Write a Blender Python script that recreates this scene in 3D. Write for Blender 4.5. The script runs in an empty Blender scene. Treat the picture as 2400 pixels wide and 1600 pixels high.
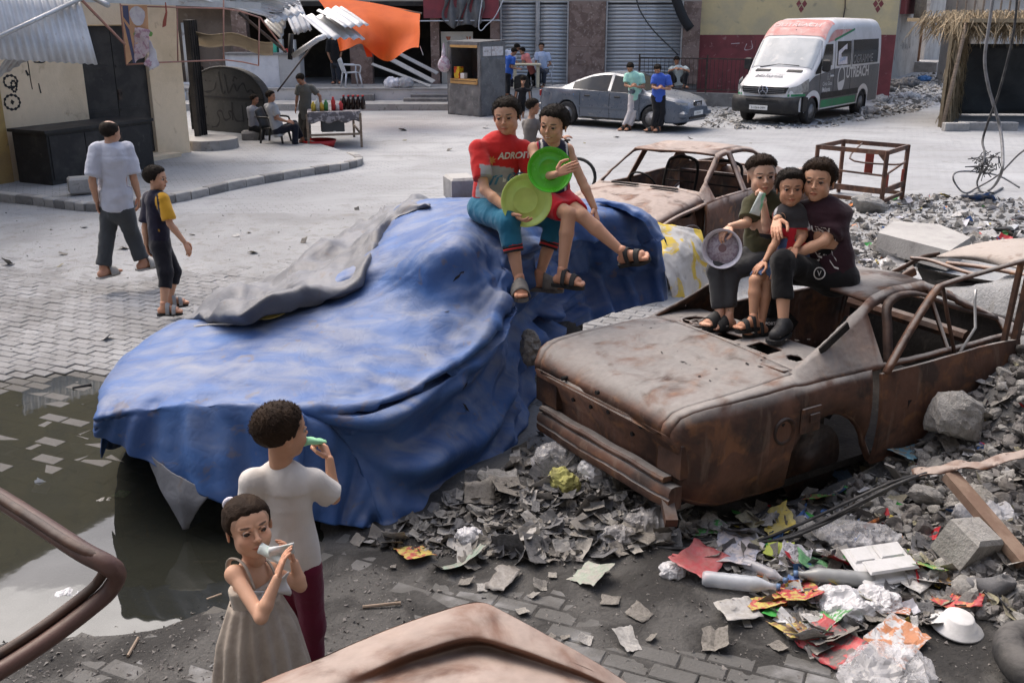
import bpy,math,random
import numpy as np
from mathutils import Vector,Matrix
scene=bpy.context.scene
random.seed(7);RNG=np.random.default_rng(7)
PI=math.pi
# ---------------------------------------------------------------- camera, sky, sun, exposure
CAM_H=2.85;CAM_T=math.radians(18.3);CAM_F=2310.0 # eye height, downward tilt, focal length in 2400-px units
cam_d=bpy.data.cameras.new('camera');cam=bpy.data.objects.new('camera',cam_d)
scene.collection.objects.link(cam);scene.camera=cam
cam.location=(0,0,CAM_H);cam.rotation_euler=(PI/2-CAM_T,0,0)
cam_d.sensor_width=36.0;cam_d.lens=36.0*CAM_F/2400.0
cam_d.clip_start=0.05;cam_d.clip_end=2000
world=bpy.data.worlds.new('World');scene.world=world;world.use_nodes=True
wn=world.node_tree.nodes;wl=world.node_tree.links
sky=wn.new('ShaderNodeTexSky');sky.sky_type='NISHITA';sky.sun_disc=False
SUN_EL=math.radians(58);SUN_AZ=math.radians(-40) # azimuth measured from +Y (straight ahead) towards +X
sky.sun_elevation=SUN_EL;sky.sun_rotation=SUN_AZ
sky.air_density=1.0;sky.dust_density=6.0;sky.ozone_density=1.0
wl.new(sky.outputs[0],wn['Background'].inputs[0]);wn['Background'].inputs[1].default_value=0.15
sun_d=bpy.data.lights.new('sun','SUN');sun_d.energy=0.8;sun_d.angle=math.radians(60);sun_d.color=(1.0,.955,.89)
sun=bpy.data.objects.new('sun',sun_d);scene.collection.objects.link(sun)
sdir=Vector((math.sin(SUN_AZ)*math.cos(SUN_EL),math.cos(SUN_AZ)*math.cos(SUN_EL),math.sin(SUN_EL)))
sun.rotation_euler=sdir.to_track_quat('Z','Y').to_euler();sun.location=(0,0,30)
vs=scene.view_settings;vs.view_transform='Standard';vs.look='None';vs.gamma=1.0;vs.use_curve_mapping=False
vs.exposure=1.0
# ---------------------------------------------------------------- geometry of the view, used only to measure places from the photograph
_fw=np.array([0,math.cos(CAM_T),-math.sin(CAM_T)]);_up=np.array([0,math.sin(CAM_T),math.cos(CAM_T)]);_C=np.array([0,0,CAM_H])
def ray(px,py):
 return _fw*CAM_F+np.array([1.,0,0])*(px-1200)+_up*(800-py)
def G(px,py,z=0.0):
 r=ray(px,py);return _C+r*((z-CAM_H)/r[2])
def A(px,py,Y):
 r=ray(px,py);return _C+r*(Y/r[1])
def proj(P):
 d=np.asarray(P,float)-_C;D=d@_fw
 return 1200+CAM_F*d[...,0]/D,800-CAM_F*(d@_up)/D
 # ---------------------------------------------------------------- noise
def _hash(ix,iy,iz,seed):
 h=(ix*374761393+iy*668265263+iz*1274126177+seed*974711)&0xffffffff
 h=((h^(h>>13))*1103515245)&0xffffffff
 h=((h^(h>>16))*2246822519)&0xffffffff
 return((h^(h>>15))&0xffffff)/float(0xffffff)
def vnoise(P,seed=0):
 P=np.asarray(P,float);I=np.floor(P).astype(np.int64);f=P-I;f=f*f*(3-2*f)
 out=0
 for dx in(0,1):
  wx=f[:,0]if dx else 1-f[:,0]
  for dy in(0,1):
   wy=f[:,1]if dy else 1-f[:,1]
   for dz in(0,1):
    wz=f[:,2]if dz else 1-f[:,2]
    out=out+wx*wy*wz*_hash(I[:,0]+dx,I[:,1]+dy,I[:,2]+dz,seed)
 return out*2-1
def fbm(P,octv=4,seed=0,gain=.5):
 P=np.asarray(P,float);a,s,o=1.,0.,0
 for i in range(octv):
  o=o+a*vnoise(P*(2.03**i)+i*17.3,seed+i);s+=a;a*=gain
 return o/s
def ridged(P,octv=3,seed=0):
 o,a,s=0,1.,0
 for i in range(octv):
  o=o+a*(1-np.abs(vnoise(np.asarray(P)*(2.1**i)+i*9.7,seed+i))*2);s+=a;a*=.5
 return o/s
 # ---------------------------------------------------------------- objects
COL=scene.collection
def tag(o,label=None,cat=None,group=None,kind=None):
 if label:o['label']=label
 if cat:o['category']=cat
 if group:o['group']=group
 if kind:o['kind']=kind
 return o
def thing(name,label,cat,loc=(0,0,0),rz=0.0,group=None,kind=None):
 o=bpy.data.objects.new(name,None);COL.objects.link(o);o.empty_display_size=.1
 o.location=[float(c)for c in loc];o.rotation_euler=(0,0,rz)
 o['_m']=0;del o['_m']
 return tag(o,label,cat,group,kind)
def mw(o):
 m=Matrix.LocRotScale(o.location,o.rotation_euler,o.scale)
 return mw(o.parent)@m if o.parent else m
def fastmesh(name,V,F,mats=(),mi=None,smooth=True,col=None):
 V=np.asarray(V,np.float32);me=bpy.data.meshes.new(name)
 if isinstance(F,np.ndarray):
  n=F.shape[1];loops=F.ravel().astype(np.int32);starts=np.arange(0,len(loops),n,dtype=np.int32);tot=np.full(len(F),n,np.int32)
 else:
  tot=np.array([len(f)for f in F],np.int32);starts=np.concatenate([[0],np.cumsum(tot)[:-1]]).astype(np.int32)if len(F)else np.zeros(0,np.int32)
  loops=np.array([i for f in F for i in f],np.int32)
 me.vertices.add(len(V));me.vertices.foreach_set('co',V.ravel())
 me.loops.add(len(loops));me.loops.foreach_set('vertex_index',loops)
 me.polygons.add(len(tot));me.polygons.foreach_set('loop_start',starts)
 if mi is not None:me.polygons.foreach_set('material_index',np.asarray(mi,np.int32))
 me.polygons.foreach_set('use_smooth',np.full(len(tot),bool(smooth)))
 for m in mats:me.materials.append(m)
 me.update(calc_edges=True);me.validate()
 if col is not None:
  at=me.color_attributes.new('Col','FLOAT_COLOR','POINT')
  c4=np.ones((len(V),4),np.float32);c4[:,:3]=col;at.data.foreach_set('color',c4.ravel())
 return me
def link(name,me,parent=None,world=False,loc=None):
 """one object from a mesh; world=True: its vertices are in world space and get moved into the parent's space"""
 o=bpy.data.objects.new(name,me);COL.objects.link(o)
 if parent:
  o.parent=parent
  if world:me.transform(mw(parent).inverted())
 elif world:
  n=len(me.vertices);co=np.zeros(n*3,np.float32);me.vertices.foreach_get('co',co);co=co.reshape(-1,3)
  c=np.array([(co[:,0].min()+co[:,0].max())/2,(co[:,1].min()+co[:,1].max())/2,co[:,2].min()])
  me.transform(Matrix.Translation(-Vector(c.tolist())));o.location=c.tolist()
 if loc is not None:o.location=[float(c)for c in loc]
 return o
def copy_tree(o,parent=None):
 c=o.copy();COL.objects.link(c);c.parent=parent
 for ch in list(o.children):copy_tree(ch,c)
 return c
class MB:
 """collects polygons of one mesh"""
 def __init__(s):s.v=[];s.f=[];s.mi=[];s.m=0
 def add(s,V,F):
  n=len(s.v);s.v.extend([tuple(map(float,v))for v in V]);s.f.extend([tuple(int(i)+n for i in f)for f in F]);s.mi.extend([s.m]*len(F));return s
 def box(s,c,size,rz=0,M=None,bev=0.0):
  hx,hy,hz=[x/2 for x in size]
  b=min(bev,hx*.9,hy*.9,hz*.9)
  if b>0:
   V=[]
   for z,k in((-hz,b),(-hz+b,0),(hz-b,0),(hz,b)):
    for x,y in((-hx+k,-hy+k+0),(hx-k,-hy+k),(hx-k,hy-k),(-hx+k,hy-k)):V.append((x,y,z))
   F=[(3,2,1,0),(12,13,14,15)]
   for r in range(3):
    for i in range(4):F.append((r*4+i,r*4+(i+1)%4,r*4+4+(i+1)%4,r*4+4+i))
  else:
   V=[(x*hx,y*hy,z*hz)for z in(-1,1)for x,y in((-1,-1),(1,-1),(1,1),(-1,1))]
   F=[(3,2,1,0),(4,5,6,7),(0,1,5,4),(1,2,6,5),(2,3,7,6),(3,0,4,7)]
  R=M if M is not None else Matrix.Rotation(rz,3,'Z')
  V=[R@Vector(v)+Vector([float(q)for q in c])for v in V]
  return s.add(V,F)
 def beam(s,a,b,w,h,up=(0,0,1)):
  a=Vector([float(q)for q in a]);b=Vector([float(q)for q in b]);d=(b-a);L=d.length;d.normalize();u=Vector(up)
  x=d.cross(u)
  if x.length<1e-4:x=d.cross(Vector((1,0,0)))
  x.normalize();u=x.cross(d)
  M=Matrix((x,d,u)).transposed()
  return s.box((a+b)/2,(w,L,h),M=M)
 def loft(s,rings,close=True,cap0=True,cap1=True):
  n=len(rings[0]);V=[p for r in rings for p in r];F=[]
  for i in range(len(rings)-1):
   for j in range(n if close else n-1):
    k=(j+1)%n;F.append((i*n+j,i*n+k,(i+1)*n+k,(i+1)*n+j))
  if close and cap0:F.append(tuple(range(n-1,-1,-1)))
  if close and cap1:F.append(tuple((len(rings)-1)*n+j for j in range(n)))
  return s.add(V,F)
 def tube(s,pts,r,n=8,cap=True,flat=1.0):
  P=[np.array(p,float)for p in pts];rr=r if hasattr(r,'__len__')else[r]*len(P)
  rings=[];u=None
  for i,p in enumerate(P):
   d=P[min(i+1,len(P)-1)]-P[max(i-1,0)];d=d/(np.linalg.norm(d)+1e-9)
   if u is None:
    u=np.cross(d,(0,0,1.))if abs(d[2])<.9 else np.cross(d,(1.,0,0))
   u=u-d*(u@d);u=u/(np.linalg.norm(u)+1e-9);w=np.cross(d,u)
   rings.append([p+rr[i]*(math.cos(a)*u+flat*math.sin(a)*w)for a in[2*PI*k/n for k in range(n)]])
  return s.loft(rings,True,cap,cap)
 def cyl(s,a,b,r,n=16,r2=None):return s.tube([a,b],[r,r if r2 is None else r2],n)
 def ring(s,c,axis,R,r,n=24,m=8,flat=1.0):
  ax=Vector(axis).normalized();q=ax.to_track_quat('Z','Y').to_matrix();V=[];F=[];c=Vector([float(x)for x in c])
  for i in range(n):
   a=2*PI*i/n
   for j in range(m):
    t=2*PI*j/m;V.append(c+q@Vector(((R+r*math.cos(t))*math.cos(a),(R+r*math.cos(t))*math.sin(a),r*flat*math.sin(t))))
  for i in range(n):
   for j in range(m):F.append((i*m+j,((i+1)%n)*m+j,((i+1)%n)*m+(j+1)%m,i*m+(j+1)%m))
  return s.add(V,F)
 def lathe(s,prof,c=(0,0,0),axis=(0,0,1),n=24,cap=True):
  ax=Vector(axis).normalized();q=ax.to_track_quat('Z','Y').to_matrix();c=Vector([float(x)for x in c])
  rings=[[c+q@Vector((r*math.cos(2*PI*k/n),r*math.sin(2*PI*k/n),z))for k in range(n)]for r,z in prof]
  return s.loft(rings,True,cap and prof[0][0]>1e-4,cap and prof[-1][0]>1e-4)
 def sheet(s,grid,th=0.0):
  """grid[i][j] of points; th: thickness along the local normal"""
  g=np.array(grid,float);n,m=g.shape[:2]
  F=[(i*m+j,i*m+j+1,(i+1)*m+j+1,(i+1)*m+j)for i in range(n-1)for j in range(m-1)]
  if th<=0:return s.add(g.reshape(-1,3),F)
  du=np.gradient(g,axis=0);dv=np.gradient(g,axis=1);N=np.cross(du,dv);N/=(np.linalg.norm(N,axis=2,keepdims=True)+1e-9)
  b=g-N*th;k=n*m;V=np.concatenate([g.reshape(-1,3),b.reshape(-1,3)])
  F2=list(F)+[tuple(i+k for i in reversed(f))for f in F]
  bd=[(0,j)for j in range(m)]+[(i,m-1)for i in range(1,n)]+[(n-1,j)for j in range(m-2,-1,-1)]+[(i,0)for i in range(n-2,0,-1)]
  bi=[i*m+j for i,j in bd]
  for q in range(len(bi)):
   a,c=bi[q],bi[(q+1)%len(bi)];F2.append((c,a,a+k,c+k))
  return s.add(V,F2)
 def prism(s,poly,frame,d0,d1):
  """2-D outline (x,z) in frame=(origin, ex, ez, en), extruded from d0 to d1 along en"""
  o,ex,ez,en=[np.array(q,float)for q in frame];n=len(poly)
  V=[o+ex*x+ez*z+en*d for d in(d0,d1)for x,z in poly]
  F=[tuple(range(n)),tuple(range(2*n-1,n-1,-1))]+[(i,i+n,(i+1)%n+n,(i+1)%n)for i in range(n)]
  return s.add(V,F)
 def build(s,name,mat,parent=None,world=False,smooth=False,label=None,cat=None,group=None,kind=None,auto=None):
  mats=mat if isinstance(mat,(list,tuple))else[mat]
  me=fastmesh(name,s.v,s.f,mats,s.mi,smooth or auto is not None)
  if auto is not None:me.set_sharp_from_angle(angle=math.radians(auto))
  o=link(name,me,parent,world)
  return tag(o,label,cat,group,kind)
def unit(v):v=np.asarray(v,float);return v/(np.linalg.norm(v)+1e-12)
def catmull(P,n):
 """sample a Catmull-Rom curve through P at n points"""
 P=np.asarray(P,float);m=len(P);t=np.linspace(0,m-1,n);i=np.clip(np.floor(t).astype(int),0,m-2);f=(t-i).reshape(-1,*([1]*(P.ndim-1)))
 p0=P[np.clip(i-1,0,m-1)];p1=P[i];p2=P[i+1];p3=P[np.clip(i+2,0,m-1)]
 return .5*((2*p1)+(-p0+p2)*f+(2*p0-5*p1+4*p2-p3)*f**2+(-p0+3*p1-3*p2+p3)*f**3)
def patch(ctrl,nu,nv):
 g=np.asarray(ctrl,float);g=catmull(g,nu);return np.swapaxes(catmull(np.swapaxes(g,0,1),nv),0,1)
def vnormals(V,F):
 N=np.zeros_like(V)
 a,b,c=V[F[:,0]],V[F[:,1]],V[F[:,2]];n=np.cross(b-a,c-a)
 for k in range(F.shape[1]):np.add.at(N,F[:,k],n)
 return N/(np.linalg.norm(N,axis=1,keepdims=True)+1e-12)
 # ---------------------------------------------------------------- implicit surfaces (bodies, clothes, stones)
class SDF:
 def __init__(s,vox,k=.02):s.p=[];s.vox=vox;s.k=k
 def cap(s,a,b,r1,r2=None,k=None,flat=None,ratio=1.0,sub=False):
  s.p.append(('c',np.array(a,float),np.array(b,float),r1,r1 if r2 is None else r2,s.k if k is None else k,None if flat is None else np.array(flat,float),ratio,sub));return s
 def chain(s,pts,rs,k=None,flat=None,ratio=1.0):
  for i in range(len(pts)-1):s.cap(pts[i],pts[i+1],rs[i],rs[i+1],k,flat,ratio)
  return s
 def ell(s,c,rad,R=None,k=None,sub=False):
  s.p.append(('e',np.array(c,float),np.array(rad,float),np.eye(3)if R is None else np.array(R,float),s.k if k is None else k,sub));return s
 def mesh(s,post=None):
  lo=np.full(3,1e9);hi=-lo;bbs=[]
  for p in s.p:
   if p[0]=='c':
    e=max(p[3],p[4])*max(1,p[7]);l=np.minimum(p[1],p[2])-e;h=np.maximum(p[1],p[2])+e;k,sub=p[5],p[8]
   else:
    e=(np.abs(p[3]).T@p[2])if True else 0;l=p[1]-e;h=p[1]+e;k,sub=p[4],p[5]
   m=k+2.5*s.vox;bbs.append((l-m,h+m))
   if not sub:lo=np.minimum(lo,l);hi=np.maximum(hi,h)
  v=s.vox;lo=lo-3*v;n=np.ceil((hi+3*v-lo)/v).astype(int)+1
  D=np.full(tuple(n),9.0,np.float32)
  ax=[lo[i]+v*np.arange(n[i])for i in range(3)]
  for p,(l,h)in zip(s.p,bbs):
   i0=np.clip(np.floor((l-lo)/v).astype(int),0,n);i1=np.clip(np.ceil((h-lo)/v).astype(int)+1,0,n)
   if np.any(i1<=i0):continue
   sl=tuple(slice(a,b)for a,b in zip(i0,i1))
   X=ax[0][sl[0]][:,None,None];Y=ax[1][sl[1]][None,:,None];Z=ax[2][sl[2]][None,None,:]
   if p[0]=='c':
    a,b,r1,r2,k,fl,ra,sub=p[1:];ba=b-a;L2=ba@ba+1e-12
    dx,dy,dz=X-a[0],Y-a[1],Z-a[2]
    t=np.clip((dx*ba[0]+dy*ba[1]+dz*ba[2])/L2,0,1)
    dx,dy,dz=dx-t*ba[0],dy-t*ba[1],dz-t*ba[2]
    q2=dx*dx+dy*dy+dz*dz
    if fl is not None:
     q=dx*fl[0]+dy*fl[1]+dz*fl[2];q2=q2+q*q*(1/(ra*ra)-1)
    d=np.sqrt(np.maximum(q2,0))-(r1+(r2-r1)*t)
   else:
    c,rad,R,k,sub=p[1:];dx,dy,dz=X-c[0],Y-c[1],Z-c[2];q2=0
    for i in range(3):q2=q2+((dx*R[i,0]+dy*R[i,1]+dz*R[i,2])/rad[i])**2
    d=(np.sqrt(q2)-1)*rad.min()
   o=D[sl]
   if sub:
    d=-d;hh=np.clip(.5-.5*(o-d)/max(k,1e-6),0,1)if k>0 else(d>o).astype(np.float32)
    D[sl]=np.where(o>5,o,o*(1-hh)+d*hh+max(k,0)*hh*(1-hh))
   else:
    hh=np.clip(.5+.5*(o-d)/max(k,1e-6),0,1)
    D[sl]=o*(1-hh)+d*hh-k*hh*(1-hh)
  if post is not None:D=post(D,*ax)
  return surface_nets(D,lo,v)
def surface_nets(D,lo,v):
 S=D<0
 c=S[:-1,:-1,:-1];cnt=np.zeros(c.shape,np.int8)
 for i in(0,1):
  for j in(0,1):
   for k in(0,1):cnt+=S[i:S.shape[0]-1+i,j:S.shape[1]-1+j,k:S.shape[2]-1+k]
 act=(cnt>0)&(cnt<8);idx=np.argwhere(act)
 if len(idx)==0:return np.zeros((0,3)),np.zeros((0,4),int)
 ID=np.full(act.shape,-1,np.int32);ID[act]=np.arange(len(idx))
 pos=np.zeros((len(idx),3));w=np.zeros(len(idx));x,y,z=idx.T
 cor=[(0,0,0),(1,0,0),(0,1,0),(1,1,0),(0,0,1),(1,0,1),(0,1,1),(1,1,1)]
 val=[D[x+a,y+b,z+cc]for a,b,cc in cor]
 for a in range(8):
  for bit in(1,2,4):
   if a&bit:continue
   b=a|bit;m=(val[a]<0)!=(val[b]<0)
   if not m.any():continue
   t=val[a][m]/(val[a][m]-val[b][m]);pa=np.array(cor[a],float);pb=np.array(cor[b],float)
   pos[m]+=pa+(pb-pa)*t[:,None];w[m]+=1
 V=lo+v*(idx+pos/w[:,None]);F=[]
 for ax_ in range(3):
  s1=[slice(None)]*3;s2=[slice(None)]*3;s1[ax_]=slice(0,-1);s2[ax_]=slice(1,None)
  a=S[tuple(s1)];b=S[tuple(s2)];e=np.argwhere(a!=b)
  if len(e)==0:continue
  o1,o2=[(1,2),(2,0),(0,1)][ax_]
  ok=(e[:,o1]>0)&(e[:,o2]>0)&(e[:,o1]<ID.shape[o1])&(e[:,o2]<ID.shape[o2]);e=e[ok];q=[]
  for d1,d2 in((-1,-1),(0,-1),(0,0),(-1,0)):
   g=e.copy();g[:,o1]+=d1;g[:,o2]+=d2;q.append(ID[g[:,0],g[:,1],g[:,2]])
  q=np.stack(q,1);ins=a[e[:,0],e[:,1],e[:,2]]
  q[~ins]=q[~ins][:,::-1];F.append(q[(q>=0).all(1)])
 return V,np.concatenate(F)
def relax(V,F,it=2,f=.5):
 for _ in range(it):
  S_=np.zeros_like(V);c=np.zeros(len(V))
  for k in range(4):
   a,b=F[:,k],F[:,(k+1)%4];np.add.at(S_,a,V[b]);np.add.at(c,a,1);np.add.at(S_,b,V[a]);np.add.at(c,b,1)
  V=V*(1-f)+f*S_/np.maximum(c,1)[:,None]
 return V
 # ---------------------------------------------------------------- materials
MATS={}
def lin(*c):
 """sRGB 0-255 -> linear"""
 return tuple(((x/255)/12.92 if x/255<=.04045 else((x/255+.055)/1.055)**2.4)for x in c)
def _nt(name):
 m=bpy.data.materials.new(name);m.use_nodes=True;nt=m.node_tree
 return m,nt.nodes,nt.links,nt.nodes['Principled BSDF']
def _noise(N,L,co,scale,det=5,dist=0.0,rough=.55):
 n=N.new('ShaderNodeTexNoise');n.inputs['Scale'].default_value=scale;n.inputs['Detail'].default_value=det;n.inputs['Distortion'].default_value=dist;n.inputs['Roughness'].default_value=rough
 L.new(co,n.inputs['Vector']);return n.outputs['Fac']
def _ramp(N,L,f,a,b):
 r=N.new('ShaderNodeMapRange');r.interpolation_type='SMOOTHSTEP';r.inputs['From Min'].default_value=a;r.inputs['From Max'].default_value=b
 L.new(f,r.inputs['Value']);return r.outputs['Result']
def _mix(N,L,f,a,b):
 x=N.new('ShaderNodeMix');x.data_type='RGBA'
 for s_,v in((x.inputs[6],a),(x.inputs[7],b)):
  if hasattr(v,'is_output'):L.new(v,s_)
  else:s_.default_value=(*v[:3],1)
 if hasattr(f,'is_output'):L.new(f,x.inputs[0])
 else:x.inputs[0].default_value=f
 return x.outputs[2]
def _math(N,L,op,a,b=None):
 x=N.new('ShaderNodeMath');x.operation=op
 for i,v in enumerate((a,b)):
  if v is None:continue
  if hasattr(v,'is_output'):L.new(v,x.inputs[i])
  else:x.inputs[i].default_value=v
 return x.outputs[0]
def mat(name,c1,c2=None,c3=None,scale=4.,rough=.85,metal=0.,bump=.15,bscale=40.,spec=.3,dust=None,dustamt=.5,t2=(.42,.62),t3=(.58,.72),world=False,stretch=None,attr=False,sheen=0.,rvar=.1,sub=0.):
 """c1 with soft blotches of c2 and sparser patches of c3; dust settles on what faces up"""
 if name in MATS:return MATS[name]
 m,N,L,B=_nt(name)
 if world:
  co=N.new('ShaderNodeNewGeometry').outputs['Position']
 else:co=N.new('ShaderNodeTexCoord').outputs['Object']
 if stretch:
  mp=N.new('ShaderNodeMapping');mp.inputs['Scale'].default_value=stretch;L.new(co,mp.inputs[0]);co=mp.outputs[0]
 col=c1
 if attr:
  a=N.new('ShaderNodeVertexColor');a.layer_name='Col';col=a.outputs[0]
 if c2 is not None:col=_mix(N,L,_ramp(N,L,_noise(N,L,co,scale,6,.3),*t2),col,c2)
 if c3 is not None:col=_mix(N,L,_ramp(N,L,_noise(N,L,co,scale*3.1,6,.6),*t3),col,c3)
 f=_noise(N,L,co,scale*9,3)
 col=_mix(N,L,_math(N,L,'MULTIPLY',f,.22),col,tuple(x*.45 for x in c1)if not attr else(.1,.06,.04))if not attr else col
 if dust is not None:
  g=N.new('ShaderNodeNewGeometry');sp=N.new('ShaderNodeSeparateXYZ');L.new(g.outputs['Normal'],sp.inputs[0])
  up=_ramp(N,L,sp.outputs[2],.15,.85);dn=_ramp(N,L,_noise(N,L,co,scale*1.7,6,.4),.25,.6)
  col=_mix(N,L,_math(N,L,'MULTIPLY',_math(N,L,'MULTIPLY',up,dn),dustamt),col,dust)
 if hasattr(col,'is_output'):L.new(col,B.inputs['Base Color'])
 else:B.inputs['Base Color'].default_value=(*col,1)
 B.inputs['Roughness'].default_value=rough;B.inputs['Metallic'].default_value=metal;B.inputs['Specular IOR Level'].default_value=spec
 if rvar:
  rr=N.new('ShaderNodeMapRange');rr.inputs['To Min'].default_value=max(0,rough-rvar);rr.inputs['To Max'].default_value=min(1,rough+rvar);L.new(f,rr.inputs['Value']);L.new(rr.outputs[0],B.inputs['Roughness'])
 if sheen:B.inputs['Sheen Weight'].default_value=sheen
 if sub:
  B.inputs['Subsurface Weight'].default_value=sub;B.inputs['Subsurface Radius'].default_value=(.012,.005,.003);B.inputs['Subsurface Scale'].default_value=1.0
 if bump:
  b=N.new('ShaderNodeBump');b.inputs['Strength'].default_value=bump;b.inputs['Distance'].default_value=.02
  L.new(_noise(N,L,co,bscale,6),b.inputs['Height']);L.new(b.outputs[0],B.inputs['Normal'])
 MATS[name]=m;return m
def rust(name,tone=1.0,ash=.75,dark=.5,seed=0.,orange=.6,ashc=(.235,.225,.215)):
 if name in MATS:return MATS[name]
 m,N,L,B=_nt(name);tc=N.new('ShaderNodeTexCoord').outputs['Object']
 mp=N.new('ShaderNodeMapping');mp.inputs['Location'].default_value=(seed,seed*1.7,seed*.3);L.new(tc,mp.inputs[0]);co=mp.outputs[0]
 c=tuple(x*tone for x in(.135,.068,.045))
 col=_mix(N,L,_ramp(N,L,_noise(N,L,co,2.6,8,.5),.40,.62),c,tuple(x*tone for x in(.06,.034,.026)))
 col=_mix(N,L,_math(N,L,'MULTIPLY',_ramp(N,L,_noise(N,L,co,5.5,8,.8),.52,.68),orange),col,tuple(x*tone for x in(.27,.125,.055)))
 col=_mix(N,L,_math(N,L,'MULTIPLY',_ramp(N,L,_noise(N,L,co,3.7,7,.2),.55,.66),dark),col,(.028,.023,.021))
 mp2=N.new('ShaderNodeMapping');mp2.inputs['Scale'].default_value=(9,9,1.2);L.new(co,mp2.inputs[0])
 col=_mix(N,L,_math(N,L,'MULTIPLY',_ramp(N,L,_noise(N,L,mp2.outputs[0],1.6,5,.3),.55,.72),.45),col,tuple(x*tone for x in(.20,.145,.11)))
 g=N.new('ShaderNodeNewGeometry');sp=N.new('ShaderNodeSeparateXYZ');L.new(g.outputs['Normal'],sp.inputs[0])
 up=_ramp(N,L,sp.outputs[2],.35,.92);dn=_ramp(N,L,_noise(N,L,co,4.2,8,.5),.28,.52)
 fac=_math(N,L,'MULTIPLY',_math(N,L,'MULTIPLY',up,dn),ash)
 ashn=_mix(N,L,_noise(N,L,co,22,6),tuple(x*.72 for x in ashc),tuple(min(1,x*1.22)for x in ashc))
 col=_mix(N,L,fac,col,ashn);L.new(col,B.inputs['Base Color'])
 B.inputs['Roughness'].default_value=.78;B.inputs['Specular IOR Level'].default_value=.35;B.inputs['Metallic'].default_value=.0
 rr=N.new('ShaderNodeMapRange');rr.inputs['To Min'].default_value=.55;rr.inputs['To Max'].default_value=.95;L.new(_noise(N,L,co,14,4),rr.inputs['Value']);L.new(rr.outputs[0],B.inputs['Roughness'])
 b=N.new('ShaderNodeBump');b.inputs['Strength'].default_value=.35;b.inputs['Distance'].default_value=.008;L.new(_noise(N,L,co,28,8,.3),b.inputs['Height'])
 b2=N.new('ShaderNodeBump');b2.inputs['Strength'].default_value=.5;b2.inputs['Distance'].default_value=.03;L.new(_noise(N,L,co,5,3),b2.inputs['Height']);L.new(b.outputs[0],b2.inputs['Normal']);L.new(b2.outputs[0],B.inputs['Normal'])
 MATS[name]=m;return m
def glass(name,tint=(.02,.025,.03),rough=.05,alpha=.85):
 if name in MATS:return MATS[name]
 m,N,L,B=_nt(name);B.inputs['Base Color'].default_value=(*tint,1);B.inputs['Roughness'].default_value=rough;B.inputs['Specular IOR Level'].default_value=.6;B.inputs['Alpha'].default_value=alpha
 MATS[name]=m;return m
def film(name,tint=(.75,.75,.77),alpha=.45,rough=.25):
 """thin crumpled plastic"""
 if name in MATS:return MATS[name]
 m,N,L,B=_nt(name);co=N.new('ShaderNodeTexCoord').outputs['Object']
 B.inputs['Base Color'].default_value=(*tint,1);B.inputs['Roughness'].default_value=rough;B.inputs['Specular IOR Level'].default_value=.6
 r=N.new('ShaderNodeMapRange');r.inputs['To Min'].default_value=max(0,alpha-.25);r.inputs['To Max'].default_value=min(1,alpha+.3);L.new(_noise(N,L,co,9,5),r.inputs['Value']);L.new(r.outputs[0],B.inputs['Alpha'])
 MATS[name]=m;return m
def plain(name,c,rough=.6,spec=.4,metal=0.,bump=0.):return mat(name,c,None,None,rough=rough,spec=spec,metal=metal,bump=bump,rvar=.05)
dustc=(.36,.345,.33)
# ---------------------------------------------------------------- street, pavers, dirt, puddle
def sstep(x,a,b):
 t=np.clip((x-a)/(b-a),0,1);return t*t*(3-2*t)
def basin(x,y):
 """the sunken, broken part of the paving that holds the puddle (metres below street level)"""
 p=np.stack([x*1.3,y*1.3,x*0],-1).reshape(-1,3);n=fbm(p,3,5).reshape(np.shape(x))
 e1=((x+2.75)/2.05)**2+((y-5.0)/1.25)**2;e2=((x+3.4)/1.9)**2+((y-6.6)/1.5)**2;e3=((x+1.55)/.6)**2+((y-4.75)/.42)**2
 d1=np.clip(1.0-e1+n*.35,0,1);d2=np.clip(1.0-e2+n*.5,0,1);d3=np.clip(1-e3+n*.3,0,1)
 return np.maximum(np.maximum(.075*sstep(d1,0,.6),.0185*sstep(d2,0,.5)),.05*sstep(d3,0,.6))
WATER_Z=-.017
def heap(x,y):
 """loose rubble and rubbish piled round the wrecks on the right"""
 p=np.stack([x*.9,y*.9,x*0],-1).reshape(-1,3);n=fbm(p,4,11).reshape(np.shape(x));n2=fbm(p*5,3,12).reshape(np.shape(x))
 a=.90*sstep(x+.05*(y-6),1.75,3.8)*sstep(y,3.5,6.0)*(1-sstep(y,7.4,9.6))
 b=.17*np.exp(-(((x-4.7)/1.5)**2+((y-10.2)/1.9)**2))
 c=.20*np.exp(-(((x-1.0)/1.35)**2+((y-5.55)/.62)**2))+.12*np.exp(-(((x-2.3)/1.2)**2+((y-4.55)/.55)**2))
 w=np.clip((a+b+c)/.15,0,1)
 cu=((x-.477)*.848+(y-5.375)*.530)/.95;cv=(-(x-.477)*.530+(y-5.375)*.848)/.95 # hollow where the burnt saloon stands
 return np.maximum(0,(a+b+c)*(1+.45*n)+w*.035*n2)*(1-.8*sstep(cu,.2,.6)*(1-sstep(cu,3.9,4.3))*(1-sstep(np.abs(cv),.66,.80)))
def tone_street():pass
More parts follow.
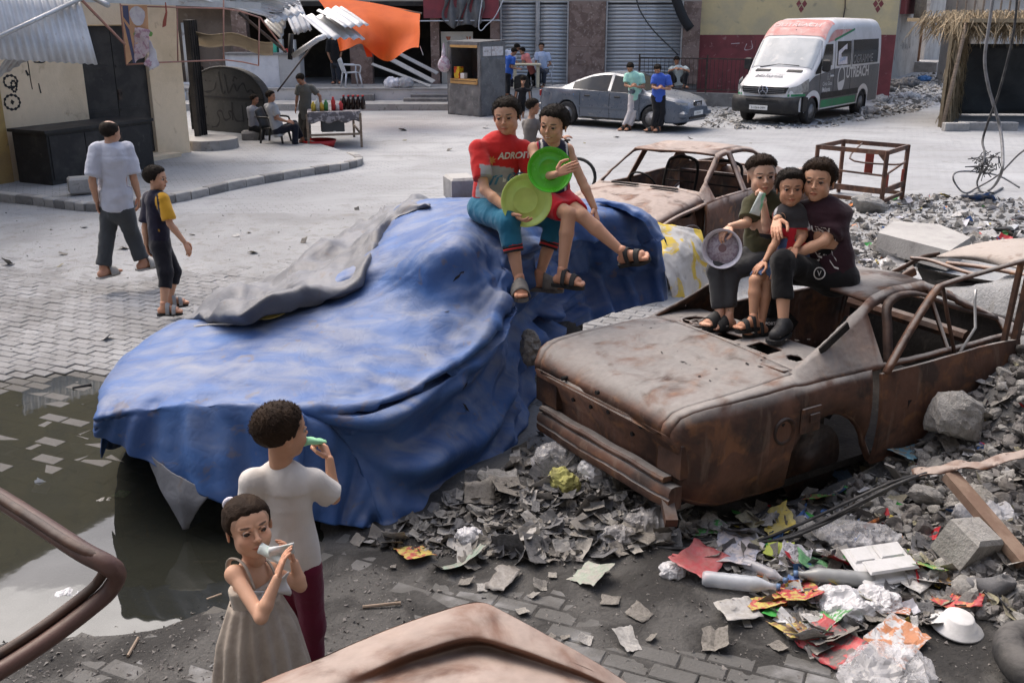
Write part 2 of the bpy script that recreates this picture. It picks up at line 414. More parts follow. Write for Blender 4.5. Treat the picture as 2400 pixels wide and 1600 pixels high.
def m_paver():
 m,N,L,B=_nt('paver_concrete');g=N.new('ShaderNodeNewGeometry').outputs['Position']
 oi=N.new('ShaderNodeNewGeometry').outputs['Random Per Island']
 col=_mix(N,L,_ramp(N,L,_noise(N,L,g,1.1,7,.6),.36,.64),(.30,.303,.308),(.21,.211,.213))
 col=_mix(N,L,_math(N,L,'MULTIPLY',oi,.45),col,(.17,.165,.16))
 col=_mix(N,L,_math(N,L,'MULTIPLY',_ramp(N,L,_noise(N,L,g,14,6,.4),.5,.7),.5),col,(.12,.115,.11))
 sp=N.new('ShaderNodeSeparateXYZ');L.new(g,sp.inputs[0])
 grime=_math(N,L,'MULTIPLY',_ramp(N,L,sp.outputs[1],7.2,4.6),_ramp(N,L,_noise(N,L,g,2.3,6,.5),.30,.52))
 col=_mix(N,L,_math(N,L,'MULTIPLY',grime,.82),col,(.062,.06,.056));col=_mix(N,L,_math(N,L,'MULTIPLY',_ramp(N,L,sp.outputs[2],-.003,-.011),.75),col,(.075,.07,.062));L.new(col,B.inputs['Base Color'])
 rr=N.new('ShaderNodeMapRange');B.inputs['Specular IOR Level'].default_value=.2;rr.inputs['To Min'].default_value=.9;rr.inputs['To Max'].default_value=.6;L.new(grime,rr.inputs['Value']);L.new(rr.outputs[0],B.inputs['Roughness'])
 b=N.new('ShaderNodeBump');b.inputs['Strength'].default_value=.5;b.inputs['Distance'].default_value=.01;L.new(_noise(N,L,g,70,6),b.inputs['Height']);L.new(b.outputs[0],B.inputs['Normal'])
 return m
def m_dirt():
 m,N,L,B=_nt('street_dirt');g=N.new('ShaderNodeNewGeometry').outputs['Position']
 sp=N.new('ShaderNodeSeparateXYZ');L.new(g,sp.inputs[0])
 col=_mix(N,L,_ramp(N,L,_noise(N,L,g,.8,8,.5),.35,.65),(.315,.32,.325),(.25,.253,.256))
 col=_mix(N,L,_math(N,L,'MULTIPLY',_ramp(N,L,_noise(N,L,g,6,8,.6),.52,.66),.5),col,(.20,.19,.175))
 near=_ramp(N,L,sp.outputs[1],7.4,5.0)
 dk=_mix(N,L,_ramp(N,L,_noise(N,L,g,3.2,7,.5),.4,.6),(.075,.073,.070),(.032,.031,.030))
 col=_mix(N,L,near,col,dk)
 col=_mix(N,L,_math(N,L,'MULTIPLY',_ramp(N,L,_noise(N,L,g,40,4),.62,.7),.6),col,(.05,.047,.043));L.new(col,B.inputs['Base Color'])
 rr=N.new('ShaderNodeMapRange');B.inputs['Specular IOR Level'].default_value=.2;rr.inputs['To Min'].default_value=.93;rr.inputs['To Max'].default_value=.8;L.new(near,rr.inputs['Value']);L.new(rr.outputs[0],B.inputs['Roughness'])
 b=N.new('ShaderNodeBump');b.inputs['Strength'].default_value=.8;b.inputs['Distance'].default_value=.015;L.new(_noise(N,L,g,45,8),b.inputs['Height']);L.new(b.outputs[0],B.inputs['Normal'])
 return m
def m_road():
 m,N,L,B=_nt('dusty_road');g=N.new('ShaderNodeNewGeometry').outputs['Position']
 col=_mix(N,L,_ramp(N,L,_noise(N,L,g,.35,9,.6),.36,.66),(.335,.343,.352),(.275,.28,.286))
 col=_mix(N,L,_math(N,L,'MULTIPLY',_ramp(N,L,_noise(N,L,g,2.2,8,.9),.56,.7),.45),col,(.19,.186,.18))
 mq=N.new('ShaderNodeMapping');mq.inputs['Scale'].default_value=(.5,3.2,1);mq.inputs['Rotation'].default_value=(0,0,.5);L.new(g,mq.inputs[0]);col=_mix(N,L,_math(N,L,'MULTIPLY',_ramp(N,L,_noise(N,L,mq.outputs[0],.6,9,.8),.52,.68),.4),col,(.2,.197,.19));col=_mix(N,L,_math(N,L,'MULTIPLY',_ramp(N,L,_noise(N,L,g,9,5,.3),.64,.70),.55),col,(.15,.145,.14))
 mp=N.new('ShaderNodeMapping');mp.inputs['Rotation'].default_value=(0,0,math.radians(-24));L.new(g,mp.inputs[0])
 br=N.new('ShaderNodeTexBrick');br.inputs['Scale'].default_value=1.0;br.inputs['Brick Width'].default_value=.22;br.inputs['Row Height'].default_value=.11;br.inputs['Mortar Size'].default_value=.006
 br.inputs['Color1'].default_value=(1,1,1,1);br.inputs['Color2'].default_value=(.86,.86,.86,1);br.inputs['Mortar'].default_value=(.35,.35,.35,1);L.new(mp.outputs[0],br.inputs[0])
 mm=N.new('ShaderNodeMix');mm.data_type='RGBA';mm.blend_type='MULTIPLY';L.new(_math(N,L,'MULTIPLY',_ramp(N,L,_noise(N,L,g,.9,5),.36,.6),.6),mm.inputs[0]);L.new(col,mm.inputs[6]);L.new(br.outputs[0],mm.inputs[7])
 L.new(mm.outputs[2],B.inputs['Base Color']);B.inputs['Roughness'].default_value=.92
 b=N.new('ShaderNodeBump');b.inputs['Strength'].default_value=.5;b.inputs['Distance'].default_value=.02;L.new(_noise(N,L,g,12,8),b.inputs['Height']);L.new(b.outputs[0],B.inputs['Normal'])
 return m
M_ROAD,M_PAVER,M_DIRT=m_road(),m_paver(),m_dirt()
def axis(lo,hi,step,far,n=14):
 a=list(np.arange(lo,hi+1e-6,step));g=np.geomspace(step,far,n)
 return np.array(sorted([lo-x for x in np.cumsum(g)]+a+[hi+x for x in np.cumsum(g)]))
xs=axis(-9,9,.15,160);ys=axis(1,40,.15,160)
X,Y=np.meshgrid(xs,ys,indexing='ij')
def near_w(x,y):return sstep(y,1.0,1.6)*(1-sstep(y,12.6,14.2))*sstep(x,-8.5,-7.5)*(1-sstep(x,6.0,7.0))
und=.018*fbm(np.stack([X*.35,Y*.35,X*0],-1).reshape(-1,3),3,3).reshape(X.shape)*(1-near_w(X,Y))
Z=und-near_w(X,Y)*(.034+basin(X,Y))
n,mm_=X.shape;I=np.arange(n*mm_).reshape(n,mm_)
F=np.stack([I[:-1,:-1],I[1:,:-1],I[1:,1:],I[:-1,1:]],-1).reshape(-1,4)
street=link('street',fastmesh('street',np.stack([X,Y,Z],-1).reshape(-1,3),F,[M_ROAD]));tag(street,'pale grey dusty street of worn paving between the shops','street',kind='structure')
# dirt lying over and between the pavers
xs=np.arange(-8.6,9.0,.055);ys=np.arange(1.1,14.6,.055);X,Y=np.meshgrid(xs,ys,indexing='ij')
P2=np.stack([X,Y,X*0],-1).reshape(-1,3)
h=(.016*fbm(P2*1.1,4,21)+.010*fbm(P2*5.5,3,22)).reshape(X.shape)-.003
h+=.026*sstep(Y,11.0+1.2*fbm(P2*.5,2,27).reshape(X.shape),13.2)+.02*sstep(Y,13.0,14.5)-.030*sstep(-X,2.2,3.2)*sstep(Y,6.4,7.2)*(1-sstep(Y,8.5,11))
h+=.010*(1-sstep(Y,4.2,5.0))*(1-sstep(X,-.6,.2))
h+=-.008*np.exp(-(((X+.1)/.8)**2+((Y-4.55)/.28)**2))-.012*np.exp(-(((X-1.5)/.55)**2+((Y-4.05)/.45)**2))
edge=sstep(X,-8.6,-8.2)*(1-sstep(X,8.5,8.9))
Z=(h-basin(X,Y)*1.0)*edge-.03*(1-edge)+heap(X,Y)
n,mm_=X.shape;I=np.arange(n*mm_).reshape(n,mm_)
F=np.stack([I[:-1,:-1],I[1:,:-1],I[1:,1:],I[:-1,1:]],-1).reshape(-1,4)
GX0,GY0,GS,GZ=xs[0],ys[0],.055,np.maximum(Z,-.004-basin(X,Y))
def ground(x,y):
 """height of the dirt surface"""
 i=int(round((x-GX0)/GS));j=int(round((y-GY0)/GS))
 if 0<=i<GZ.shape[0]and 0<=j<GZ.shape[1]:return float(GZ[i,j])
 return 0.0
dirt=link('dirt',fastmesh('dirt',np.stack([X,Y,Z],-1).reshape(-1,3),F,[M_DIRT]));tag(dirt,'grey dirt and grime lying over the paving round the wrecks','dirt',kind='stuff')
# pavers
PW,PH=.22,.11;ang=math.radians(-24);ca,sa=math.cos(ang),math.sin(ang)
cand=[]
for r in range(-140,140):
 for c in range(-70,70):
  u=c*PW+(PW/2 if r%2 else 0);v=r*PH;x=u*ca-v*sa;y=u*sa+v*ca+7
  if-7.6<x<4.6 and 2.2<y<12.9 and near_w(np.array(x),np.array(y))>.9:
   D=(np.array([x,y,0])-_C)@_fw;px=1200+CAM_F*x/D;py=800-CAM_F*((np.array([x,y,0])-_C)@_up)/D
   if-150<px<2500 and py<1750:cand.append((x,y,px,py))
def paver_top(x,y):return-float(basin(np.array([x]),np.array([y]))[0])
def paver_mesh(name,items):
 V=[];F=[];a,b=PW/2-.004,PH/2-.004;e=.006
 for x,y,z,rx,ry,rz in items:
  n=len(V);c2,s2=math.cos(ang+rz),math.sin(ang+rz)
  for dz,k in((-.03,0),(-.006,0),(0,e)):
   for sx,sy in((-1,-1),(1,-1),(1,1),(-1,1)):
    u,v=sx*(a-k),sy*(b-k);V.append((x+u*c2-v*s2,y+u*s2+v*c2,z+dz+u*ry+v*rx))
  for r in(0,1):
   for i in range(4):F.append((n+r*4+i,n+r*4+(i+1)%4,n+r*4+4+(i+1)%4,n+r*4+4+i))
  F.append((n+8,n+9,n+10,n+11))
 return fastmesh(name,V,np.array(F),[M_PAVER],smooth=False)
def open_spot(px,py):
 """where the photograph shows single pavers"""
 return(0<px<265 and 790<py<985)or(1040<px<1420 and 1335<py<1480)or(1480<px<2000 and 1395<py<1600)or(230<px<560 and 1400<py<1600)or(740<px<1080 and 1330<py<1440)
sing=[c for c in cand if open_spot(c[2],c[3])];sing.sort(key=lambda c:-c[3])
keep=sing[:150]+sing[150:][::max(1,len(sing[150:])//150)][:150];ks=set(id(c)for c in keep)
rest=[]
pm=paver_mesh('paver',[(0,0,0,0,0,0)])
for c in cand:
 z=paver_top(c[0],c[1])+RNG.normal(0,.0022);rx,ry,rz=RNG.normal(0,.014),RNG.normal(0,.010),RNG.normal(0,.012)
 if id(c)in ks:
  o=bpy.data.objects.new('paver',pm);COL.objects.link(o);o.parent=street;o.location=(c[0],c[1],z);o.rotation_euler=(rx,-ry,rz)
 else:rest.append((c[0],c[1],z,rx,ry,rz))
o=link('pavers',paver_mesh('pavers',rest),street);o['kind']='stuff'
# puddle
def m_water():
 m,N,L,B=_nt('dirty_water');g=N.new('ShaderNodeNewGeometry').outputs['Position']
 B.inputs['Base Color'].default_value=(.022,.023,.018,1);B.inputs['Roughness'].default_value=.03;B.inputs['IOR'].default_value=1.45;B.inputs['Specular IOR Level'].default_value=.9
 r=N.new('ShaderNodeMapRange');r.inputs['From Min'].default_value=.35;r.inputs['From Max'].default_value=.65;r.inputs['To Min'].default_value=.82;r.inputs['To Max'].default_value=.97;L.new(_noise(N,L,g,3,4),r.inputs['Value']);L.new(r.outputs[0],B.inputs['Alpha'])
 b=N.new('ShaderNodeBump');b.inputs['Strength'].default_value=.03;b.inputs['Distance'].default_value=.01;L.new(_noise(N,L,g,6,2),b.inputs['Height']);L.new(b.outputs[0],B.inputs['Normal'])
 return m
mb=MB();mb.add([(-5.9,3.5,WATER_Z),(-.2,3.5,WATER_Z),(-.2,8.6,WATER_Z),(-5.9,8.6,WATER_Z)],[(0,1,2,3)])
o=mb.build('puddle',m_water());tag(o,'dark stagnant puddle reflecting the sky left of the covered car','puddle',kind='structure')
# ---------------------------------------------------------------- buildings round the street
def frame(p0,p1,z=0.0):
 """upright plane from p0 to p1 seen from the street; en points to the camera side"""
 a=np.array([p0[0],p0[1],z],float);b=np.array([p1[0],p1[1],z],float);ex=(b-a)/np.linalg.norm(b-a);en=np.array([ex[1],-ex[0],0])
 if en@(_C-a)<0:en=-en
 return(a,ex,np.array([0,0,1.]),en)
def fp(fr,x,z,d=0.0):return fr[0]+fr[1]*x+fr[2]*z+fr[3]*d
def fbox(mb,fr,x0,x1,z0,z1,d0,d1):
 return mb.prism([(x0,z0),(x1,z0),(x1,z1),(x0,z1)],fr,d0,d1)
def fwall(mb,fr,x0,x1,z0,z1,holes,d0,d1):
 """a wall slab with rectangular holes cut through"""
 xs_=sorted({x0,x1,*[h[0]for h in holes],*[h[1]for h in holes]});zs_=sorted({z0,z1,*[h[2]for h in holes],*[h[3]for h in holes]})
 for i in range(len(xs_)-1):
  j=0
  while j<len(zs_)-1:
   cx=(xs_[i]+xs_[i+1])/2;solid=lambda jj:not any(h[0]<cx<h[1]and h[2]<(zs_[jj]+zs_[jj+1])/2<h[3]for h in holes)
   if not solid(j):j+=1;continue
   k=j
   while k+1<len(zs_)-1 and solid(k+1):k+=1
   fbox(mb,fr,xs_[i],xs_[i+1],zs_[j],zs_[k+1],d0,d1);j=k+1
 return mb
def ribbon(mb,fr,pts,w,d):
 """a painted stroke lying on a wall"""
 P=catmull(np.array(pts,float),max(6,len(pts)*5))if len(pts)>2 else np.array(pts,float);V=[]
 for i in range(len(P)):
  t=P[min(i+1,len(P)-1)]-P[max(i-1,0)];t=t/(np.linalg.norm(t)+1e-9);nn=np.array([-t[1],t[0]]);ww=w*(.8+.35*math.sin(i*.9+P[0][0]*5))
  for s_ in(-1,1):q=P[i]+nn*s_*ww/2;V.append(fp(fr,q[0],q[1],d))
 return mb.add(V,[(2*i,2*i+1,2*i+3,2*i+2)for i in range(len(P)-1)])
def circle(cx,cz,rx,rz,n=14,a0=0,a1=2*PI):return[(cx+rx*math.cos(a),cz+rz*math.sin(a))for a in np.linspace(a0,a1,n)]
M_CREAM=mat('cream_plaster',(.78,.64,.46),(.68,.55,.38),(.5,.38,.25),scale=1.1,bump=.25,bscale=35,t3=(.6,.74))
M_YELLOWP=mat('yellow_plaster',(.70,.56,.31),(.58,.48,.30),(.36,.30,.21),scale=.9,bump=.2,bscale=25,t3=(.6,.75))
M_OCHRE=mat('ochre_plaster',(.42,.29,.11),(.32,.22,.1),(.22,.17,.1),scale=2,bump=.3)
M_MAROONP=mat('maroon_plaster',(.27,.075,.075),(.20,.06,.06),(.36,.19,.17),scale=1.3,bump=.2,t3=(.6,.7))
M_WHITEP=mat('stained_whitewash',(.52,.50,.47),(.42,.39,.36),(.28,.26,.24),scale=.8,bump=.25,t3=(.55,.72))
M_BLACKM=mat('black_sheet_metal',(.024,.024,.025),(.045,.043,.042),(.07,.065,.06),scale=2.2,rough=.6,bump=.12,bscale=12,t3=(.62,.76))
M_CONC=mat('concrete',(.36,.35,.335),(.28,.27,.26),(.2,.19,.18),scale=3,bump=.35,bscale=40,dust=(.42,.41,.39),dustamt=.5)
M_CONCD=mat('dark_concrete',(.22,.215,.21),(.16,.155,.15),(.3,.29,.28),scale=3,bump=.35,bscale=40,dust=dustc,dustamt=.4)
M_MARBLE=mat('brown_marble',(.17,.115,.095),(.26,.185,.155),(.36,.28,.24),scale=3.2,rough=.45,bump=.05,t2=(.45,.55),t3=(.57,.66))
M_STEEL=mat('galvanised_shutter',(.50,.51,.52),(.42,.43,.44),(.33,.33,.33),scale=2.2,rough=.42,metal=.55,bump=.05,dust=dustc,dustamt=.3)
M_ZINC=mat('corrugated_zinc',(.56,.57,.58),(.46,.46,.46),(.36,.31,.27),scale=1.6,rough=.5,metal=.35,bump=.05,t3=(.62,.72))
M_PIPE=mat('pink_primer_pipe',(.42,.22,.17),(.34,.2,.17),None,scale=6,rough=.7)
M_GREYT=mat('grey_tarpaulin',(.165,.165,.165),(.125,.125,.127),(.23,.225,.22),scale=3,rough=.75,bump=.3,bscale=18)
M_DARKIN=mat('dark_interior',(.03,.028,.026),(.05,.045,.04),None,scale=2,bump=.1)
M_WOODY=mat('yellow_pine',(.50,.30,.11),(.40,.23,.08),None,scale=5,rough=.6,stretch=(1,1,6))
M_WOODG=mat('grey_weathered_wood',(.28,.22,.17),(.2,.15,.11),None,scale=5,stretch=(1,1,8))
M_IRON=mat('dark_iron',(.05,.04,.036),(.09,.06,.045),None,scale=8,rough=.65)
M_PAINTK=plain('black_spray_paint',(.018,.018,.02),.7)
# --- left house with black double door
FL=frame((-6.76,20.93),(-8.9,16.5))
hs=thing('house','cream plastered house with tall black double door and graffiti at left','building',fp(FL,0,0))
mb=fwall(MB(),FL,0,11,-.1,3.4,[(.9,2.5,.22,2.68)],-.35,0);mb.build('wall',M_CREAM,hs,True)
B2=fp(FL,0,0,-.35);FLs=(B2,-FL[3],FL[2],FL[1]*-1) # return wall into the alley
mb=fwall(MB(),FLs,0,6.5,-.1,3.4,[],-.3,-.001);mb.build('side_wall',M_CREAM,hs,True)
mb=fbox(MB(),FL,-.3,11,3.4,6.8,-6,.05);mb.build('upper_storey',M_YELLOWP,hs,True)
mb=fbox(MB(),FL,4.32,11,-.1,3.39,.002,.06);mb.build('ochre_pier',M_OCHRE,hs,True)
for x0,x1 in((.9,1.69),(1.71,2.5)):
 d=fbox(MB(),FL,x0,x1,.24,2.66,-.14,-.08).build('door',M_BLACKM,hs,True)
 for zz in(.3,1.1,1.9):fbox(MB(),FL,x0+.03,x1-.03,zz,zz+.05,-.08,-.065).build('rail',M_BLACKM,d,True)
m2=MB();m2.ring(fp(FL,1.64,1.42,-.05),FL[3],.035,.008,12,6);fbox(m2,FL,1.6,1.68,1.3,1.5,-.08,-.06);m2.build('door_handle',M_IRON,hs,True)
fbox(MB(),FL,.6,1.75,.0,.2,.02,.32).build('doorstep',M_CREAM,hs,True)
m2=MB()
for q in(circle(4.05,1.78,.13,.10),circle(4.0,1.7,.05,.09),circle(4.08,1.44,.15,.12,16),circle(4.08,1.44,.02,.02,6),
[(3.55,2.36),(3.45,2.2),(3.52,2.08),(3.3,2.1),(3.24,2.3)],[(3.36,2.42),(3.2,2.12),(3.1,2.2)],[(3.05,2.42),(2.98,2.08)],[(3.62,2.5),(3.52,2.47)],
[(3.72,1.95),(3.68,1.86)],[(3.5,1.72),(3.48,1.55)]):
 ribbon(m2,FL,q,.045,.004)
m2.build('graffiti',M_PAINTK,hs,True,label='black sprayed circles and letters',kind='stuff')
m2=MB()
for i,(x0,x1)in enumerate(((.02,.45),(.47,.85),(.87,1.5),(1.52,2.1),(2.12,2.9))):fbox(m2,FL,x0,x1,-.05,.16+.03*(i%2),.0015,.03+.01*(i%3))
m2.build('plinth_stones',M_CREAM,hs,True)
# black post and shutter leaf at the alley corner
mb=MB();fr2=frame((-6.93,22.0),(-7.55,24.6));fbox(mb,fr2,0,2.3,.1,2.75,-.05,.05);
for x in(.05,.75,1.5,2.2):fbox(mb,fr2,x,x+.06,.1,2.75,.05,.09)
mb.build('alley_gate',M_BLACKM,None,True,label='narrow black sheet-metal gate leaf at the cream house corner',cat='gate')
# low black metal chest along the wall
ch=thing('metal_chest','long low black metal chest standing against the cream house','chest',fp(FL,2.8,0,.6))
fbox(MB(),FL,2.0,4.3,.12,.98,.16,.98).build('body',M_BLACKM,ch,True)
fbox(MB(),FL,1.95,4.36,.98,1.03,.12,1.03).build('lid',M_BLACKM,ch,True)
for x0,x1 in((2.05,2.78),(2.8,3.52),(3.54,4.26)):
 m2=fbox(MB(),FL,x0,x1,.2,.93,.982,.997);m2.build('panel',M_BLACKM,ch,True)
for x in(2.1,4.1):fbox(MB(),FL,x,x+.12,.0,.12,.25,.9).build('foot',M_IRON,ch,True)
fbox(MB(),FL,2.72,2.86,.72,.84,.998,1.012).build('latch',M_IRON,ch,True)
# corrugated awning and gutter over the left house
def corrug(p00,p10,p01,nu,nv,amp,waves,th=.004,jag=0):
 """corrugated sheet: p00->p10 along the ribs' run, p00->p01 across the ribs"""
 a=np.array(p00,float);u=np.array(p10,float)-a;v=np.array(p01,float)-a;nrm=np.cross(u,v);nrm/=np.linalg.norm(nrm);g=[]
 for i in range(nu):
  row=[]
  for j in range(nv):
   s_,t=i/(nu-1),j/(nv-1);jj=(1+jag*(RNG.random()-.5))if i==nu-1 else 1
   row.append(a+u*s_*jj+v*t+nrm*amp*math.sin(2*PI*waves*t))
  g.append(row)
 return MB().sheet(g,th)
aw=thing('awning','grey corrugated sheet awning hanging off the cream house top left','awning',A(60,60,15.5))
g0=A(188,-6,16.2);g1=A(-60,130,14.6)
corrug(A(-120,-60,15.2),A(-70,135,14.7),A(180,-30,16.3),4,90,.02,16).build('sheet',M_ZINC,aw,True,smooth=True)
corrug(A(190,0,16.3),A(116,112,16.0),A(52,78,15.6),4,50,.02,7).build('hanging_sheet',M_ZINC,aw,True,smooth=True)
MB().tube([A(-70,118,14.6),A(192,-4,16.2)],.035,8).build('gutter_pipe',M_STEEL,aw,True,smooth=True)
MB().tube([A(193,2,16.2),A(292,104,17.6)],.022,8).build('brace',M_PIPE,aw,True,smooth=True)
MB().tube([A(170,-30,18),A(252,12,16.2)],.045,10).build('pipe_stub',M_STEEL,aw,True,smooth=True)
MB().tube([A(53,84,15.7),A(66,150,15.9),A(72,190,16.0),A(76,210,16)],.008,6).build('wire',M_IRON,aw,True)
# roof edge over the alley mouth
rf=thing('roof_edge','corrugated roof edge with fringe over the alley mouth','roof',A(540,10,20))
corrug(A(300,-40,18.6),A(420,6,18.9),A(620,-50,23),4,110,.03,22,jag=.25).build('sheet',M_ZINC,rf,True,smooth=True)
corrug(A(440,-8,19),A(625,40,21.5),A(560,-40,22),4,60,.02,10,jag=.2).build('sheet',M_ZINC,rf,True,smooth=True)
MB().beam(A(190,-4,17),A(610,14,21),.05,.12).build('fascia',M_STEEL,rf,True)
# pink pipe frame with the torn poster
pf=thing('pipe_frame','thin pink pipe frame hanging across the alley mouth','frame',A(440,140,19))
YF=18.3
P=[A(282,14,YF),A(420,18,YF+.5),A(520,20,YF+1),A(560,26,YF+1.3),A(610,42,YF+1.6),A(668,118,YF+2.2)]
MB().tube(P,.016,6).build('top_rail',M_PIPE,pf,True,smooth=True)
P=[A(296,152,YF),A(372,147,YF+.3),A(470,143,YF+.8),A(530,141,YF+1),A(570,146,YF+1.3),A(606,154,YF+1.6)]
MB().tube(P,.016,6).build('bottom_rail',M_PIPE,pf,True,smooth=True)
for a,b in(((280,-10),(296,152)),((415,18),(417,146)),((524,0),(524,141)),((608,42),(606,154))):
 k=YF+(a[0]-280)/325*1.6;MB().tube([A(*a,k),A(*b,k)],.014,6).build('upright',M_PIPE,pf,True,smooth=True)
MB().tube([A(560,30,19.6),A(670,122,20.6)],.03,8).build('strut',M_IRON,pf,True,smooth=True)
# torn poster
YP=YF-.05
def quadgrid(c,nu,nv):
 """bilinear grid between four points"""
 a,b,d,e=[np.array(q)for q in c];return[[(a*(1-u)+b*u)*(1-v)+(e*(1-u)+d*u)*v for v in np.linspace(0,1,nv)]for u in np.linspace(0,1,nu)]
ps=thing('poster','torn peach and white printed banner hanging from the pink pipe frame','banner',A(320,150,YP))
M_PEACH=mat('peach_print',(.72,.42,.24),(.66,.38,.22),None,scale=6,bump=0);M_PWHITE=mat('poster_white',(.72,.70,.72),(.60,.56,.62),None,scale=7,bump=.1);M_PBLUE=plain('poster_blue',(.10,.11,.2))
M_PPINK=mat('torn_pink_paper',(.66,.54,.56),(.46,.26,.32),(.2,.14,.3),scale=12,bump=.3,t2=(.48,.6),t3=(.6,.7));M_PGREEN=plain('poster_green',(.2,.42,.12))
MB().sheet(quadgrid([A(285,13,YP),A(345,13,YP),A(350,100,YP),A(297,152,YP)],6,8),.004).build('print_ground',M_PEACH,ps,True)
MB().sheet(quadgrid([A(287,14,YP-.01),A(300,14,YP-.01),A(304,60,YP-.01),A(289,40,YP-.01)],4,5),.002).build('blue_stripe',M_PBLUE,ps,True)
MB().sheet(quadgrid([A(290,50,YP-.01),A(303,70,YP-.01),A(319,150,YP-.01),A(312,147,YP-.01)],4,5),.002).build('blue_stripe',M_PBLUE,ps,True)
mb=MB();c0=A(321,38,YP-.012)
def blobs(cs,d):
 for(px,py,r,ry)in cs:
  pc=A(px,py,YP-d);sc=r/CAM_F*((pc-_C)@_fw);mb.add([pc]+[pc+np.array([sc*math.cos(a)*(1+.12*math.sin(3*a)),0,sc*ry/r*math.sin(a)])for a in np.linspace(0,2*PI,15)[:-1]],[(0,i+1,(i+1)%14+1)for i in range(14)])
blobs([(322,38,18,22)],.014);mb.build('white_print',M_PWHITE,ps,True)
for q in((352,80,6,6),(317,82,4,6),(338,118,4,4)):mb=MB();blobs([q],.02);mb.build('green_print',M_PGREEN,ps,True)
def crumple(grid_c,nu,nv,amp,seed,th=.003,sc=5.):
 g=np.array(quadgrid(grid_c,nu,nv));P_=g.reshape(-1,3);d=np.stack([fbm(P_*sc,3,seed+i)for i in range(3)],-1)*amp
 return MB().sheet((P_+d).reshape(g.shape),th)
crumple([A(316,66,YP-.03),A(352,70,YP-.03),A(350,118,YP-.05),A(318,152,YP-.04)],10,14,.07,3).build('torn_paper',M_PPINK,ps,True,smooth=True)
crumple([A(346,92,YP-.03),A(352,96,YP-.03),A(372,150,YP-.05),A(352,168,YP-.04)],8,14,.06,8).build('torn_paper',M_PWHITE,ps,True,smooth=True)
crumple([A(343,130,YP-.02),A(352,122,YP-.03),A(362,164,YP-.05),A(338,154,YP-.04)],8,10,.06,9).build('torn_paper',M_PPINK,ps,True,smooth=True)
MB().tube([A(388,6,YF),A(390,30,YF-.02),A(386,50,YF-.02),A(385,62,YF)],[.03,.05,.09,.09],6,flat=.15).build('cloth_strip',mat('rust_red_cloth',(.25,.06,.04)),None,True,label='dark red cloth strip hanging on the cream house wall',cat='cloth')
# sidewalk and kerb on the left
kp=[G(*p,0.12)[:2]for p in((-120,440),(60,459),(150,471),(228,478),(330,468),(420,455),(560,424),(700,399),(800,384),(842,372),(820,358),(760,340),(700,318),(640,300),(560,285))]
poly=[tuple(p)for p in kp]+[(-9,27),(-12,20),(-14,14)]
mb=MB();n_=len(poly);mb.add([(x,y,.12)for x,y in poly]+[(x,y,-.1)for x,y in poly],[tuple(range(n_))]+[(i,i+n_,(i+1)%n_+n_,(i+1)%n_)for i in range(n_)])
sw=mb.build('sidewalk',M_ROAD);tag(sw,'raised dusty pavement in front of the cream house','pavement',kind='structure')
kk=catmull(np.array(kp[:11]),34)
for i in range(len(kk)-1):
 a,b=kk[i],kk[i+1];d=b-a;L_=np.linalg.norm(d)
 if L_<.05:continue
 m2=MB();c=(a+b)/2;m2.box((0,0,0),(L_-.02,.16,.25),bev=.015);o=m2.build('kerb_stone',[M_CONC,M_CONCD][i%3==0],sw);o.location=(c[0],c[1],.02+.006*math.sin(i*2.1));o.rotation_euler=(.01*math.sin(i),.012*math.cos(i*3),math.atan2(d[1],d[0]))
mb=MB();c=G(510,350,.12);mb.lathe([(0.0,0),(.62,0),(.60,.22),(.0,.22)],(c[0]-.25,c[1]+.3,.1),n=20);mb.build('round_step',M_CONC,None,True,label='rounded concrete step at the foot of the black gate',cat='step')
mb=MB();c=G(185,455,.14);mb.box(c+np.array([0,.1,.13]),(.36,.3,.26),.5,bev=.03);mb.build('concrete_block',M_CONC,None,True,label='pale broken concrete block on the kerb by the black chest',cat='block')
# --- domed black kiosk with sprayed writing
FD=frame((-8.05,25.3),(-5.85,23.9));WD=float(np.linalg.norm(np.array([2.2,-1.4])))
kd=thing('domed_kiosk','black sheet-metal kiosk with rounded top and sprayed writing','kiosk',fp(FD,WD/2,0,-.1))
out=[(0,.12),(WD,.12),(WD,.95)]+[(WD/2+WD/2*math.cos(a),.95+.72*math.sin(a))for a in np.linspace(.05,PI-.05,22)]+[(0,.95)]
MB().prism(out,FD,-.22,0).build('shell',mat('charcoal_sheet',(.06,.06,.057),(.045,.045,.043),(.08,.078,.072),scale=2.2,rough=.6,bump=.12),kd,True)
m2=MB();rim=[fp(FD,x,z,.01)for x,z in out[3:-1]];m2.tube([fp(FD,WD,.12,.01)]+rim+[fp(FD,0,.12,.01)],.025,6);m2.build('rim',M_BLACKM,kd,True)
fbox(MB(),FD,.02,WD-.02,.93,.97,.001,.02).build('seam',M_PAINTK,kd,True)
m2=MB()
W1=[[(2.35,1.0),(2.2,1.16),(2.05,1.12),(1.95,1.3),(1.8,1.22),(1.7,1.12),(1.62,1.28),(1.5,1.15)],[(1.5,1.15),(1.4,1.08),(1.32,1.5)],[(1.3,1.1),(1.2,1.06),(1.12,1.55)],
[(1.0,1.3),(.9,1.12),(.6,1.06),(.35,1.14),(.28,1.3)],[(.62,1.34),(.66,1.32)],[(.78,1.34),(.8,1.31)],[(1.75,1.4),(1.65,1.44),(1.6,1.34)],
[(2.0,.35),(1.98,.85)],[(1.85,.4),(1.84,.8)],[(1.84,.42),(1.6,.42),(1.5,.6),(1.35,.62),(1.4,.48),(1.2,.42),(1.1,.62),(.95,.58),(1.02,.42),(.9,.25),(.7,.22)],[(.6,.7),(.45,.62),(.55,.52),(.35,.42),(.3,.28),(.6,.25)],[(1.5,.85),(1.48,.42)]]
for q in W1:ribbon(m2,FD,q,.05,.005)
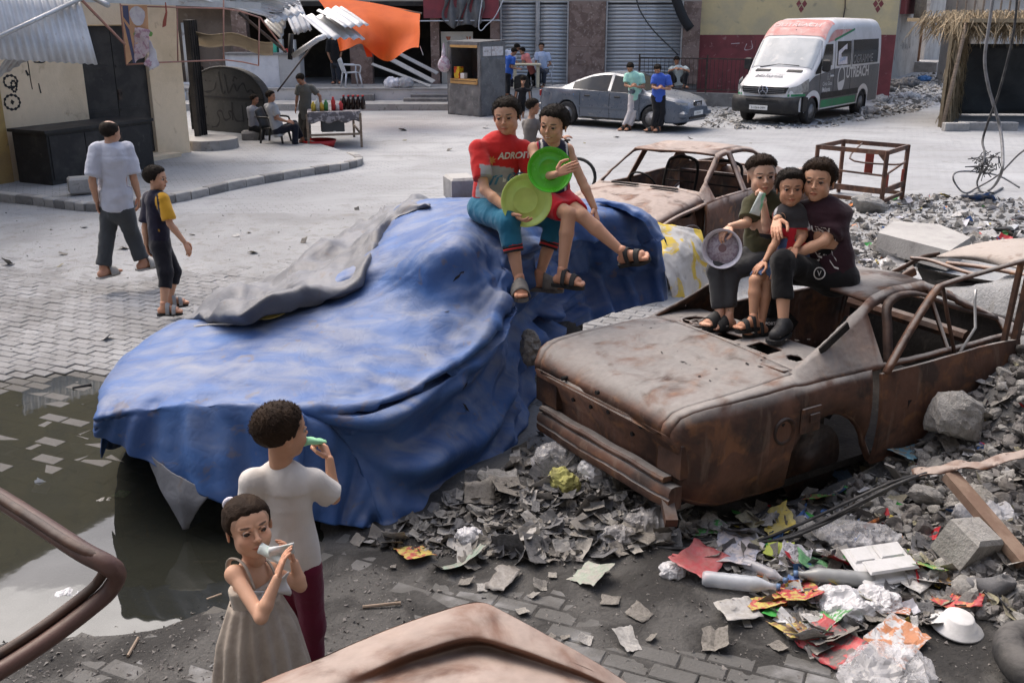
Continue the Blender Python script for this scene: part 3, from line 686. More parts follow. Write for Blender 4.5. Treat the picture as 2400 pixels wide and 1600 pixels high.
m2.build('graffiti',M_PAINTK,kd,True,label='black sprayed lettering')
# --- shop row across the street
SH=frame((-13,35.5),(6.46,35.5))
def sx(X):return X+13
shop=thing('shop_row','shop row with brown marble piers and steel shutters across the street','building',(-3,35.5,0))
fbox(MB(),SH,0,sx(6.46),3.3,6.2,-8,.0).build('upper_wall',mat('shop_wall',(.42,.38,.33),(.33,.3,.26),None,scale=.7),shop,True)
fbox(MB(),SH,0,sx(6.46),6.2,9.4,-8,.0).build('upper_storey',M_YELLOWP,shop,True)
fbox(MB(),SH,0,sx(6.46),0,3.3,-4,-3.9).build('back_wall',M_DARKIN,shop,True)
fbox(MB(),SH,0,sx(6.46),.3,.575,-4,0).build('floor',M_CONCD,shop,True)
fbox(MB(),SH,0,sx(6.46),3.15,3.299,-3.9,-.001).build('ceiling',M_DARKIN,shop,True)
def marble(x0,x1,d=.08):
 p=fbox(MB(),SH,sx(x0),sx(x1),.575,3.3,-.35,d-.01).build('pier',M_MARBLE,shop,True)
 z=.58;k=0
 while z<3.28:
  z2=min(z+.62,3.298);fbox(MB(),SH,sx(x0)+.005,sx(x1)-.005,z+.004,z2-.004,d-.0095,d+.012).build('marble_slab',M_MARBLE,p,True);z=z2
for x0,x1 in((-9.6,-9.1),(-5.6,-4.84),(-2.8,-2.5),(-.75,-.42),(1.95,3.2),(5.87,6.455)):marble(x0,x1)
def shutter(x0,x1,z0=.58,z1=3.3,d=-.02,pitch=.12):
 s_=fbox(MB(),SH,sx(x0)-.001,sx(x0)+.05,z0,z1,d-.03,d+.05).build('shutter',M_STEEL,shop,True);fbox(MB(),SH,sx(x1)-.05,sx(x1)+.001,z0,z1,d-.03,d+.05).build('guide_rail',M_STEEL,s_,True)
 base=None;k=0;z=z0
 prof=[(0,0),(.02,.012),(.045,.022),(.08,.02),(.105,.008),(.118,-.004)]
 while z<z1-.02:
  if base is None:
   m2=MB();m2.sheet([[fp(SH,x,z+pz,d+pd)for pz,pd in prof]for x in(sx(x0)+.05,sx(x1)-.05)],.004);base=m2.build('slat',M_STEEL,s_,True,smooth=True)
  else:
   c=base.copy();COL.objects.link(c);c.parent=s_;c.location.z+=z-z0
  z+=pitch
 return s_
shutter(-.40,.86);shutter(.90,1.94);shutter(3.22,5.86)
fbox(MB(),SH,sx(.86),sx(.90),.58,3.3,-.02,.06).build('mullion',M_STEEL,shop,True)
fbox(MB(),SH,sx(-2.45),sx(-1.35),.58,2.25,-.1,-.05).build('door',mat('cream_door',(.52,.49,.42),(.44,.42,.36),None,scale=2),shop,True)
m2=MB();
for x in(-2.3,-1.5):fbox(m2,SH,sx(x)-.02,sx(x)+.02,.6,2.2,-.05,-.035)
fbox(m2,SH,sx(-2.45),sx(-1.35),2.25,2.31,-.1,-.02);m2.build('door_frame',mat('cream_door',(.5,.5,.4)),shop,True)
mo=MAT_ORN=mat('ornament_red',(.35,.12,.07));m2=MB()
for x,z in((-2.2,2.1),(-1.5,2.1),(-2.38,1.55)):m2.add([fp(SH,sx(x)-.09,z+.05,-.045),fp(SH,sx(x)+.09,z+.05,-.045),fp(SH,sx(x)+.06,z-.06,-.045),fp(SH,sx(x)-.03,z-.08,-.045)],[(0,1,2,3)])
m2.build('ornament',mo,shop,True)
# maroon sign board with draped grey cloth
sg=thing('sign_board','maroon shop sign board above the kiosk','sign',A(1015,20,35.2));M_SIGN=mat('maroon_sign',(.26,.055,.065),(.2,.05,.06),None,scale=2,rough=.5)
fbox(MB(),SH,sx(-3.0),sx(-.45),2.75,3.4,.09,.3).build('board',M_SIGN,sg,True)
MB().tube([fp(SH,sx(-3.15),2.66,.35),fp(SH,sx(-.4),2.68,.35)],.025,6).build('bar',M_STEEL,sg,True)
g=[]
for i,t in enumerate(np.linspace(0,1,34)):
 row=[]
 for j,s_ in enumerate(np.linspace(0,1,16)):
  x=sx(-2.32)+1.35*t;z=3.5-s_*(.82+.14*math.sin(t*9)+.3*(1-abs(2*t-1)));row.append(fp(SH,x+.06*math.sin(s_*6+t*12),z,.36+.10*math.sin(t*31+s_*2.5)+.05*math.sin(t*13+s_*7)))
 g.append(row)
MB().sheet(g,.004).build('draped_cloth',M_GREYT,None,True,smooth=True,label='grey cloth draped over the maroon sign board',cat='cloth')
# platform, ledge, steps
pl=thing('shop_platform','raised white-fronted platform with steps before the shops','platform',(-3,33.5,0))
PLF=frame((-11.5,33.3),(2.0,33.3))
fbox(MB(),PLF,0,13.5,.0,.54,-2.2,0).build('base',mat('white_painted_concrete',(.56,.55,.54),(.48,.47,.46),(.36,.35,.34),scale=1.5,bump=.2),pl,True)
fbox(MB(),PLF,-.05,13.55,.54,.575,-2.199,.04).build('slab',M_CONC,pl,True)
for x0,x1 in((6.15,7.0),(8.2,9.8)):
 fbox(MB(),PLF,x0,x1,.0,.40,.041,.35).build('step',M_CONCD,pl,True);fbox(MB(),PLF,x0-.2,x1-.4,.0,.30,.351,.7).build('step',M_CONCD,pl,True)
mb=MB();fbox(mb,PLF,-6,12.2,-.1,.2,.001,1.6);o=mb.build('ledge',M_CONC,None,True);tag(o,'long low concrete kerb ledge along the shop platform','kerb',kind='structure')
# yellow and maroon building behind the van, low wall with railing
yb=thing('yellow_building','yellow and maroon painted building behind the van','building',(9.5,36,0));YB=frame((6.46,36.0),(13.4,36.0))
fbox(MB(),YB,0.001,6.94,-.2,2.2,-8,0).build('maroon_wall',M_MAROONP,yb,True)
fbox(MB(),YB,0.001,6.94,2.2,8.5,-8,.002).build('yellow_wall',M_YELLOWP,yb,True)
m2=MB()
for x,z in((3.55,3.05),(6.2,3.05),(6.3,3.22),(6.1,3.22),(6.2,3.4),(3.45,3.22),(3.65,3.22)):m2.add([fp(YB,x-.09,z,.008),fp(YB,x,z-.13,.008),fp(YB,x+.09,z,.008),fp(YB,x,z+.13,.008)],[(0,1,2,3)])
m2.build('diamond',M_MAROONP,yb,True)
m2=MB()
for q in([(1.9,2.0),(1.95,1.75),(1.7,1.7),(1.75,1.9)],[(1.2,1.9),(1.5,1.92)],[(2.6,1.5),(2.9,1.45),(2.8,1.6)]):ribbon(m2,YB,q,.03,.004)
m2.build('chalk_marks',mat('chalk',(.6,.5,.48)),yb,True)
m2=MB();m2.tube([fp(YB,5.0,3.6,.05),fp(YB,5.05,3.1,.05),fp(YB,5.02,2.7,.05)],.02,6);m2.build('cable',M_IRON,yb,True)
lw=thing('low_wall','low concrete wall under the iron railing by the parked saloon','wall',(7,33,0));LWF=frame((4.2,34.2),(8.6,32.4))
fbox(MB(),LWF,0,4.7,-.1,.42,-.3,0).build('wall',M_CONCD,lw,True)
rl=thing('railing','dark iron railing of thin bars behind the parked saloon','railing',fp(LWF,2.3,.42))
MB().beam(fp(LWF,0,1.5,-.15),fp(LWF,4.65,1.5,-.15),.04,.04).build('top_rail',M_IRON,rl,True)
MB().beam(fp(LWF,0,.52,-.15),fp(LWF,4.65,.52,-.15),.03,.03).build('bottom_rail',M_IRON,rl,True)
for i in range(34):
 MB().beam(fp(LWF,.06+i*.138,.5,-.15),fp(LWF,.06+i*.138,1.5,-.15),.014,.014,(0,1,0)).build('bar',M_IRON,rl,True)
for x in(.02,2.3,4.62):MB().beam(fp(LWF,x,.40,-.15),fp(LWF,x,1.62,-.15),.05,.05,(0,1,0)).build('post',M_IRON,rl,True)
# whitewashed wall receding on the right
ww=thing('whitewashed_building','stained whitewashed building with a doorway receding at upper right','building',(19,50,0));WW=frame((16.3,45.0),(26.5,63.5))
fwall(MB(),WW,-.5,22,-.5,9.5,[(11.2,13.6,.5,6.5)],-.5,0).build('wall',M_WHITEP,ww,True)
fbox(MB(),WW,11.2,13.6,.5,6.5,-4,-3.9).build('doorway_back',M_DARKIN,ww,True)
fbox(MB(),WW,11.0,11.2,.3,6.6,-.45,.1).build('door_jamb',mat('raw_brick',(.3,.17,.1),(.22,.13,.09),(.42,.32,.24),scale=6),ww,True)
fbox(MB(),WW,10.2,14.5,.0,.5,.001,1.1).build('doorstep',M_CONC,ww,True)
fbox(MB(),WW,3.2,6.6,2.9,5.0,.001,.2).build('window_box',mat('red_window',(.3,.09,.09)),ww,True)
MB().sheet([[fp(WW,4.0+3.2*t,5.0-2.3*s_,.5+.2*math.sin(t*9)*s_)for s_ in np.linspace(0,1,6)]for t in np.linspace(0,1,20)],.02).build('window_blind',mat('straw_blind',(.25,.21,.16),(.17,.14,.11),None,scale=9),ww,True,smooth=True)
m2=MB()
for q in([(5.0,1.7),(5.2,1.3),(5.5,1.6),(5.7,1.2)],[(6.0,1.9),(6.1,1.3),(6.4,1.5),(6.5,1.2)],[(6.9,2.0),(7.0,1.2)],[(7.4,1.9),(7.5,1.3),(7.8,1.5)],[(8.4,2.1),(8.5,1.4)],[(9.0,2.2),(9.3,1.8)],[(4.6,1.5),(4.8,1.45)]):ribbon(m2,WW,q,.07,.006)
m2.build('graffiti',M_PAINTK,ww,True,kind='stuff')
# building far behind to close the alley on the left
ab=thing('alley_building','dark building closing the alley behind the torn awnings','building',(-13,37,0));AB=frame((-26,37.5),(-9.6,36.2))
fwall(MB(),AB,0,16.4,-.1,7.5,[(9.8,11.0,.2,2.6),(12.4,13.4,.2,2.4)],-.4,0).build('wall',mat('alley_wall',(.20,.16,.13),(.14,.11,.09),(.27,.23,.2),scale=1.2),ab,True)
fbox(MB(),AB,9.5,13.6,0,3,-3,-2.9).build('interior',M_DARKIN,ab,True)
for x in(13.65,13.85,14.05,14.25):MB().cyl(fp(AB,x,.3,.15),fp(AB,x,2.7,.15),.05,8).build('pale_pole',mat('pale_pole',(.6,.55,.42)),ab,True)
mb=MB();mb.cyl(fp(AB,14.75,.3,.25),fp(AB,14.75,2.6,.25),.22,14);mb.build('white_column',M_WHITEP,ab,True,smooth=True)
# unseen block added behind and right of the viewpoint to cut sky light
rb_=thing('added_shade_block','tall grey unseen block added behind the viewpoint to shade the street','building',(0,-4,0));MB().box((-2,-6,7.5),(34,5,15)).build('wall',M_CONCD,rb_,True);MB().box((13.2,1.0,5),(8,12,10)).build('added_shade_side',M_CONCD,rb_,True)
# ---------------------------------------------------------------- vehicles
def interp(tab,u):
 t=np.array(tab,float);return np.interp(u,t[:,0],t[:,1])
def smooth_interp(tab,u):
 """piecewise cubic through the table (monotone enough for car lines)"""
 t=np.array(tab,float);x,y=t[:,0],t[:,1];d=np.gradient(y,x);u=np.asarray(u,float)
 i=np.clip(np.searchsorted(x,u)-1,0,len(x)-2);h=x[i+1]-x[i];s=np.clip((u-x[i])/h,0,1)
 lo=np.minimum(y[i],y[i+1]);hi=np.maximum(y[i],y[i+1])
 v=(2*s**3-3*s**2+1)*y[i]+(s**3-2*s**2+s)*h*d[i]+(-2*s**3+3*s**2)*y[i+1]+(s**3-s**2)*h*d[i+1]
 return np.clip(v,lo-.01,hi+.01)
def text2d(txt,size,font=None,shear=0.0,bold=0.0,align='LEFT'):
 c=bpy.data.curves.new('t','FONT');c.body=txt;c.size=size;c.shear=shear;c.offset=bold;c.align_x=align;c.resolution_u=3
 o=bpy.data.objects.new('t',c);COL.objects.link(o);dg=bpy.context.evaluated_depsgraph_get();me=bpy.data.meshes.new_from_object(o.evaluated_get(dg))
 V=np.array([v.co[:2]for v in me.vertices]).reshape(-1,2);F=[tuple(p.vertices)for p in me.polygons]
 bpy.data.objects.remove(o);bpy.data.curves.remove(c);bpy.data.meshes.remove(me);return V,F
def text_on(name,txt,size,f,matl,parent,shear=0.0,bold=0.0,label=None,align='LEFT',world=False):
 """lettering laid on a surface: f(x, y) -> point"""
 V,F=text2d(txt,size,shear=shear,bold=bold,align=align)
 if len(V)==0:return None
 mb=MB();mb.add([f(x,y)for x,y in V],F);return mb.build(name,matl,parent,world,label=label)
M_TYRE=mat('tyre_rubber',(.028,.028,.029),(.05,.048,.046),None,scale=6,rough=.85,dust=(.2,.19,.18),dustamt=.4,bump=.2)
M_RIM=mat('alloy_rim',(.42,.42,.43),(.34,.33,.32),None,scale=6,rough=.4,metal=.5)
M_BLACKP=mat('black_plastic',(.02,.02,.021),(.035,.034,.033),None,scale=6,rough=.6)
M_GLASSD=mat('dark_car_glass',(.014,.017,.022),(.03,.028,.026),None,scale=1.5,rough=.12,spec=.3,bump=0)
M_CHROME=plain('chrome',(.7,.7,.72),.15,.6,.9)
M_LAMP=mat('headlamp_lens',(.30,.31,.31),(.20,.21,.21),None,scale=8,rough=.12,spec=.7,bump=0)
M_PLATE=plain('plate_white',(.7,.7,.68));M_INK=plain('plate_ink',(.02,.02,.025))
def wheel(parent,c,side,R=.31,w=.19,rimmat=None,rimr=.62,flat=0.0,slots=10,tyre=True):
 """c centre of the wheel; side +1/-1: which way the outer face looks along local y"""
 rimmat=rimmat or M_RIM;ax=(0,side,0);wh=bpy.data.objects.new('wheel',None);COL.objects.link(wh);wh.parent=parent;wh.location=c
 r0=R*rimr
 if tyre:
  m=MB();m.lathe([(r0,-w/2),(R*.93,-w/2+.005),(R*.99,-w*.36),(R,-w*.2),(R,w*.2),(R*.99,w*.36),(R*.93,w/2-.005),(r0,w/2)],(0,0,0),ax,32,False)
  t=m.build('tyre',M_TYRE,wh,smooth=True)
 m=MB();m.lathe([(r0*1.02,w*.46),(r0*.96,w*.42),(r0*.9,w*.30),(r0*.55,w*.36),(r0*.30,w*.42),(0.001,w*.43)],(0,0,0),ax,28);m.build('rim',rimmat,wh,smooth=True)
 m=MB();q=Vector(ax).to_track_quat('Z','Y').to_matrix()
 for k in range(slots):
  a=2*PI*k/slots;M3=q@Matrix.Rotation(a,3,'Z');m.box(M3@Vector((r0*.72,0,w*.345)),(r0*.26,r0*.17,.02),M=M3)
 o=m.build('rim_slots',M_BLACKP,wh);o['kind']='stuff'
 return wh
class Sedan:
 L=4.4
 T=[(0,.80),(.02,.90),(.08,.945),(.5,.965),(.98,.985),(1.72,1.345),(2.0,1.385),(2.3,1.39),(2.58,1.35),(3.2,.965),(3.7,.90),(4.2,.78),(4.36,.70),(4.4,.60)]
 YS=[(0,.69),(.12,.735),(.5,.775),(1.2,.80),(2.2,.815),(3.3,.80),(4.0,.76),(4.3,.69),(4.4,.60)]
 ZS=[(0,.76),(.08,.87),(1.0,.90),(2.2,.885),(3.2,.86),(4.0,.74),(4.3,.64),(4.4,.56)]
 YR=.55;ROOF=1.38;SILL=.20;WH=(.98,3.58);WR=.35;WZ=.30
 WIN_R=(1.42,2.26);WIN_F=(2.36,3.0);RW=(1.02,1.70);WS=(2.62,3.16);REARSLANT=.05
 def __init__(s,dents=None,noise=0.0,seed=1):s.dents=dents or[];s.noise=noise;s.seed=seed;s._grid()
 def _grid(s):
  us=set(np.round(np.linspace(0,s.L,60),3))|{.02,.08,.98,*s.WIN_R,*s.WIN_F,*s.RW,*s.WS,2.31,3.22,1.35,s.L-.02}
  for c in s.WH:
   for a in np.linspace(0,PI,15):us.add(round(c+s.WR*math.cos(a),3))
  us=np.array(sorted(u for u in us if 0<=u<=s.L));keep=[us[0]]
  must={0.,s.L,*s.WIN_R,*s.WIN_F,*s.RW,*s.WS}
  for u in us[1:]:
   if u-keep[-1]>.018 or u in must:keep.append(u)
  s.u=np.array(keep);T=smooth_interp(s.T,s.u)if False else interp(s.T,s.u)
  k=np.array([.2,.6,.2]);T2=np.convolve(np.pad(T,1,'edge'),k,'valid');T=T2
  ys=smooth_interp(s.YS,s.u);zs=np.minimum(smooth_interp(s.ZS,s.u),T-.03);h=T-zs
  zb=np.full(len(s.u),s.SILL)+np.where(s.u<.4,(.4-s.u)*.25,0)+np.where(s.u>s.L-.4,(s.u-s.L+.4)*.1,0)
  for c in s.WH:
   d=np.abs(s.u-c);m=d<s.WR;zb=np.where(m,np.maximum(zb,s.WZ+np.sqrt(np.maximum(s.WR**2-d**2,0))),zb)
  f=np.clip(h/(s.ROOF-zs),0,1);yt=(ys-.07)*(1-f)+s.YR*f
  rings=[]
  for i in range(len(s.u)):
   b,z1=zb[i],zs[i];q=lambda t:b+(z1-b)*t;y=ys[i];hh=min(1,h[i]/.3)
   arch=.0
   R=[(y-.03,b),(y+.005,q(.06)),(y+.03,q(.3)),(y+.036,q(.55)),(y+.022,q(.82)),(y,z1),(y-.03,z1+min(.018,h[i]*.4)),
   (yt[i]+.022*hh,T[i]-.06*hh-.012),(yt[i]-.03,T[i]-.022),(yt[i]*.55,T[i]-.006),(0,T[i])]
   rings.append(R)
  s.R=np.array(rings);s.nj=s.R.shape[1]
  P=np.zeros((2,len(s.u),s.nj,3))
  for sd in(0,1):
   P[sd,:,:,0]=s.u[:,None];P[sd,:,:,1]=s.R[:,:,0]*(1 if sd else-1);P[sd,:,:,2]=s.R[:,:,1]
  e=np.clip((.25-P[...,0])/.25,0,1);lowz=1-sstep(P[...,2],.55,.82);P[...,0]+=s.REARSLANT*e*lowz
  P[...,0]-=.06*np.clip((P[...,0]-(s.L-.25))/.25,0,1)*(1-sstep(P[...,2],.2,.42))
  sh=P.shape;Q=P.reshape(-1,3)
  if s.noise:Q=Q+np.stack([fbm(Q*2.3,3,s.seed+k)*.5+fbm(Q*7,3,s.seed+9+k)*.35 for k in range(3)],-1)*s.noise
  for c,r,v in s.dents:
   w=np.exp(-(((Q-np.array(c))/np.array(r))**2).sum(1));Q=Q+w[:,None]*np.array(v)
  s.P=Q.reshape(sh)
 def cat(s,u,j,sd):
  """name of the panel a face belongs to"""
  L=s.L
  if j>=8:
   if s.RW[0]<u<s.RW[1]:return 'rear_window'
   if s.WS[0]<u<s.WS[1]:return 'windscreen'
   if s.RW[1]<=u<=s.WS[0]:return 'roof'
   if u>3.2:return 'bonnet'
   if u<.99:return 'boot_lid'
   return 'body'
  if j>=6 and u>3.24:return 'bonnet'
  if j>=7 and u<.98:return 'boot_lid'
  if j==6:
   if s.WIN_R[0]<u<s.WIN_R[1]:return 'side_window|r%d'%sd
   if s.WIN_F[0]<u<s.WIN_F[1]:return 'side_window|f%d'%sd
  if 1<=j<=4:
   if 1.38<u<2.30:return 'rear_door|%d'%sd
   if 2.32<u<3.22:return 'front_door|%d'%sd
   if u>3.26:return 'front_wing|%d'%sd
   if u<1.34:return 'rear_wing|%d'%sd
  return 'body'
 def parts(s):
  out={}
  n=len(s.u)
  def add(c,quad):
   out.setdefault(c,[]).append(quad)
  for sd in(0,1):
   for i in range(n-1):
    for j in range(s.nj-1):
     q=[s.P[sd,i,j],s.P[sd,i+1,j],s.P[sd,i+1,j+1],s.P[sd,i,j+1]]
     if sd:q=q[::-1]
     add(s.cat((s.u[i]+s.u[i+1])/2,j,sd),q)
  for i,nm in((0,'rear_panel'),(n-1,'front_panel')):
   for j in range(s.nj-1):
    q=[s.P[0,i,j],s.P[0,i,j+1],s.P[1,i,j+1],s.P[1,i,j]]
    if i:q=q[::-1]
    add(nm,q)
  res={}
  for c,qs in out.items():
   key={};V=[];F=[]
   for q in qs:
    f=[]
    for p in q:
     k=tuple(np.round(p,5))
     if k not in key:key[k]=len(V);V.append(k)
     if key[k]not in f:f.append(key[k])
    if len(f)>=3:F.append(tuple(f))
   res[c]=(V,F)
  return res
 def side(s,u,z,sd):
  """y of the flank at (u, z)"""
  i=int(np.argmin(np.abs(s.u-u)));r=s.P[sd,i,:6];return float(np.interp(z,r[:,2],r[:,1]))
 def put(s,parent,mats,skip=(),solid=0.0,sharp=38):
  objs={}
  for c,(V,F)in s.parts().items():
   nm,_,var=c.partition('|')
   if nm in skip or c in skip:continue
   m=mats.get(c,mats.get(nm,mats['body']))
   me=fastmesh(nm,V,F,[m],smooth=True);me.set_sharp_from_angle(angle=math.radians(sharp));o=link(nm,me,parent);objs[c]=o
   if solid:
    md=o.modifiers.new('thick','SOLIDIFY');md.thickness=solid;md.offset=-1
  return objs
def car_root(name,label,pos,yaw,group=None,cat='car',pitch=0.0,roll=0.0,scale=1.0):
 o=thing(name,label,cat,pos,yaw,group);o.rotation_euler=(roll,pitch,yaw);o.scale=(scale,)*3;return o
 # --- parked silver saloon
M_SILVER=mat('dusty_silver_paint',(.095,.12,.16),(.125,.145,.18),(.2,.205,.215),scale=1.6,rough=.3,spec=.5,metal=.25,bump=.02,dust=(.34,.34,.34),dustamt=.5)
class Audi(Sedan):
 L=4.48
 T=[(0,.82),(.03,.93),(.12,.98),(.5,1.0),(.72,1.005),(1.15,1.19),(1.6,1.345),(2.0,1.405),(2.3,1.41),(2.6,1.37),(3.0,1.17),(3.35,.975),(3.8,.92),(4.2,.83),(4.38,.74),(4.48,.60)]
 YS=[(0,.66),(.15,.76),(.5,.80),(1.2,.825),(2.2,.835),(3.3,.82),(4.0,.79),(4.3,.70),(4.48,.52)]
 ZS=[(0,.78),(.1,.90),(1.0,.935),(2.2,.92),(3.2,.89),(4.0,.78),(4.3,.70),(4.48,.56)]
 ROOF=1.4;WH=(.96,3.58);WR=.345;WZ=.31;WIN_R=(1.12,2.24);WIN_F=(2.32,3.08);RW=(.80,1.62);WS=(2.60,3.32);REARSLANT=.0
au=car_root('parked_saloon','dusty silver blue saloon parked across the street behind two standing men',(1.195,28.63,.02),math.radians(-36.5))
ca_=Audi();ao=ca_.put(au,{'body':M_SILVER,'rear_window':M_GLASSD,'windscreen':M_GLASSD,'side_window':M_GLASSD},sharp=30)
for u in ca_.WH:
 for sd in(0,1):wheel(au,(u,(.73 if sd else-.73),.31),1 if sd else-1)
MB().box((2.25,0,.26),(4.0,1.4,.1)).build('underbody',M_BLACKP,au)
def sidestrip(car,parent,name,u0,u1,z,hgt,th,matl,n=14):
 for sd in(0,1):
  g=[[(u,car.side(u,z,sd)+(1 if sd else-1)*(.004+(th if k in(1,2)else 0)),z+dz)for k,dz in enumerate((-hgt/2,-hgt/2,hgt/2,hgt/2))]for u in np.linspace(u0,u1,n)]
  MB().sheet(g,0).build(name,matl,parent,smooth=False)
sidestrip(ca_,au,'rubbing_strip',1.3,3.2,.52,.05,.012,M_SILVER)
sidestrip(ca_,au,'sill',1.32,3.2,.235,.05,.006,M_BLACKP)
for sd in(0,1):
 sg_=1 if sd else-1
 for u0 in(1.40,2.32,3.22):
  MB().tube([(u0,ca_.side(u0,z,sd)+sg_*.001,z)for z in np.linspace(.26,.88,8)],.006,5).build('door_gap',M_BLACKP,au)
 for u0 in(1.55,2.48):MB().box((u0+.08,ca_.side(u0,.80,sd)+sg_*.008,.80),(.17,.03,.035),bev=.008).build('door_handle',M_BLACKP,au)
 MB().box((3.05,sg_*.93,.97),(.12,.2,.13),bev=.04).build('mirror',M_SILVER,au)
 MB().tube([(1.05,sg_*.80,.93),(1.5,sg_*.815,.945),(2.3,sg_*.82,.94),(3.1,sg_*.81,.915)],.008,5).build('belt_trim',M_BLACKP,au)
 e=MB();g=[[(4.18+.235*t-.0*s_,sg_*(.735-.24*t*t-.0),.60+.14*s_-.02*t)for s_ in np.linspace(0,1,4)]for t in np.linspace(0,1,8)];e.sheet([[(p[0]+.012,p[1]+sg_*.018,p[2])for p in r]for r in g],0).build('headlamp',M_LAMP,au,smooth=True)
 MB().box((.03,sg_*.60,.80),(.06,.26,.17),bev=.02).build('tail_lamp',plain('red_lens',(.25,.015,.02),.25),au)
 MB().box((.3,ca_.side(.3,.78,sd)+sg_*.002,.78),(.16,.012,.13)).build('fuel_flap' if sd==0 else 'reflector',M_SILVER,au)
gr=MB();gr.box((4.455,0,.66),(.03,.42,.15),bev=.01);gr=gr.build('grille',M_BLACKP,au)
for k in range(5):MB().box((4.474,0,.605+.028*k),(.01,.40,.008)).build('grille_bar',M_CHROME,gr)
MB().box((4.468,0,.745),(.03,.46,.018),bev=.005).build('grille_frame',M_CHROME,au)
m=MB()
for k in range(4):m.ring((4.488,-.075+.05*k,.665),(1,0,0),.032,.006,16,6)
m.build('badge',M_CHROME,au)
MB().box((4.40,0,.42),(.16,1.5,.2),bev=.06).build('front_bumper',M_SILVER,au);MB().box((.06,0,.46),(.16,1.45,.22),bev=.06).build('rear_bumper',M_SILVER,au)
MB().box((4.49,0,.45),(.012,.5,.11),bev=.004).build('number_plate',M_PLATE,au)
text_on('plate_number','3·1761·95',.075,lambda x,y:(4.498,-.0+x-.19,.425+y),M_INK,au)
MB().box((4.46,0,.34),(.05,.9,.06)).build('air_intake',M_BLACKP,au)
MB().box((1.2,-.85,.80),(.02,.012,.05)).build('blue_tag',plain('blue_sticker',(.05,.25,.6)),au);
# --- van
M_VWHITE=mat('van_white',(.66,.66,.67),(.58,.58,.58),(.44,.43,.42),scale=1.8,rough=.4,spec=.4,bump=.03,dust=(.5,.49,.48),dustamt=.5,t3=(.62,.74))
M_VGREY=mat('van_grey_wrap',(.115,.118,.125),(.14,.14,.145),(.18,.175,.17),scale=2,rough=.5,bump=.03,t3=(.6,.75));M_VGREEN=mat('van_green',(.03,.24,.10),(.04,.2,.1),None,scale=3,rough=.5,bump=.03)
M_VRED=mat('van_faded_red',(.56,.22,.20),(.60,.34,.31),(.62,.48,.45),scale=1.6,rough=.55,bump=.03,t3=(.5,.7))
vn=car_root('delivery_van','white high-roofed van with grey sides and green sill stripe parked on rubbish',(6.83,27.49,0),math.radians(51.5),cat='van',scale=1.016)
VL=5.9
VT=[(0,.98),(.05,1.03),(.2,1.10),(.6,1.26),(.93,1.40),(1.28,1.82),(1.62,2.22),(1.85,2.47),(2.15,2.64),(2.6,2.71),(4.5,2.72),(5.7,2.70),(5.86,2.64),(5.9,2.55)]
def vt(x):return float(np.interp(x,*np.array(VT).T))
def vw(x,z):
 """half width of the van at (x, z)"""
 w=.99-.02*max(0,z-1.0)-.09*max(0,(z-1.75))**1.5
 nose=np.interp(x,[0,.05,.15,.35,.7,1.2],[.58,.70,.82,.91,.96,1.0]);return w*nose
def vtop(x,y,off=.006):
 T=vt(x);rc=min(.28,(T-.6)*.5);w0=vw(x,T-rc);r_=min(rc,w0*.5);e=abs(y)-(w0-r_)
 return(T+.02*(-e/(w0-r_))if e<0 else T-rc+rc*math.sqrt(max(0,1-(e/r_)**2)))+off
xs_=np.array(sorted(set(np.round(np.concatenate([np.linspace(0,2.6,40),np.linspace(2.6,5.9,22),[.95-.42+.84*k/12 for k in range(13)],[4.615-.42+.84*k/12 for k in range(13)]]),3))))
rings=[]
for x in xs_:
 T=vt(x);zb=.36
 for c in(.95,4.615):
  d=abs(x-c)
  if d<.42:zb=max(zb,.33+math.sqrt(.42**2-d*d))
 rc=min(.28,(T-.6)*.5);sidez=np.linspace(zb,T-rc,12);half=[(vw(x,z),z)for z in sidez];w0=vw(x,T-rc)
 r_in=min(rc,w0*.5)
 for a in np.linspace(0.2,PI/2,6):half.append((w0-r_in+r_in*math.cos(a),T-rc+rc*math.sin(a)))
 half.append((0,T+.02));rings.append([(x,-y,z)for y,z in half]+[(x,y,z)for y,z in half[-2::-1]])
m=MB();m.loft(rings,close=False)
n_=len(rings[0]);
m.add(rings[0],[tuple(range(n_))]);m.add(rings[-1],[tuple(range(n_-1,-1,-1))])
vb=m.build('body',M_VWHITE,vn,auto=40)
def vside(x,z,off=.004,s=-1):return(x,s*(vw(x,z)+off),z)
def vpatch(name,outline,matl,nx=10,nz=6,off=.004,s=-1,parent=None,label=None):
 """panel on the van's flank; outline(t)->(x, zlow, zhigh)"""
 g=[]
 for t in np.linspace(0,1,nx):
  x,z0,z1=outline(t);g.append([vside(x,z,off,s)for z in np.linspace(z0,z1,nz)])
 return MB().sheet(g,0).build(name,matl,parent or vn,smooth=True,label=label)
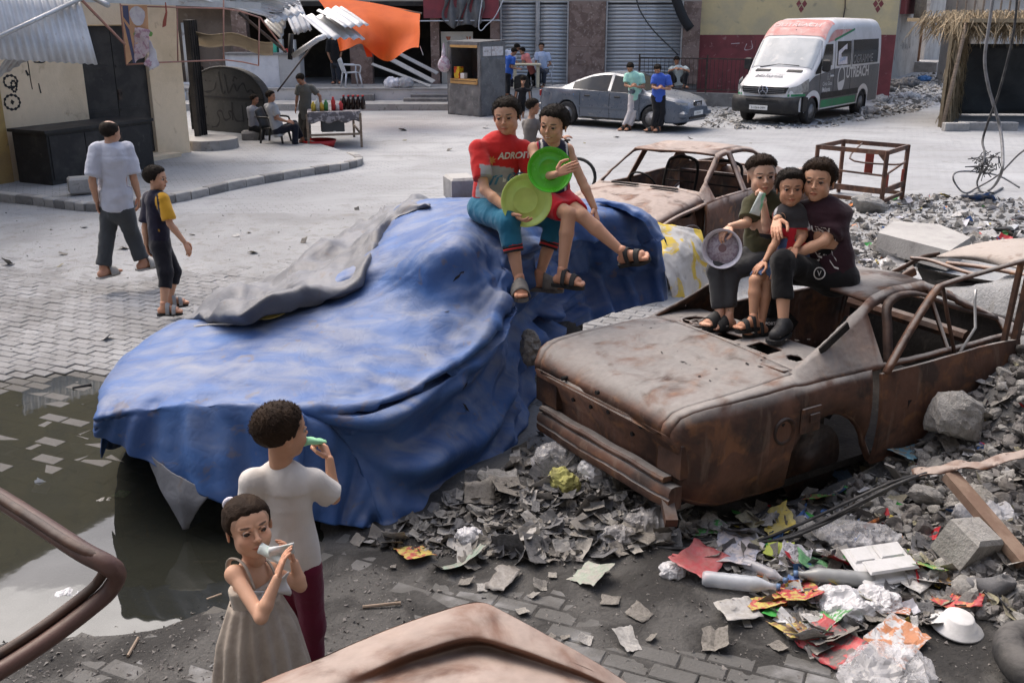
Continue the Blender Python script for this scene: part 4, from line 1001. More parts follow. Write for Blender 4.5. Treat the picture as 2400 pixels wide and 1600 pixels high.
for s in(-1,1):
 zarch=lambda x:max([.36]+[.33+math.sqrt(max(0,.47**2-(x-c)**2))for c in(.95,4.615)if abs(x-c)<.47])
 vpatch('grey_wrap',lambda t:((x:=.42+5.44*t),zarch(x)+.01,np.interp(x,[.42,1.0,2.2,5.9],[1.0,1.26,1.40,1.42])),M_VGREY,80,5,.005,s,label='dark grey lower flank')
 for x0,x1 in((1.48,2.3),(2.33,4.05)):vpatch('green_stripe',lambda t:(x0+(x1-x0)*t,.40,.60),M_VGREEN,10,3,.010,s)
 vpatch('sill_white',lambda t:(1.45+2.7*t,.36,.395),M_VWHITE,10,2,.010,s)
 vpatch('side_moulding',lambda t:(1.42+2.8*t,.64,.80),M_BLACKP,10,3,.016,s)
 # windows
 vpatch('side_window',lambda t:(1.28+.82*t,1.50,min(1.50+.02+.95*t*1.5,2.06)),M_GLASSD,14,5,.007,s)
 vpatch('side_window',lambda t:(2.42+1.05*t,1.47,2.12),M_GLASSD,8,5,.007,s,label='broken sliding-door window' if s<0 else None)
 vpatch('side_window',lambda t:(3.62+2.06*t,1.47,2.14),M_GLASSD,8,5,.007,s)
 vpatch('wheel_arch_trim',lambda t:((x:=.95+.44*math.cos(PI*(1-t))),.33+math.sqrt(max(0,.42**2-(min(abs(x-.95),.42))**2)),.33+math.sqrt(max(0,.56**2-(x-.95)**2))),M_VWHITE,24,3,.012,s)
 vpatch('wheel_arch_trim',lambda t:((x:=4.615+.44*math.cos(PI*(1-t))),.33+math.sqrt(max(0,.42**2-(min(abs(x-4.615),.42))**2)),.33+math.sqrt(max(0,.56**2-(x-4.615)**2))),M_VWHITE,24,3,.012,s)
 for u in(.95,4.615):wheel(vn,(u,s*.86,.345),s,.345,.22,mat('steel_wheel',(.22,.22,.225),(.3,.29,.28),None,scale=6,rough=.6),.6,slots=12)
 # red sweep over the cab
 g=[]
 for t in np.linspace(0,1,16):
  x=1.22+2.5*t;z1=min(vt(x)-.24,2.43);z0=np.interp(t,[0,.16,.42,1],[1.66,2.10,2.16,2.44]);z0=min(z0,z1-.001);g.append([vside(x,z,.006,s)for z in np.linspace(z0,z1,5)])
 MB().sheet(g,0).build('red_sweep',M_VRED,vn,smooth=True)
 g=[]
 for t in np.linspace(0,1,12):
  x=2.2+1.52*t;z0=np.interp(t,[0,1],[2.13,2.40]);g.append([vside(x,z,.0075,s)for z in np.linspace(z0,z0+.06,2)])
 MB().sheet(g,0).build('green_sweep',M_VGREEN,vn,smooth=True)
 for x in(2.28,3.54,1.30):MB().tube([vside(x,z,.006,s)for z in np.linspace(.62,2.15,10)],.006,4).build('door_gap',M_BLACKP,vn)
 MB().box((2.1,s*1.005,1.22),(.22,.03,.05),bev=.01).build('door_handle',M_VWHITE,vn)
 MB().box((1.32,s*1.13,1.52),(.10,.2,.32),bev=.04).build('mirror',M_BLACKP,vn)
 vpatch('mirror_base',lambda t:(1.0+.35*t,1.30+.02*t,1.36+.35*t),M_BLACKP,8,3,.008,s)
 # headlamps
 g=[]
 for t in np.linspace(0,1,12):
  x=.05+.62*t;z0=.84+.04*t;z1=min(vt(x)-.02,.98+.26*t-.10*max(0,t-.7));w=vw(x,.95);g.append([(x-.012,s*(w+.012)*(1 if t>.12 else .94),z)for z in np.linspace(z0,max(z1,z0+.01),4)])
 MB().sheet(g,0).build('headlamp',M_LAMP,vn,smooth=True)
 vpatch('green_corner',lambda t:(.03+.5*t,.765,.825),M_VGREEN,8,2,.008,s)
 # windscreen and visor
g=[[(x-.010,(yy:=y*(vw(x,vt(x)-.15)-.10)),vtop(x,yy))for y in np.linspace(-1,1,25)]for x in np.linspace(.99,1.60,10)]
M_WSV=mat('dusty_windscreen',(.22,.25,.28),(.30,.33,.36),(.40,.41,.42),scale=1.8,rough=.18,spec=.6,bump=.02,t3=(.55,.72));MB().sheet(g,0).build('windscreen',M_WSV,vn,smooth=True)
g=[[(x-.008,(yy:=y*(vw(x,vt(x)-.2)-.05)),vtop(x,yy))for y in np.linspace(-1,1,25)]for x in np.linspace(1.66,2.35,10)]
MB().sheet(g,0).build('red_visor',M_VRED,vn,smooth=True)
def front_text(name,txt,size,x0,yc,matl,shear=0.0,bold=0.0,k=.8,lab=None):
# read from in front: left of the reader is +y
 V,F=text2d(txt,size,shear=shear,bold=bold,align='CENTER');m_=MB();m_.add([((xx:=x0+b*k)-.012,yc-a,vtop(xx,yc-a,.014))for a,b in V],F);return m_.build(name,matl,vn)
M_PGREY=plain('grey_print',(.2,.2,.22));M_PWHT=plain('white_print',(.66,.66,.66));M_PPALE=plain('pale_print',(.66,.52,.5))
front_text('lettering','OUTREACH',.26,1.88,.05,M_PPALE,bold=.004);front_text('lettering','Malaysia',.24,.46,.12,M_PGREY,shear=.15,bold=.004);front_text('lettering','Cinta Gaza',.15,.63,.05,plain('pale_grey_print',(.45,.45,.46)))
for yy in(.45,-.45):MB().box((.84,yy,vt(.84)+.018),(.12,.42,.02),M=Matrix.Rotation(-.40,3,'Y')).build('bonnet_vent',M_BLACKP,vn)
gr=MB();gr.loft([[(-.05+.03*abs(y)**2,y*.60,.80+.04*abs(y)+.0)for y in np.linspace(-1,1,12)]+[(-.04+.03*abs(y)**2,y*.64,1.0)for y in np.linspace(1,-1,12)],[(.1,y*.62,.80+.04*abs(y))for y in np.linspace(-1,1,12)]+[(.1,y*.66,1.0)for y in np.linspace(1,-1,12)]]);gr=gr.build('grille',M_BLACKP,vn)
for k in range(3):MB().tube([(-.058+.03*abs(y)**2,y*.58,.85+.05*k)for y in np.linspace(-1,1,12)],.010,5).build('grille_bar',M_VGREY,gr)
m=MB();m.ring((-.075,0,.905),(1,0,0),.125,.014,28,6)
for k in range(3):
 a=PI/2+k*2*PI/3;m.beam((-.075,0,.905),(-.075,.12*math.cos(a),.905+.12*math.sin(a)),.02,.03,(1,0,0))
m.build('badge',M_CHROME,vn)
# bumper
rb=[]
for x,z in((.30,.30),(.02,.32),(-.05,.42),(-.05,.62),(.0,.74),(.30,.76)):
 rb.append([(x-.05+.20*abs(y)**5,y*(.96+.03*(x>.2)),z)for y in np.linspace(-1,1,24)])
m=MB();m.loft(rb,close=False);m.build('bumper',M_BLACKP,vn,smooth=True)
for s in(-1,1):MB().box((.62,s*.93,.55),(.5,.06,.40),bev=.03).build('bumper_corner',M_BLACKP,vn)
MB().box((-.102,0,.66),(.02,.9,.07),bev=.02).build('air_intake',M_BLACKP,vn)
MB().box((-.108,.08,.46),(.015,.52,.12),bev=.004).build('number_plate',M_PLATE,vn)
V,F=text2d('3-1064-09M',.085,align='CENTER');m=MB();m.add([(-.118,.08-a,.43+b)for a,b in V],F);m.build('plate_number',M_INK,vn)
def vtext(txt,size,x0,z0,matl,bold=0.0,shear=0.0,off=.012):
 V,F=text2d(txt,size,bold=bold,shear=shear);m_=MB();m_.add([vside(x0+a,z0+b,off)for a,b in V],F);return m_.build('lettering',matl,vn)
vtext('UTREACH',.40,3.18,1.12,M_PWHT,bold=.012);vtext('OGRAMME',.33,3.62,1.50,plain('grey_lettering',(.3,.3,.3)),off=.014)
m=MB();
for a in np.linspace(0,2*PI,29)[:-1]:
 a2=a+2*PI/28;m.add([vside(2.82+.27*math.cos(a),1.12+.36*math.sin(a),.012),vside(2.82+.27*math.cos(a2),1.12+.36*math.sin(a2),.012),vside(2.82+.21*math.cos(a2),1.14+.27*math.sin(a2),.012),vside(2.82+.21*math.cos(a),1.14+.27*math.sin(a),.012)],[(0,1,2,3)])
m.build('lettering',M_PWHT,vn);m=MB();m.add([vside(2.64,1.02,.013),vside(3.02,1.08,.013),vside(2.98,.86,.013),vside(2.86,.80,.013),vside(2.68,.88,.013)],[(0,1,2,3,4)]);m.build('logo_hand',M_PWHT,vn)
vtext('Cinta Gaza',.15,1.50,.98,M_PWHT);vtext('Malaysia',.17,1.50,.82,M_PWHT,bold=.003);vtext('83',.26,1.78,1.12,plain('grey_lettering',(.3,.3,.3)))
# white sheet seen in the broken window
m=MB();m.add([vside(2.50,1.50,.012),vside(3.20,1.50,.012),vside(3.12,2.05,.012),vside(2.48,1.86,.012)],[(0,1,2,3)]);m.build('white_sheet',M_PWHITE,vn);m=MB();FW_=((lambda a,b:vside(2.55+a,1.56+b,.016)))
V,F=text2d('~uLLsSLSlz',.13,shear=.3);m.add([FW_(a*.8,b+a*.12)for a,b in V],F);m.build('blue_writing',plain('blue_writing',(.12,.32,.55)),vn)
MB().tube([(1.9,.02,2.55),(1.85,.0,2.46),(1.78,0,2.40)],[.006,.02,.03],6).build('hanging_lamp',M_BLACKP,vn)
MB().box((2.9,0,.30),(5.0,1.5,.12)).build('underbody',M_BLACKP,vn)
for s in(-1,1):MB().box((4.98,s*.9,.35),(.03,.2,.4)).build('mud_flap',M_BLACKP,vn)
MB().tube([(.96,.6,vt(.96)+.02),(1.02,.1,vt(1.02)+.03),(1.0,-.5,vt(1.0)+.03)],.012,5).build('wiper',M_BLACKP,vn)
# ---------------------------------------------------------------- burnt-out cars
M_R1=rust('rust_saloon',.9,.85,.75,0.,.5);M_R2=rust('rust_wreck',1.0,.95,.6,3.1,.7,(.34,.28,.245));M_RD=rust('rust_dark',.55,.3,.9,5.2,.3);M_R3=rust('rust_pink',1.2,.85,.3,7.7,.5,(.33,.27,.235))
M_SOOT=mat('soot',(.016,.014,.013),(.03,.026,.024),(.05,.042,.038),scale=3,rough=.9,bump=.3)
class R1(Sedan):
 T=[(0,.76),(.015,.83),(.05,.885),(.12,.92),(.25,.94),(.5,.955),(.98,.975),(1.35,1.12),(1.78,1.30),(2.0,1.335),(2.35,1.33),(2.6,1.22),(3.2,.93),(3.7,.89),(4.2,.77),(4.36,.69),(4.4,.59)]
 WIN_R=(1.70,2.34);WIN_F=(2.36,3.02);RW=(1.02,1.74);REARSLANT=.10;WH=(1.22,3.6);SILL=.24
 def cat(s,u,j,sd):
  if 1<=j<=4 and 1.3<u<1.60:return 'rear_wing|%d'%sd
  return Sedan.cat(s,u,j,sd)
r1c=R1([((.35,.05,.96),(.28,.45,.25),(0,0,-.05)),((.0,.2,.88),(.2,.22,.2),(.05,0,-.04)),((.6,-.3,.96),(.3,.3,.3),(0,0,-.02)),((2.3,.3,1.35),(.3,.4,.3),(0,0,-.06))],.018,4)
r1=car_root('burnt_saloon','burnt-out rusty saloon with dusty boot lid and empty windows, boys sitting on its roof',(.477,5.375,-.003),math.radians(32.0),scale=.95)
r1o=r1c.put(r1,{'body':M_R1,'boot_lid':M_R1,'rear_panel':M_R1},skip=('rear_window','windscreen','side_window','bonnet','front_panel','front_door|0','rear_door|0','roof'),solid=.022)
# dirty light roof with sagging front
V,F=r1c.parts()['roof'];o=link('roof',fastmesh('roof',V,F,[M_R1]),r1);md=o.modifiers.new('t','SOLIDIFY');md.thickness=.02;md.offset=-1
MB().box((2.6,0,.22),(3.4,1.4,.05)).build('floor',M_SOOT,r1)
MB().box((1.30,.0,.60),(.05,1.35,.7)).build('seat_bulkhead',M_SOOT,r1)
MB().box((3.25,.0,.62),(.06,1.45,.6)).build('fire_wall',M_SOOT,r1)
# parcel shelf with holes
def plate_holes(x0,x1,y0,y1,holes,z,nx=60,ny=70,matl=None,th=.006,zf=None):
 V=[];F=[];idx={}
 xs_=np.linspace(x0,x1,nx);ys_=np.linspace(y0,y1,ny)
 inside=lambda x,y:any((((x-h[0])/h[2])**2+((y-h[1])/h[3])**2<1)if h[4]=='o' else(abs(x-h[0])<h[2]and abs(y-h[1])<h[3])for h in holes)
 def vid(i,j):
  if(i,j)not in idx:idx[(i,j)]=len(V);V.append((xs_[i],ys_[j],z+(zf(xs_[i],ys_[j])if zf else 0)))
  return idx[(i,j)]
 for i in range(nx-1):
  for j in range(ny-1):
   if not inside((xs_[i]+xs_[i+1])/2,(ys_[j]+ys_[j+1])/2):F.append((vid(i,j),vid(i+1,j),vid(i+1,j+1),vid(i,j+1)))
 m_=MB();m_.add(V,F);return m_
o=plate_holes(.93,1.46,-.66,.66,[(1.16,-.28,.07,.09,'r'),(1.17,.05,.06,.10,'r'),(1.2,.40,.115,.115,'o'),(1.2,-.5,.05,.05,'o'),(1.04,.22,.018,.018,'o'),(1.02,-.1,.018,.018,'o')],.955,zf=lambda x,y:.012*math.sin(7*y)*math.sin(9*x)).build('parcel_shelf',M_R1,r1,smooth=True)
md=o.modifiers.new('t','SOLIDIFY');md.thickness=.012
m=MB();m.ring((1.2,.40,.955),(0,0,1),.115,.012,24,6);m.ring((1.2,.40,.95),(0,0,1),.05,.01,18,6)
for k in range(4):m.beam((1.2,.4,.95),(1.2+.11*math.cos(k*PI/2+.4),.4+.11*math.sin(k*PI/2+.4),.95),.016,.008)
m.build('speaker_ring',M_R1,r1,smooth=True)
# fuel filler opening and flap on the visible flank
yf=r1c.side(.80,.66,0)
m=MB();m.lathe([(.085,-.02),(.085,.012),(.075,.014),(.062,.0),(.058,-.05),(.0,-.05)],(.80,yf,.66),(0,-1,0),24);m.build('fuel_filler',M_RD,r1,smooth=True)
m=MB();m.lathe([(.056,-.02),(.050,-.012),(.02,-.01),(.0,-.01)],(.80,yf-.008,.66),(0,-1,0),18);m.build('filler_neck',M_SOOT,r1,smooth=True)
m=MB();m.box((1.0,yf-.022,.70),(.16,.012,.165),bev=.005);f=m.build('fuel_flap',M_R1,r1)
MB().box((1.02,yf-.034,.71),(.08,.012,.06),bev=.004).build('flap_hinge',M_R1,f)
# dark slit along the C pillar
MB().box((1.34,-.672,1.105),(.27,.012,.05),M=Matrix.Rotation(math.radians(-29),3,'Y')).build('pillar_vent',M_SOOT,r1)
# door: lower skin plus bent frame standing away from the body (as in the photo)
o_door=r1o['rear_door|0']if 'rear_door|0' in r1o else None
def door_skin(u0,u1,lift):
 g=[]
 for u in np.linspace(u0,u1,18):
  row=[]
  for t in np.linspace(0,1,9):
   z=.26+(.885-.26)*t;i=np.argmin(np.abs(r1c.u-min(max(u,1.4),3.2)));y=float(np.interp(z,r1c.P[0,i,:6,2],r1c.P[0,i,:6,1]))
   row.append((u,y-.035-lift*(u-u0),z+.015*math.sin(u*3)))
  g.append(row)
 m_=MB();m_.sheet(g,.03);return m_
d=door_skin(1.62,2.95,.06).build('door',M_R1,r1,auto=40)
MB().box((1.93,-.885,.63),(.17,.02,.075),bev=.01).build('handle_recess',M_SOOT,d)
P=[(1.63,-.86,.88),(1.88,-.82,1.12),(2.1,-.80,1.32),(2.2,-.80,1.36),(2.5,-.84,1.40),(2.92,-.92,1.46)]
MB().tube(catmull(P,20),.030,4,flat=.6).build('window_frame',M_R1,d,smooth=True)
MB().beam((2.93,-.90,.86),(2.93,-.93,1.47),.05,.04,(0,1,0)).build('frame_post',M_R1,d)
MB().beam((2.83,-.88,.86),(2.85,-.90,1.44),.035,.03,(0,1,0)).build('frame_post',M_R1,d)
MB().tube([(2.32,-.86,.88),(2.28,-.80,1.12),(2.20,-.78,1.35)],.014,6).build('window_guide',M_RD,d,smooth=True)
MB().tube([(2.36,-.87,.89),(2.54,-.84,1.02),(2.55,-.80,1.20),(2.56,-.79,1.27)],.010,6).build('bent_rod',M_STEEL,r1,smooth=True)
# inner window reveals along the cantrail and pillar
MB().tube(catmull([(1.74,-.79,.90),(1.80,-.71,1.08),(1.90,-.62,1.24),(2.2,-.60,1.25),(2.6,-.62,1.10),(3.0,-.70,.98)],24),.032,4,flat=.5).build('window_seal',M_RD,r1,smooth=True)
# bumper bar hanging off the back
prof=[(.0,.0),(-.035,.01),(-.05,.04),(-.05,.07),(-.038,.08),(-.05,.09),(-.048,.12),(-.03,.145),(.0,.15),(.05,.14),(.05,.0)]
rg=[]
for i,y in enumerate(np.linspace(.64,-.72,26)):
 b=.02*abs(y/.8)**3;dz=.012*math.sin(i*.5);rg.append([(.045+x+b+.002*math.sin(i*1.9),y,.30+z+dz*.3-.0)for x,z in prof])
MB().loft(rg).build('bumper',M_R1,r1,auto=40)
m=MB();rg=[]
for i,y in enumerate(np.linspace(.62,-.66,20)):rg.append([(.05+x,y,.46+z+.004*math.sin(i))for x,z in((-.035,0),(-.04,.02),(-.03,.035),(.03,.03),(.03,0))])
m.loft(rg);m.build('bumper_top_strip',M_R1,r1,auto=40)
MB().beam((.05,-.66,.34),(-.03,-.80,.28),.07,.06).build('bumper_bracket',M_RD,r1)
for(y,z)in((.35,.78),(.1,.66),(-.1,.70),(-.3,.62),(.3,.64),(-.42,.72),(-.05,.82)):
 MB().cyl((.045+.1*(1-min(1,max(0,(z-.55)/.27)))if z<.8 else .0,y,z),(.02+.1*(1-min(1,max(0,(z-.55)/.27)))-.03 if z<.8 else-.02,y,z),.014,10).build('bolt_hole',M_SOOT,r1)
fl=MB()
for k in range(70):
 i=RNG.integers(8,26);jj=RNG.integers(8,10);sd=RNG.integers(2);q=r1c.P[sd,i,jj]*(1-(w_:=RNG.random()))+r1c.P[sd,i,jj+1]*w_;a_=RNG.uniform(0,6.3);r_=.004+.022*RNG.random()**3;u_=np.array([math.cos(a_),math.sin(a_),0])*r_;v_=np.array([-math.sin(a_),math.cos(a_),0])*r_*RNG.uniform(.15,.8);z_=np.array([0,0,.004]);fl.add([q+z_-u_,q+z_+v_,q+z_*1.5+u_,q+z_-v_],[(0,3,2,1)])
fl.build('ash_flakes',M_SOOT,r1)['kind']='stuff'
# tail-lamp recess at the near corner
MB().box((.10,-.64,.60),(.06,.20,.24),bev=.02).build('lamp_recess',M_RD,r1);MB().box((.085,.60,.60),(.06,.24,.22),bev=.02).build('lamp_recess',M_RD,r1)
wheel(r1,(1.22,-.62,.30),-1,.27,.16,M_RD,.95,slots=5,tyre=False);wheel(r1,(1.22,.70,.30),1,.27,.16,M_RD,.95,slots=5,tyre=False)
# interior rods and springs
m=MB()
for y in(-.35,.35):m.beam((1.6,y,.5),(2.0,y,.95),.05,.4,(1,0,0))
m.build('seat_frames',M_SOOT,r1)
MB().tube([(3.0,-.5,.78),(3.0,.55,.80)],.05,8).build('dash_beam',M_RD,r1)
# --- second wreck behind
r2c=Sedan([((2.15,-.05,1.4),(.30,.5,.3),(0,0,-.11)),((2.4,-.25,1.4),(.2,.25,.3),(0,0,-.07)),((3.8,0,.9),(.5,.6,.4),(0,0,.03)),((4.1,-.6,.7),(.35,.3,.4),(-.05,.1,-.1))],.02,8)
p=np.array([.774,10.303,.029]);yaw2=math.radians(51)
r2=car_root('burnt_hatchback','burnt-out pinkish brown car shell with dented roof behind the seated boys',p+4.4*np.array([math.cos(yaw2),math.sin(yaw2),0]),yaw2+PI)
r2c.put(r2,{'body':M_R2,'roof':M_R2},skip=('rear_window','windscreen','side_window','boot_lid','front_panel','front_wing|1','front_wing|0'),solid=.025)
MB().box((2.4,0,.24),(3.0,1.4,.05)).build('floor',M_SOOT,r2);MB().box((3.2,0,.60),(.06,1.5,.6)).build('fire_wall',M_RD,r2)
m=MB();m.box((1.25,0,.62),(.06,1.3,.55));m.build('rear_bulkhead',M_RD,r2)
for y in(-.3,.3):
 m=MB();m.tube(catmull([(2.0,y-.22,.5),(1.85,y-.22,1.0),(1.83,y-.12,1.12),(1.83,y+.12,1.12),(1.85,y+.22,1.0),(2.0,y+.22,.5)],22),.02,6);
 for k in range(4):m.tube([(1.96-.03*k,y-.2,.6+.12*k),(1.96-.03*k,y+.2,.6+.12*k)],.010,5)
 m.build('seat_frame',M_SOOT,r2,smooth=True)
m=MB();m.ring((2.75,-.32,.92),(-.8,0,.6),.17,.012,26,6);m.build('steering_wheel',M_SOOT,r2,smooth=True)
MB().tube([(3.02,-.66,.88),(3.0,0,.91),(3.02,.66,.88)],.05,8).build('dash_beam',M_RD,r2,smooth=True)
# torn inner wing, engine bay
g=[[(3.25+.95*t,.74-.10*s_+.05*math.sin(t*8),.35+.42*s_-.22*t*t+.03*math.sin(9*t+s_*3))for s_ in np.linspace(0,1,8)]for t in np.linspace(0,1,16)]
MB().sheet(g,.02).build('torn_wing',M_R2,r2,auto=40);g=[[(x,-y,z)for x,y,z in r]for r in g];MB().sheet(g,.02).build('torn_wing',M_R2,r2,auto=40)
MB().box((3.85,0,.42),(1.0,1.1,.3)).build('engine_bay',M_SOOT,r2)
MB().tube([(3.3,.70,.30),(3.7,.74,.34),(4.2,.66,.22)],.04,6).build('chassis_rail',M_RD,r2,smooth=True)
for y in(.26,-.26):MB().box((3.24,y,.985),(.05,.34,.015)).build('cowl_vent',M_SOOT,r2)
for u in(.98,3.58):
 for s in(-1,1):wheel(r2,(u,s*.68,.24),s,.24,.15,M_RD,.95,slots=5,tyre=False)
 # --- third wreck at the right edge: crushed, half buried
r3=thing('crushed_wreck','crushed car wreck with pale roof panel at the right edge','car',A(2300,700,8.6))
def pp(px,py,z):return G(px,py,z)
g=np.array([[pp(2195,600,.86),pp(2260,577,.93),pp(2340,562,.98),pp(2440,556,1.0),pp(2560,552,1.0)],[pp(2225,604,.86),pp(2300,596,.93),pp(2370,592,.98),pp(2460,590,1.0),pp(2580,590,1.0)],[pp(2290,612,.84),pp(2340,622,.88),pp(2400,628,.92),pp(2480,632,.94),pp(2600,636,.94)]])
MB().sheet(patch(g,16,24),.02).build('roof_panel',mat('ashen_roof',(.38,.335,.30),(.33,.29,.26),(.27,.22,.19),scale=2,bump=.2),r3,True,smooth=True)
def strip(name,pts,w,h,matl=M_R2):return MB().tube(catmull([pp(*q)for q in pts],18),w,6,flat=h).build(name,matl,r3,True,smooth=True)
strip('roof_rail',[(2135,605,.86),(2180,610,.85),(2240,630,.85),(2290,645,.84)],.03,.5);strip('roof_rail',[(2220,616,.86),(2290,624,.88),(2360,636,.9),(2440,652,.92)],.035,.5);strip('roof_rail',[(2060,655,.6),(2090,640,.7),(2120,625,.78),(2160,604,.84),(2200,596,.86)],.03,.6,M_RD)
strip('pillar',[(2100,680,.6),(2110,660,.7),(2125,645,.76),(2145,634,.8)],.045,.4);strip('pillar',[(2060,668,.55),(2075,655,.62),(2100,648,.66)],.02,.8)
strip('pipe',[(2230,688,.5),(2300,690,.52),(2380,700,.56),(2460,712,.58)],.035,1.0,mat('pale_pipe',(.36,.31,.28)))
strip('rod',[(2232,665,.62),(2240,690,.5),(2262,725,.4)],.014,1.0,M_STEEL);strip('rod',[(2225,668,.6),(2240,715,.4)],.014,1.0,M_RD)
m=MB();m.sheet(patch(np.array([[pp(2150,632,.74),pp(2300,660,.74),pp(2460,680,.74)],[pp(2180,690,.3),pp(2330,720,.3),pp(2480,740,.3)]]),8,12),.02);m.build('side_panel',M_SOOT,r3,True)
g=patch(np.array([[pp(2100,652,.66),pp(2290,664,.70),pp(2500,672,.72)],[pp(2180,735,.5),pp(2330,745,.52),pp(2520,760,.54)],[pp(2300,840,.42),pp(2400,850,.42),pp(2520,870,.42)]]),30,30);q=g.reshape(-1,3);q[:,2]+=.10*np.abs(fbm(q*5,3,6));MB().sheet(q.reshape(g.shape),.02).build('crushed_interior',M_SOOT,r3,True)
# foreground roof (bottom) and the window frame (left)
fr_=thing('foreground_car_roof','faded pinkish brown car roof panel buckled across the bottom of the view','car',G(1050,1600,1.2))
zt=1.30
rows=[[(610,1600,1.26),(740,1545,1.29),(880,1485,1.32),(1010,1438,1.34),(1118,1410,1.36),(1180,1432,1.35),(1260,1475,1.33),(1350,1525,1.30),(1420,1565,1.27),(1470,1600,1.24)],
[(560,1690,1.28),(720,1610,1.31),(880,1555,1.33),(1010,1510,1.345),(1110,1490,1.345),(1200,1512,1.335),(1290,1545,1.315),(1370,1575,1.29),(1450,1610,1.26),(1510,1660,1.22)],
[(540,1760,1.28),(700,1680,1.31),(870,1600,1.30),(1000,1545,1.30),(1120,1518,1.29),(1200,1535,1.285),(1300,1570,1.28),(1400,1610,1.26),(1480,1660,1.24),(1540,1720,1.20)],
[(500,1900,1.28),(680,1800,1.32),(880,1700,1.33),(1020,1640,1.335),(1150,1620,1.33),(1230,1630,1.32),(1340,1660,1.30),(1440,1700,1.28),(1520,1750,1.25),(1600,1800,1.20)],
[(450,2100,1.26),(650,2000,1.30),(880,1900,1.32),(1020,1850,1.33),(1150,1830,1.33),(1250,1840,1.32),(1360,1860,1.30),(1460,1900,1.28),(1560,1950,1.25),(1650,2000,1.20)]]
g=patch(np.array([[pp(*q)for q in r]for r in rows]),40,70);q=g.reshape(-1,3);q[:,2]+=.006*fbm(q*6,3,2);MB().sheet(q.reshape(g.shape),.02).build('roof',M_R3,fr_,True,smooth=True)
g2=g[0];skirt=[g2,g2+np.array([0,.02,-.05]),g2+np.array([0,.0,-.12])];MB().sheet(np.array(skirt),.0).build('roof_edge',M_R3,fr_,True,smooth=True)
wf=thing('car_window_frame','curved brown car window frame jutting in at lower left','frame',G(100,1400,.9))
P=[pp(-140,1085,1.35),pp(0,1168,1.33),pp(90,1225,1.31),pp(190,1290,1.28),pp(250,1322,1.25),pp(275,1345,1.20),pp(262,1375,1.15),pp(230,1408,1.12),pp(120,1492,1.08),pp(0,1570,1.05),pp(-140,1650,1.02)]
M_WF=mat('brown_trim',(.10,.055,.045),(.075,.045,.038),(.14,.08,.065),scale=5,rough=.45,bump=.1)
MB().tube(catmull(P,60),.034,10,flat=.8).build('outer_rail',M_WF,wf,True,smooth=True)
P2=[np.array(x)+np.array([-.035,.0,.028])for x in P];MB().tube(catmull(P2,60),.016,8).build('inner_lip',M_RD,wf,True,smooth=True)
# ---------------------------------------------------------------- car under the blue tarpaulin
def m_tarp(name,base,dark,dust_,amt):
 m,N,L,B=_nt(name);co=N.new('ShaderNodeNewGeometry').outputs['Position']
 col=_mix(N,L,_ramp(N,L,_noise(N,L,co,2.2,6,.6),.38,.62),base,dark)
 wv=N.new('ShaderNodeMapping');wv.inputs['Scale'].default_value=(2,4,3);wv.inputs['Rotation'].default_value=(0,0,.6);L.new(co,wv.inputs[0])
 st=_ramp(N,L,_noise(N,L,wv.outputs[0],1.6,9,.6),.25,.92)
 g=N.new('ShaderNodeNewGeometry');sp=N.new('ShaderNodeSeparateXYZ');L.new(g.outputs['Normal'],sp.inputs[0]);up=_ramp(N,L,sp.outputs[2],.1,.8)
 f=_math(N,L,'MULTIPLY',st,_math(N,L,'ADD',_math(N,L,'MULTIPLY',up,amt),.16));col=_mix(N,L,f,col,dust_)
 col=_mix(N,L,_math(N,L,'MULTIPLY',_ramp(N,L,_noise(N,L,co,9,6,.8),.60,.72),.5),col,(.16,.13,.11));L.new(col,B.inputs['Base Color'])
 B.inputs['Roughness'].default_value=.5;B.inputs['Specular IOR Level'].default_value=.2
 v=N.new('ShaderNodeTexVoronoi');v.feature='DISTANCE_TO_EDGE';v.inputs['Scale'].default_value=9;n2=N.new('ShaderNodeTexNoise');n2.inputs['Scale'].default_value=3;L.new(co,n2.inputs[0])
 ad=N.new('ShaderNodeVectorMath');ad.operation='ADD';L.new(co,ad.inputs[0]);L.new(n2.outputs['Color'],ad.inputs[1]);L.new(ad.outputs[0],v.inputs['Vector'])
 b=N.new('ShaderNodeBump');b.inputs['Strength'].default_value=.07;b.inputs['Distance'].default_value=.02;L.new(_ramp(N,L,v.outputs['Distance'],0,.22),b.inputs['Height'])
 b2=N.new('ShaderNodeBump');b2.inputs['Strength'].default_value=.10;b2.inputs['Distance'].default_value=.012;L.new(_noise(N,L,co,26,6,.6),b2.inputs['Height']);L.new(b.outputs[0],b2.inputs['Normal']);L.new(b2.outputs[0],B.inputs['Normal'])
 return m
M_TARP=m_tarp('blue_tarpaulin',(.052,.122,.315),(.034,.085,.24),(.27,.28,.305),.7);M_TARPG=m_tarp('dusty_tarpaulin_back',(.17,.178,.20),(.115,.12,.135),(.25,.245,.24),.4)
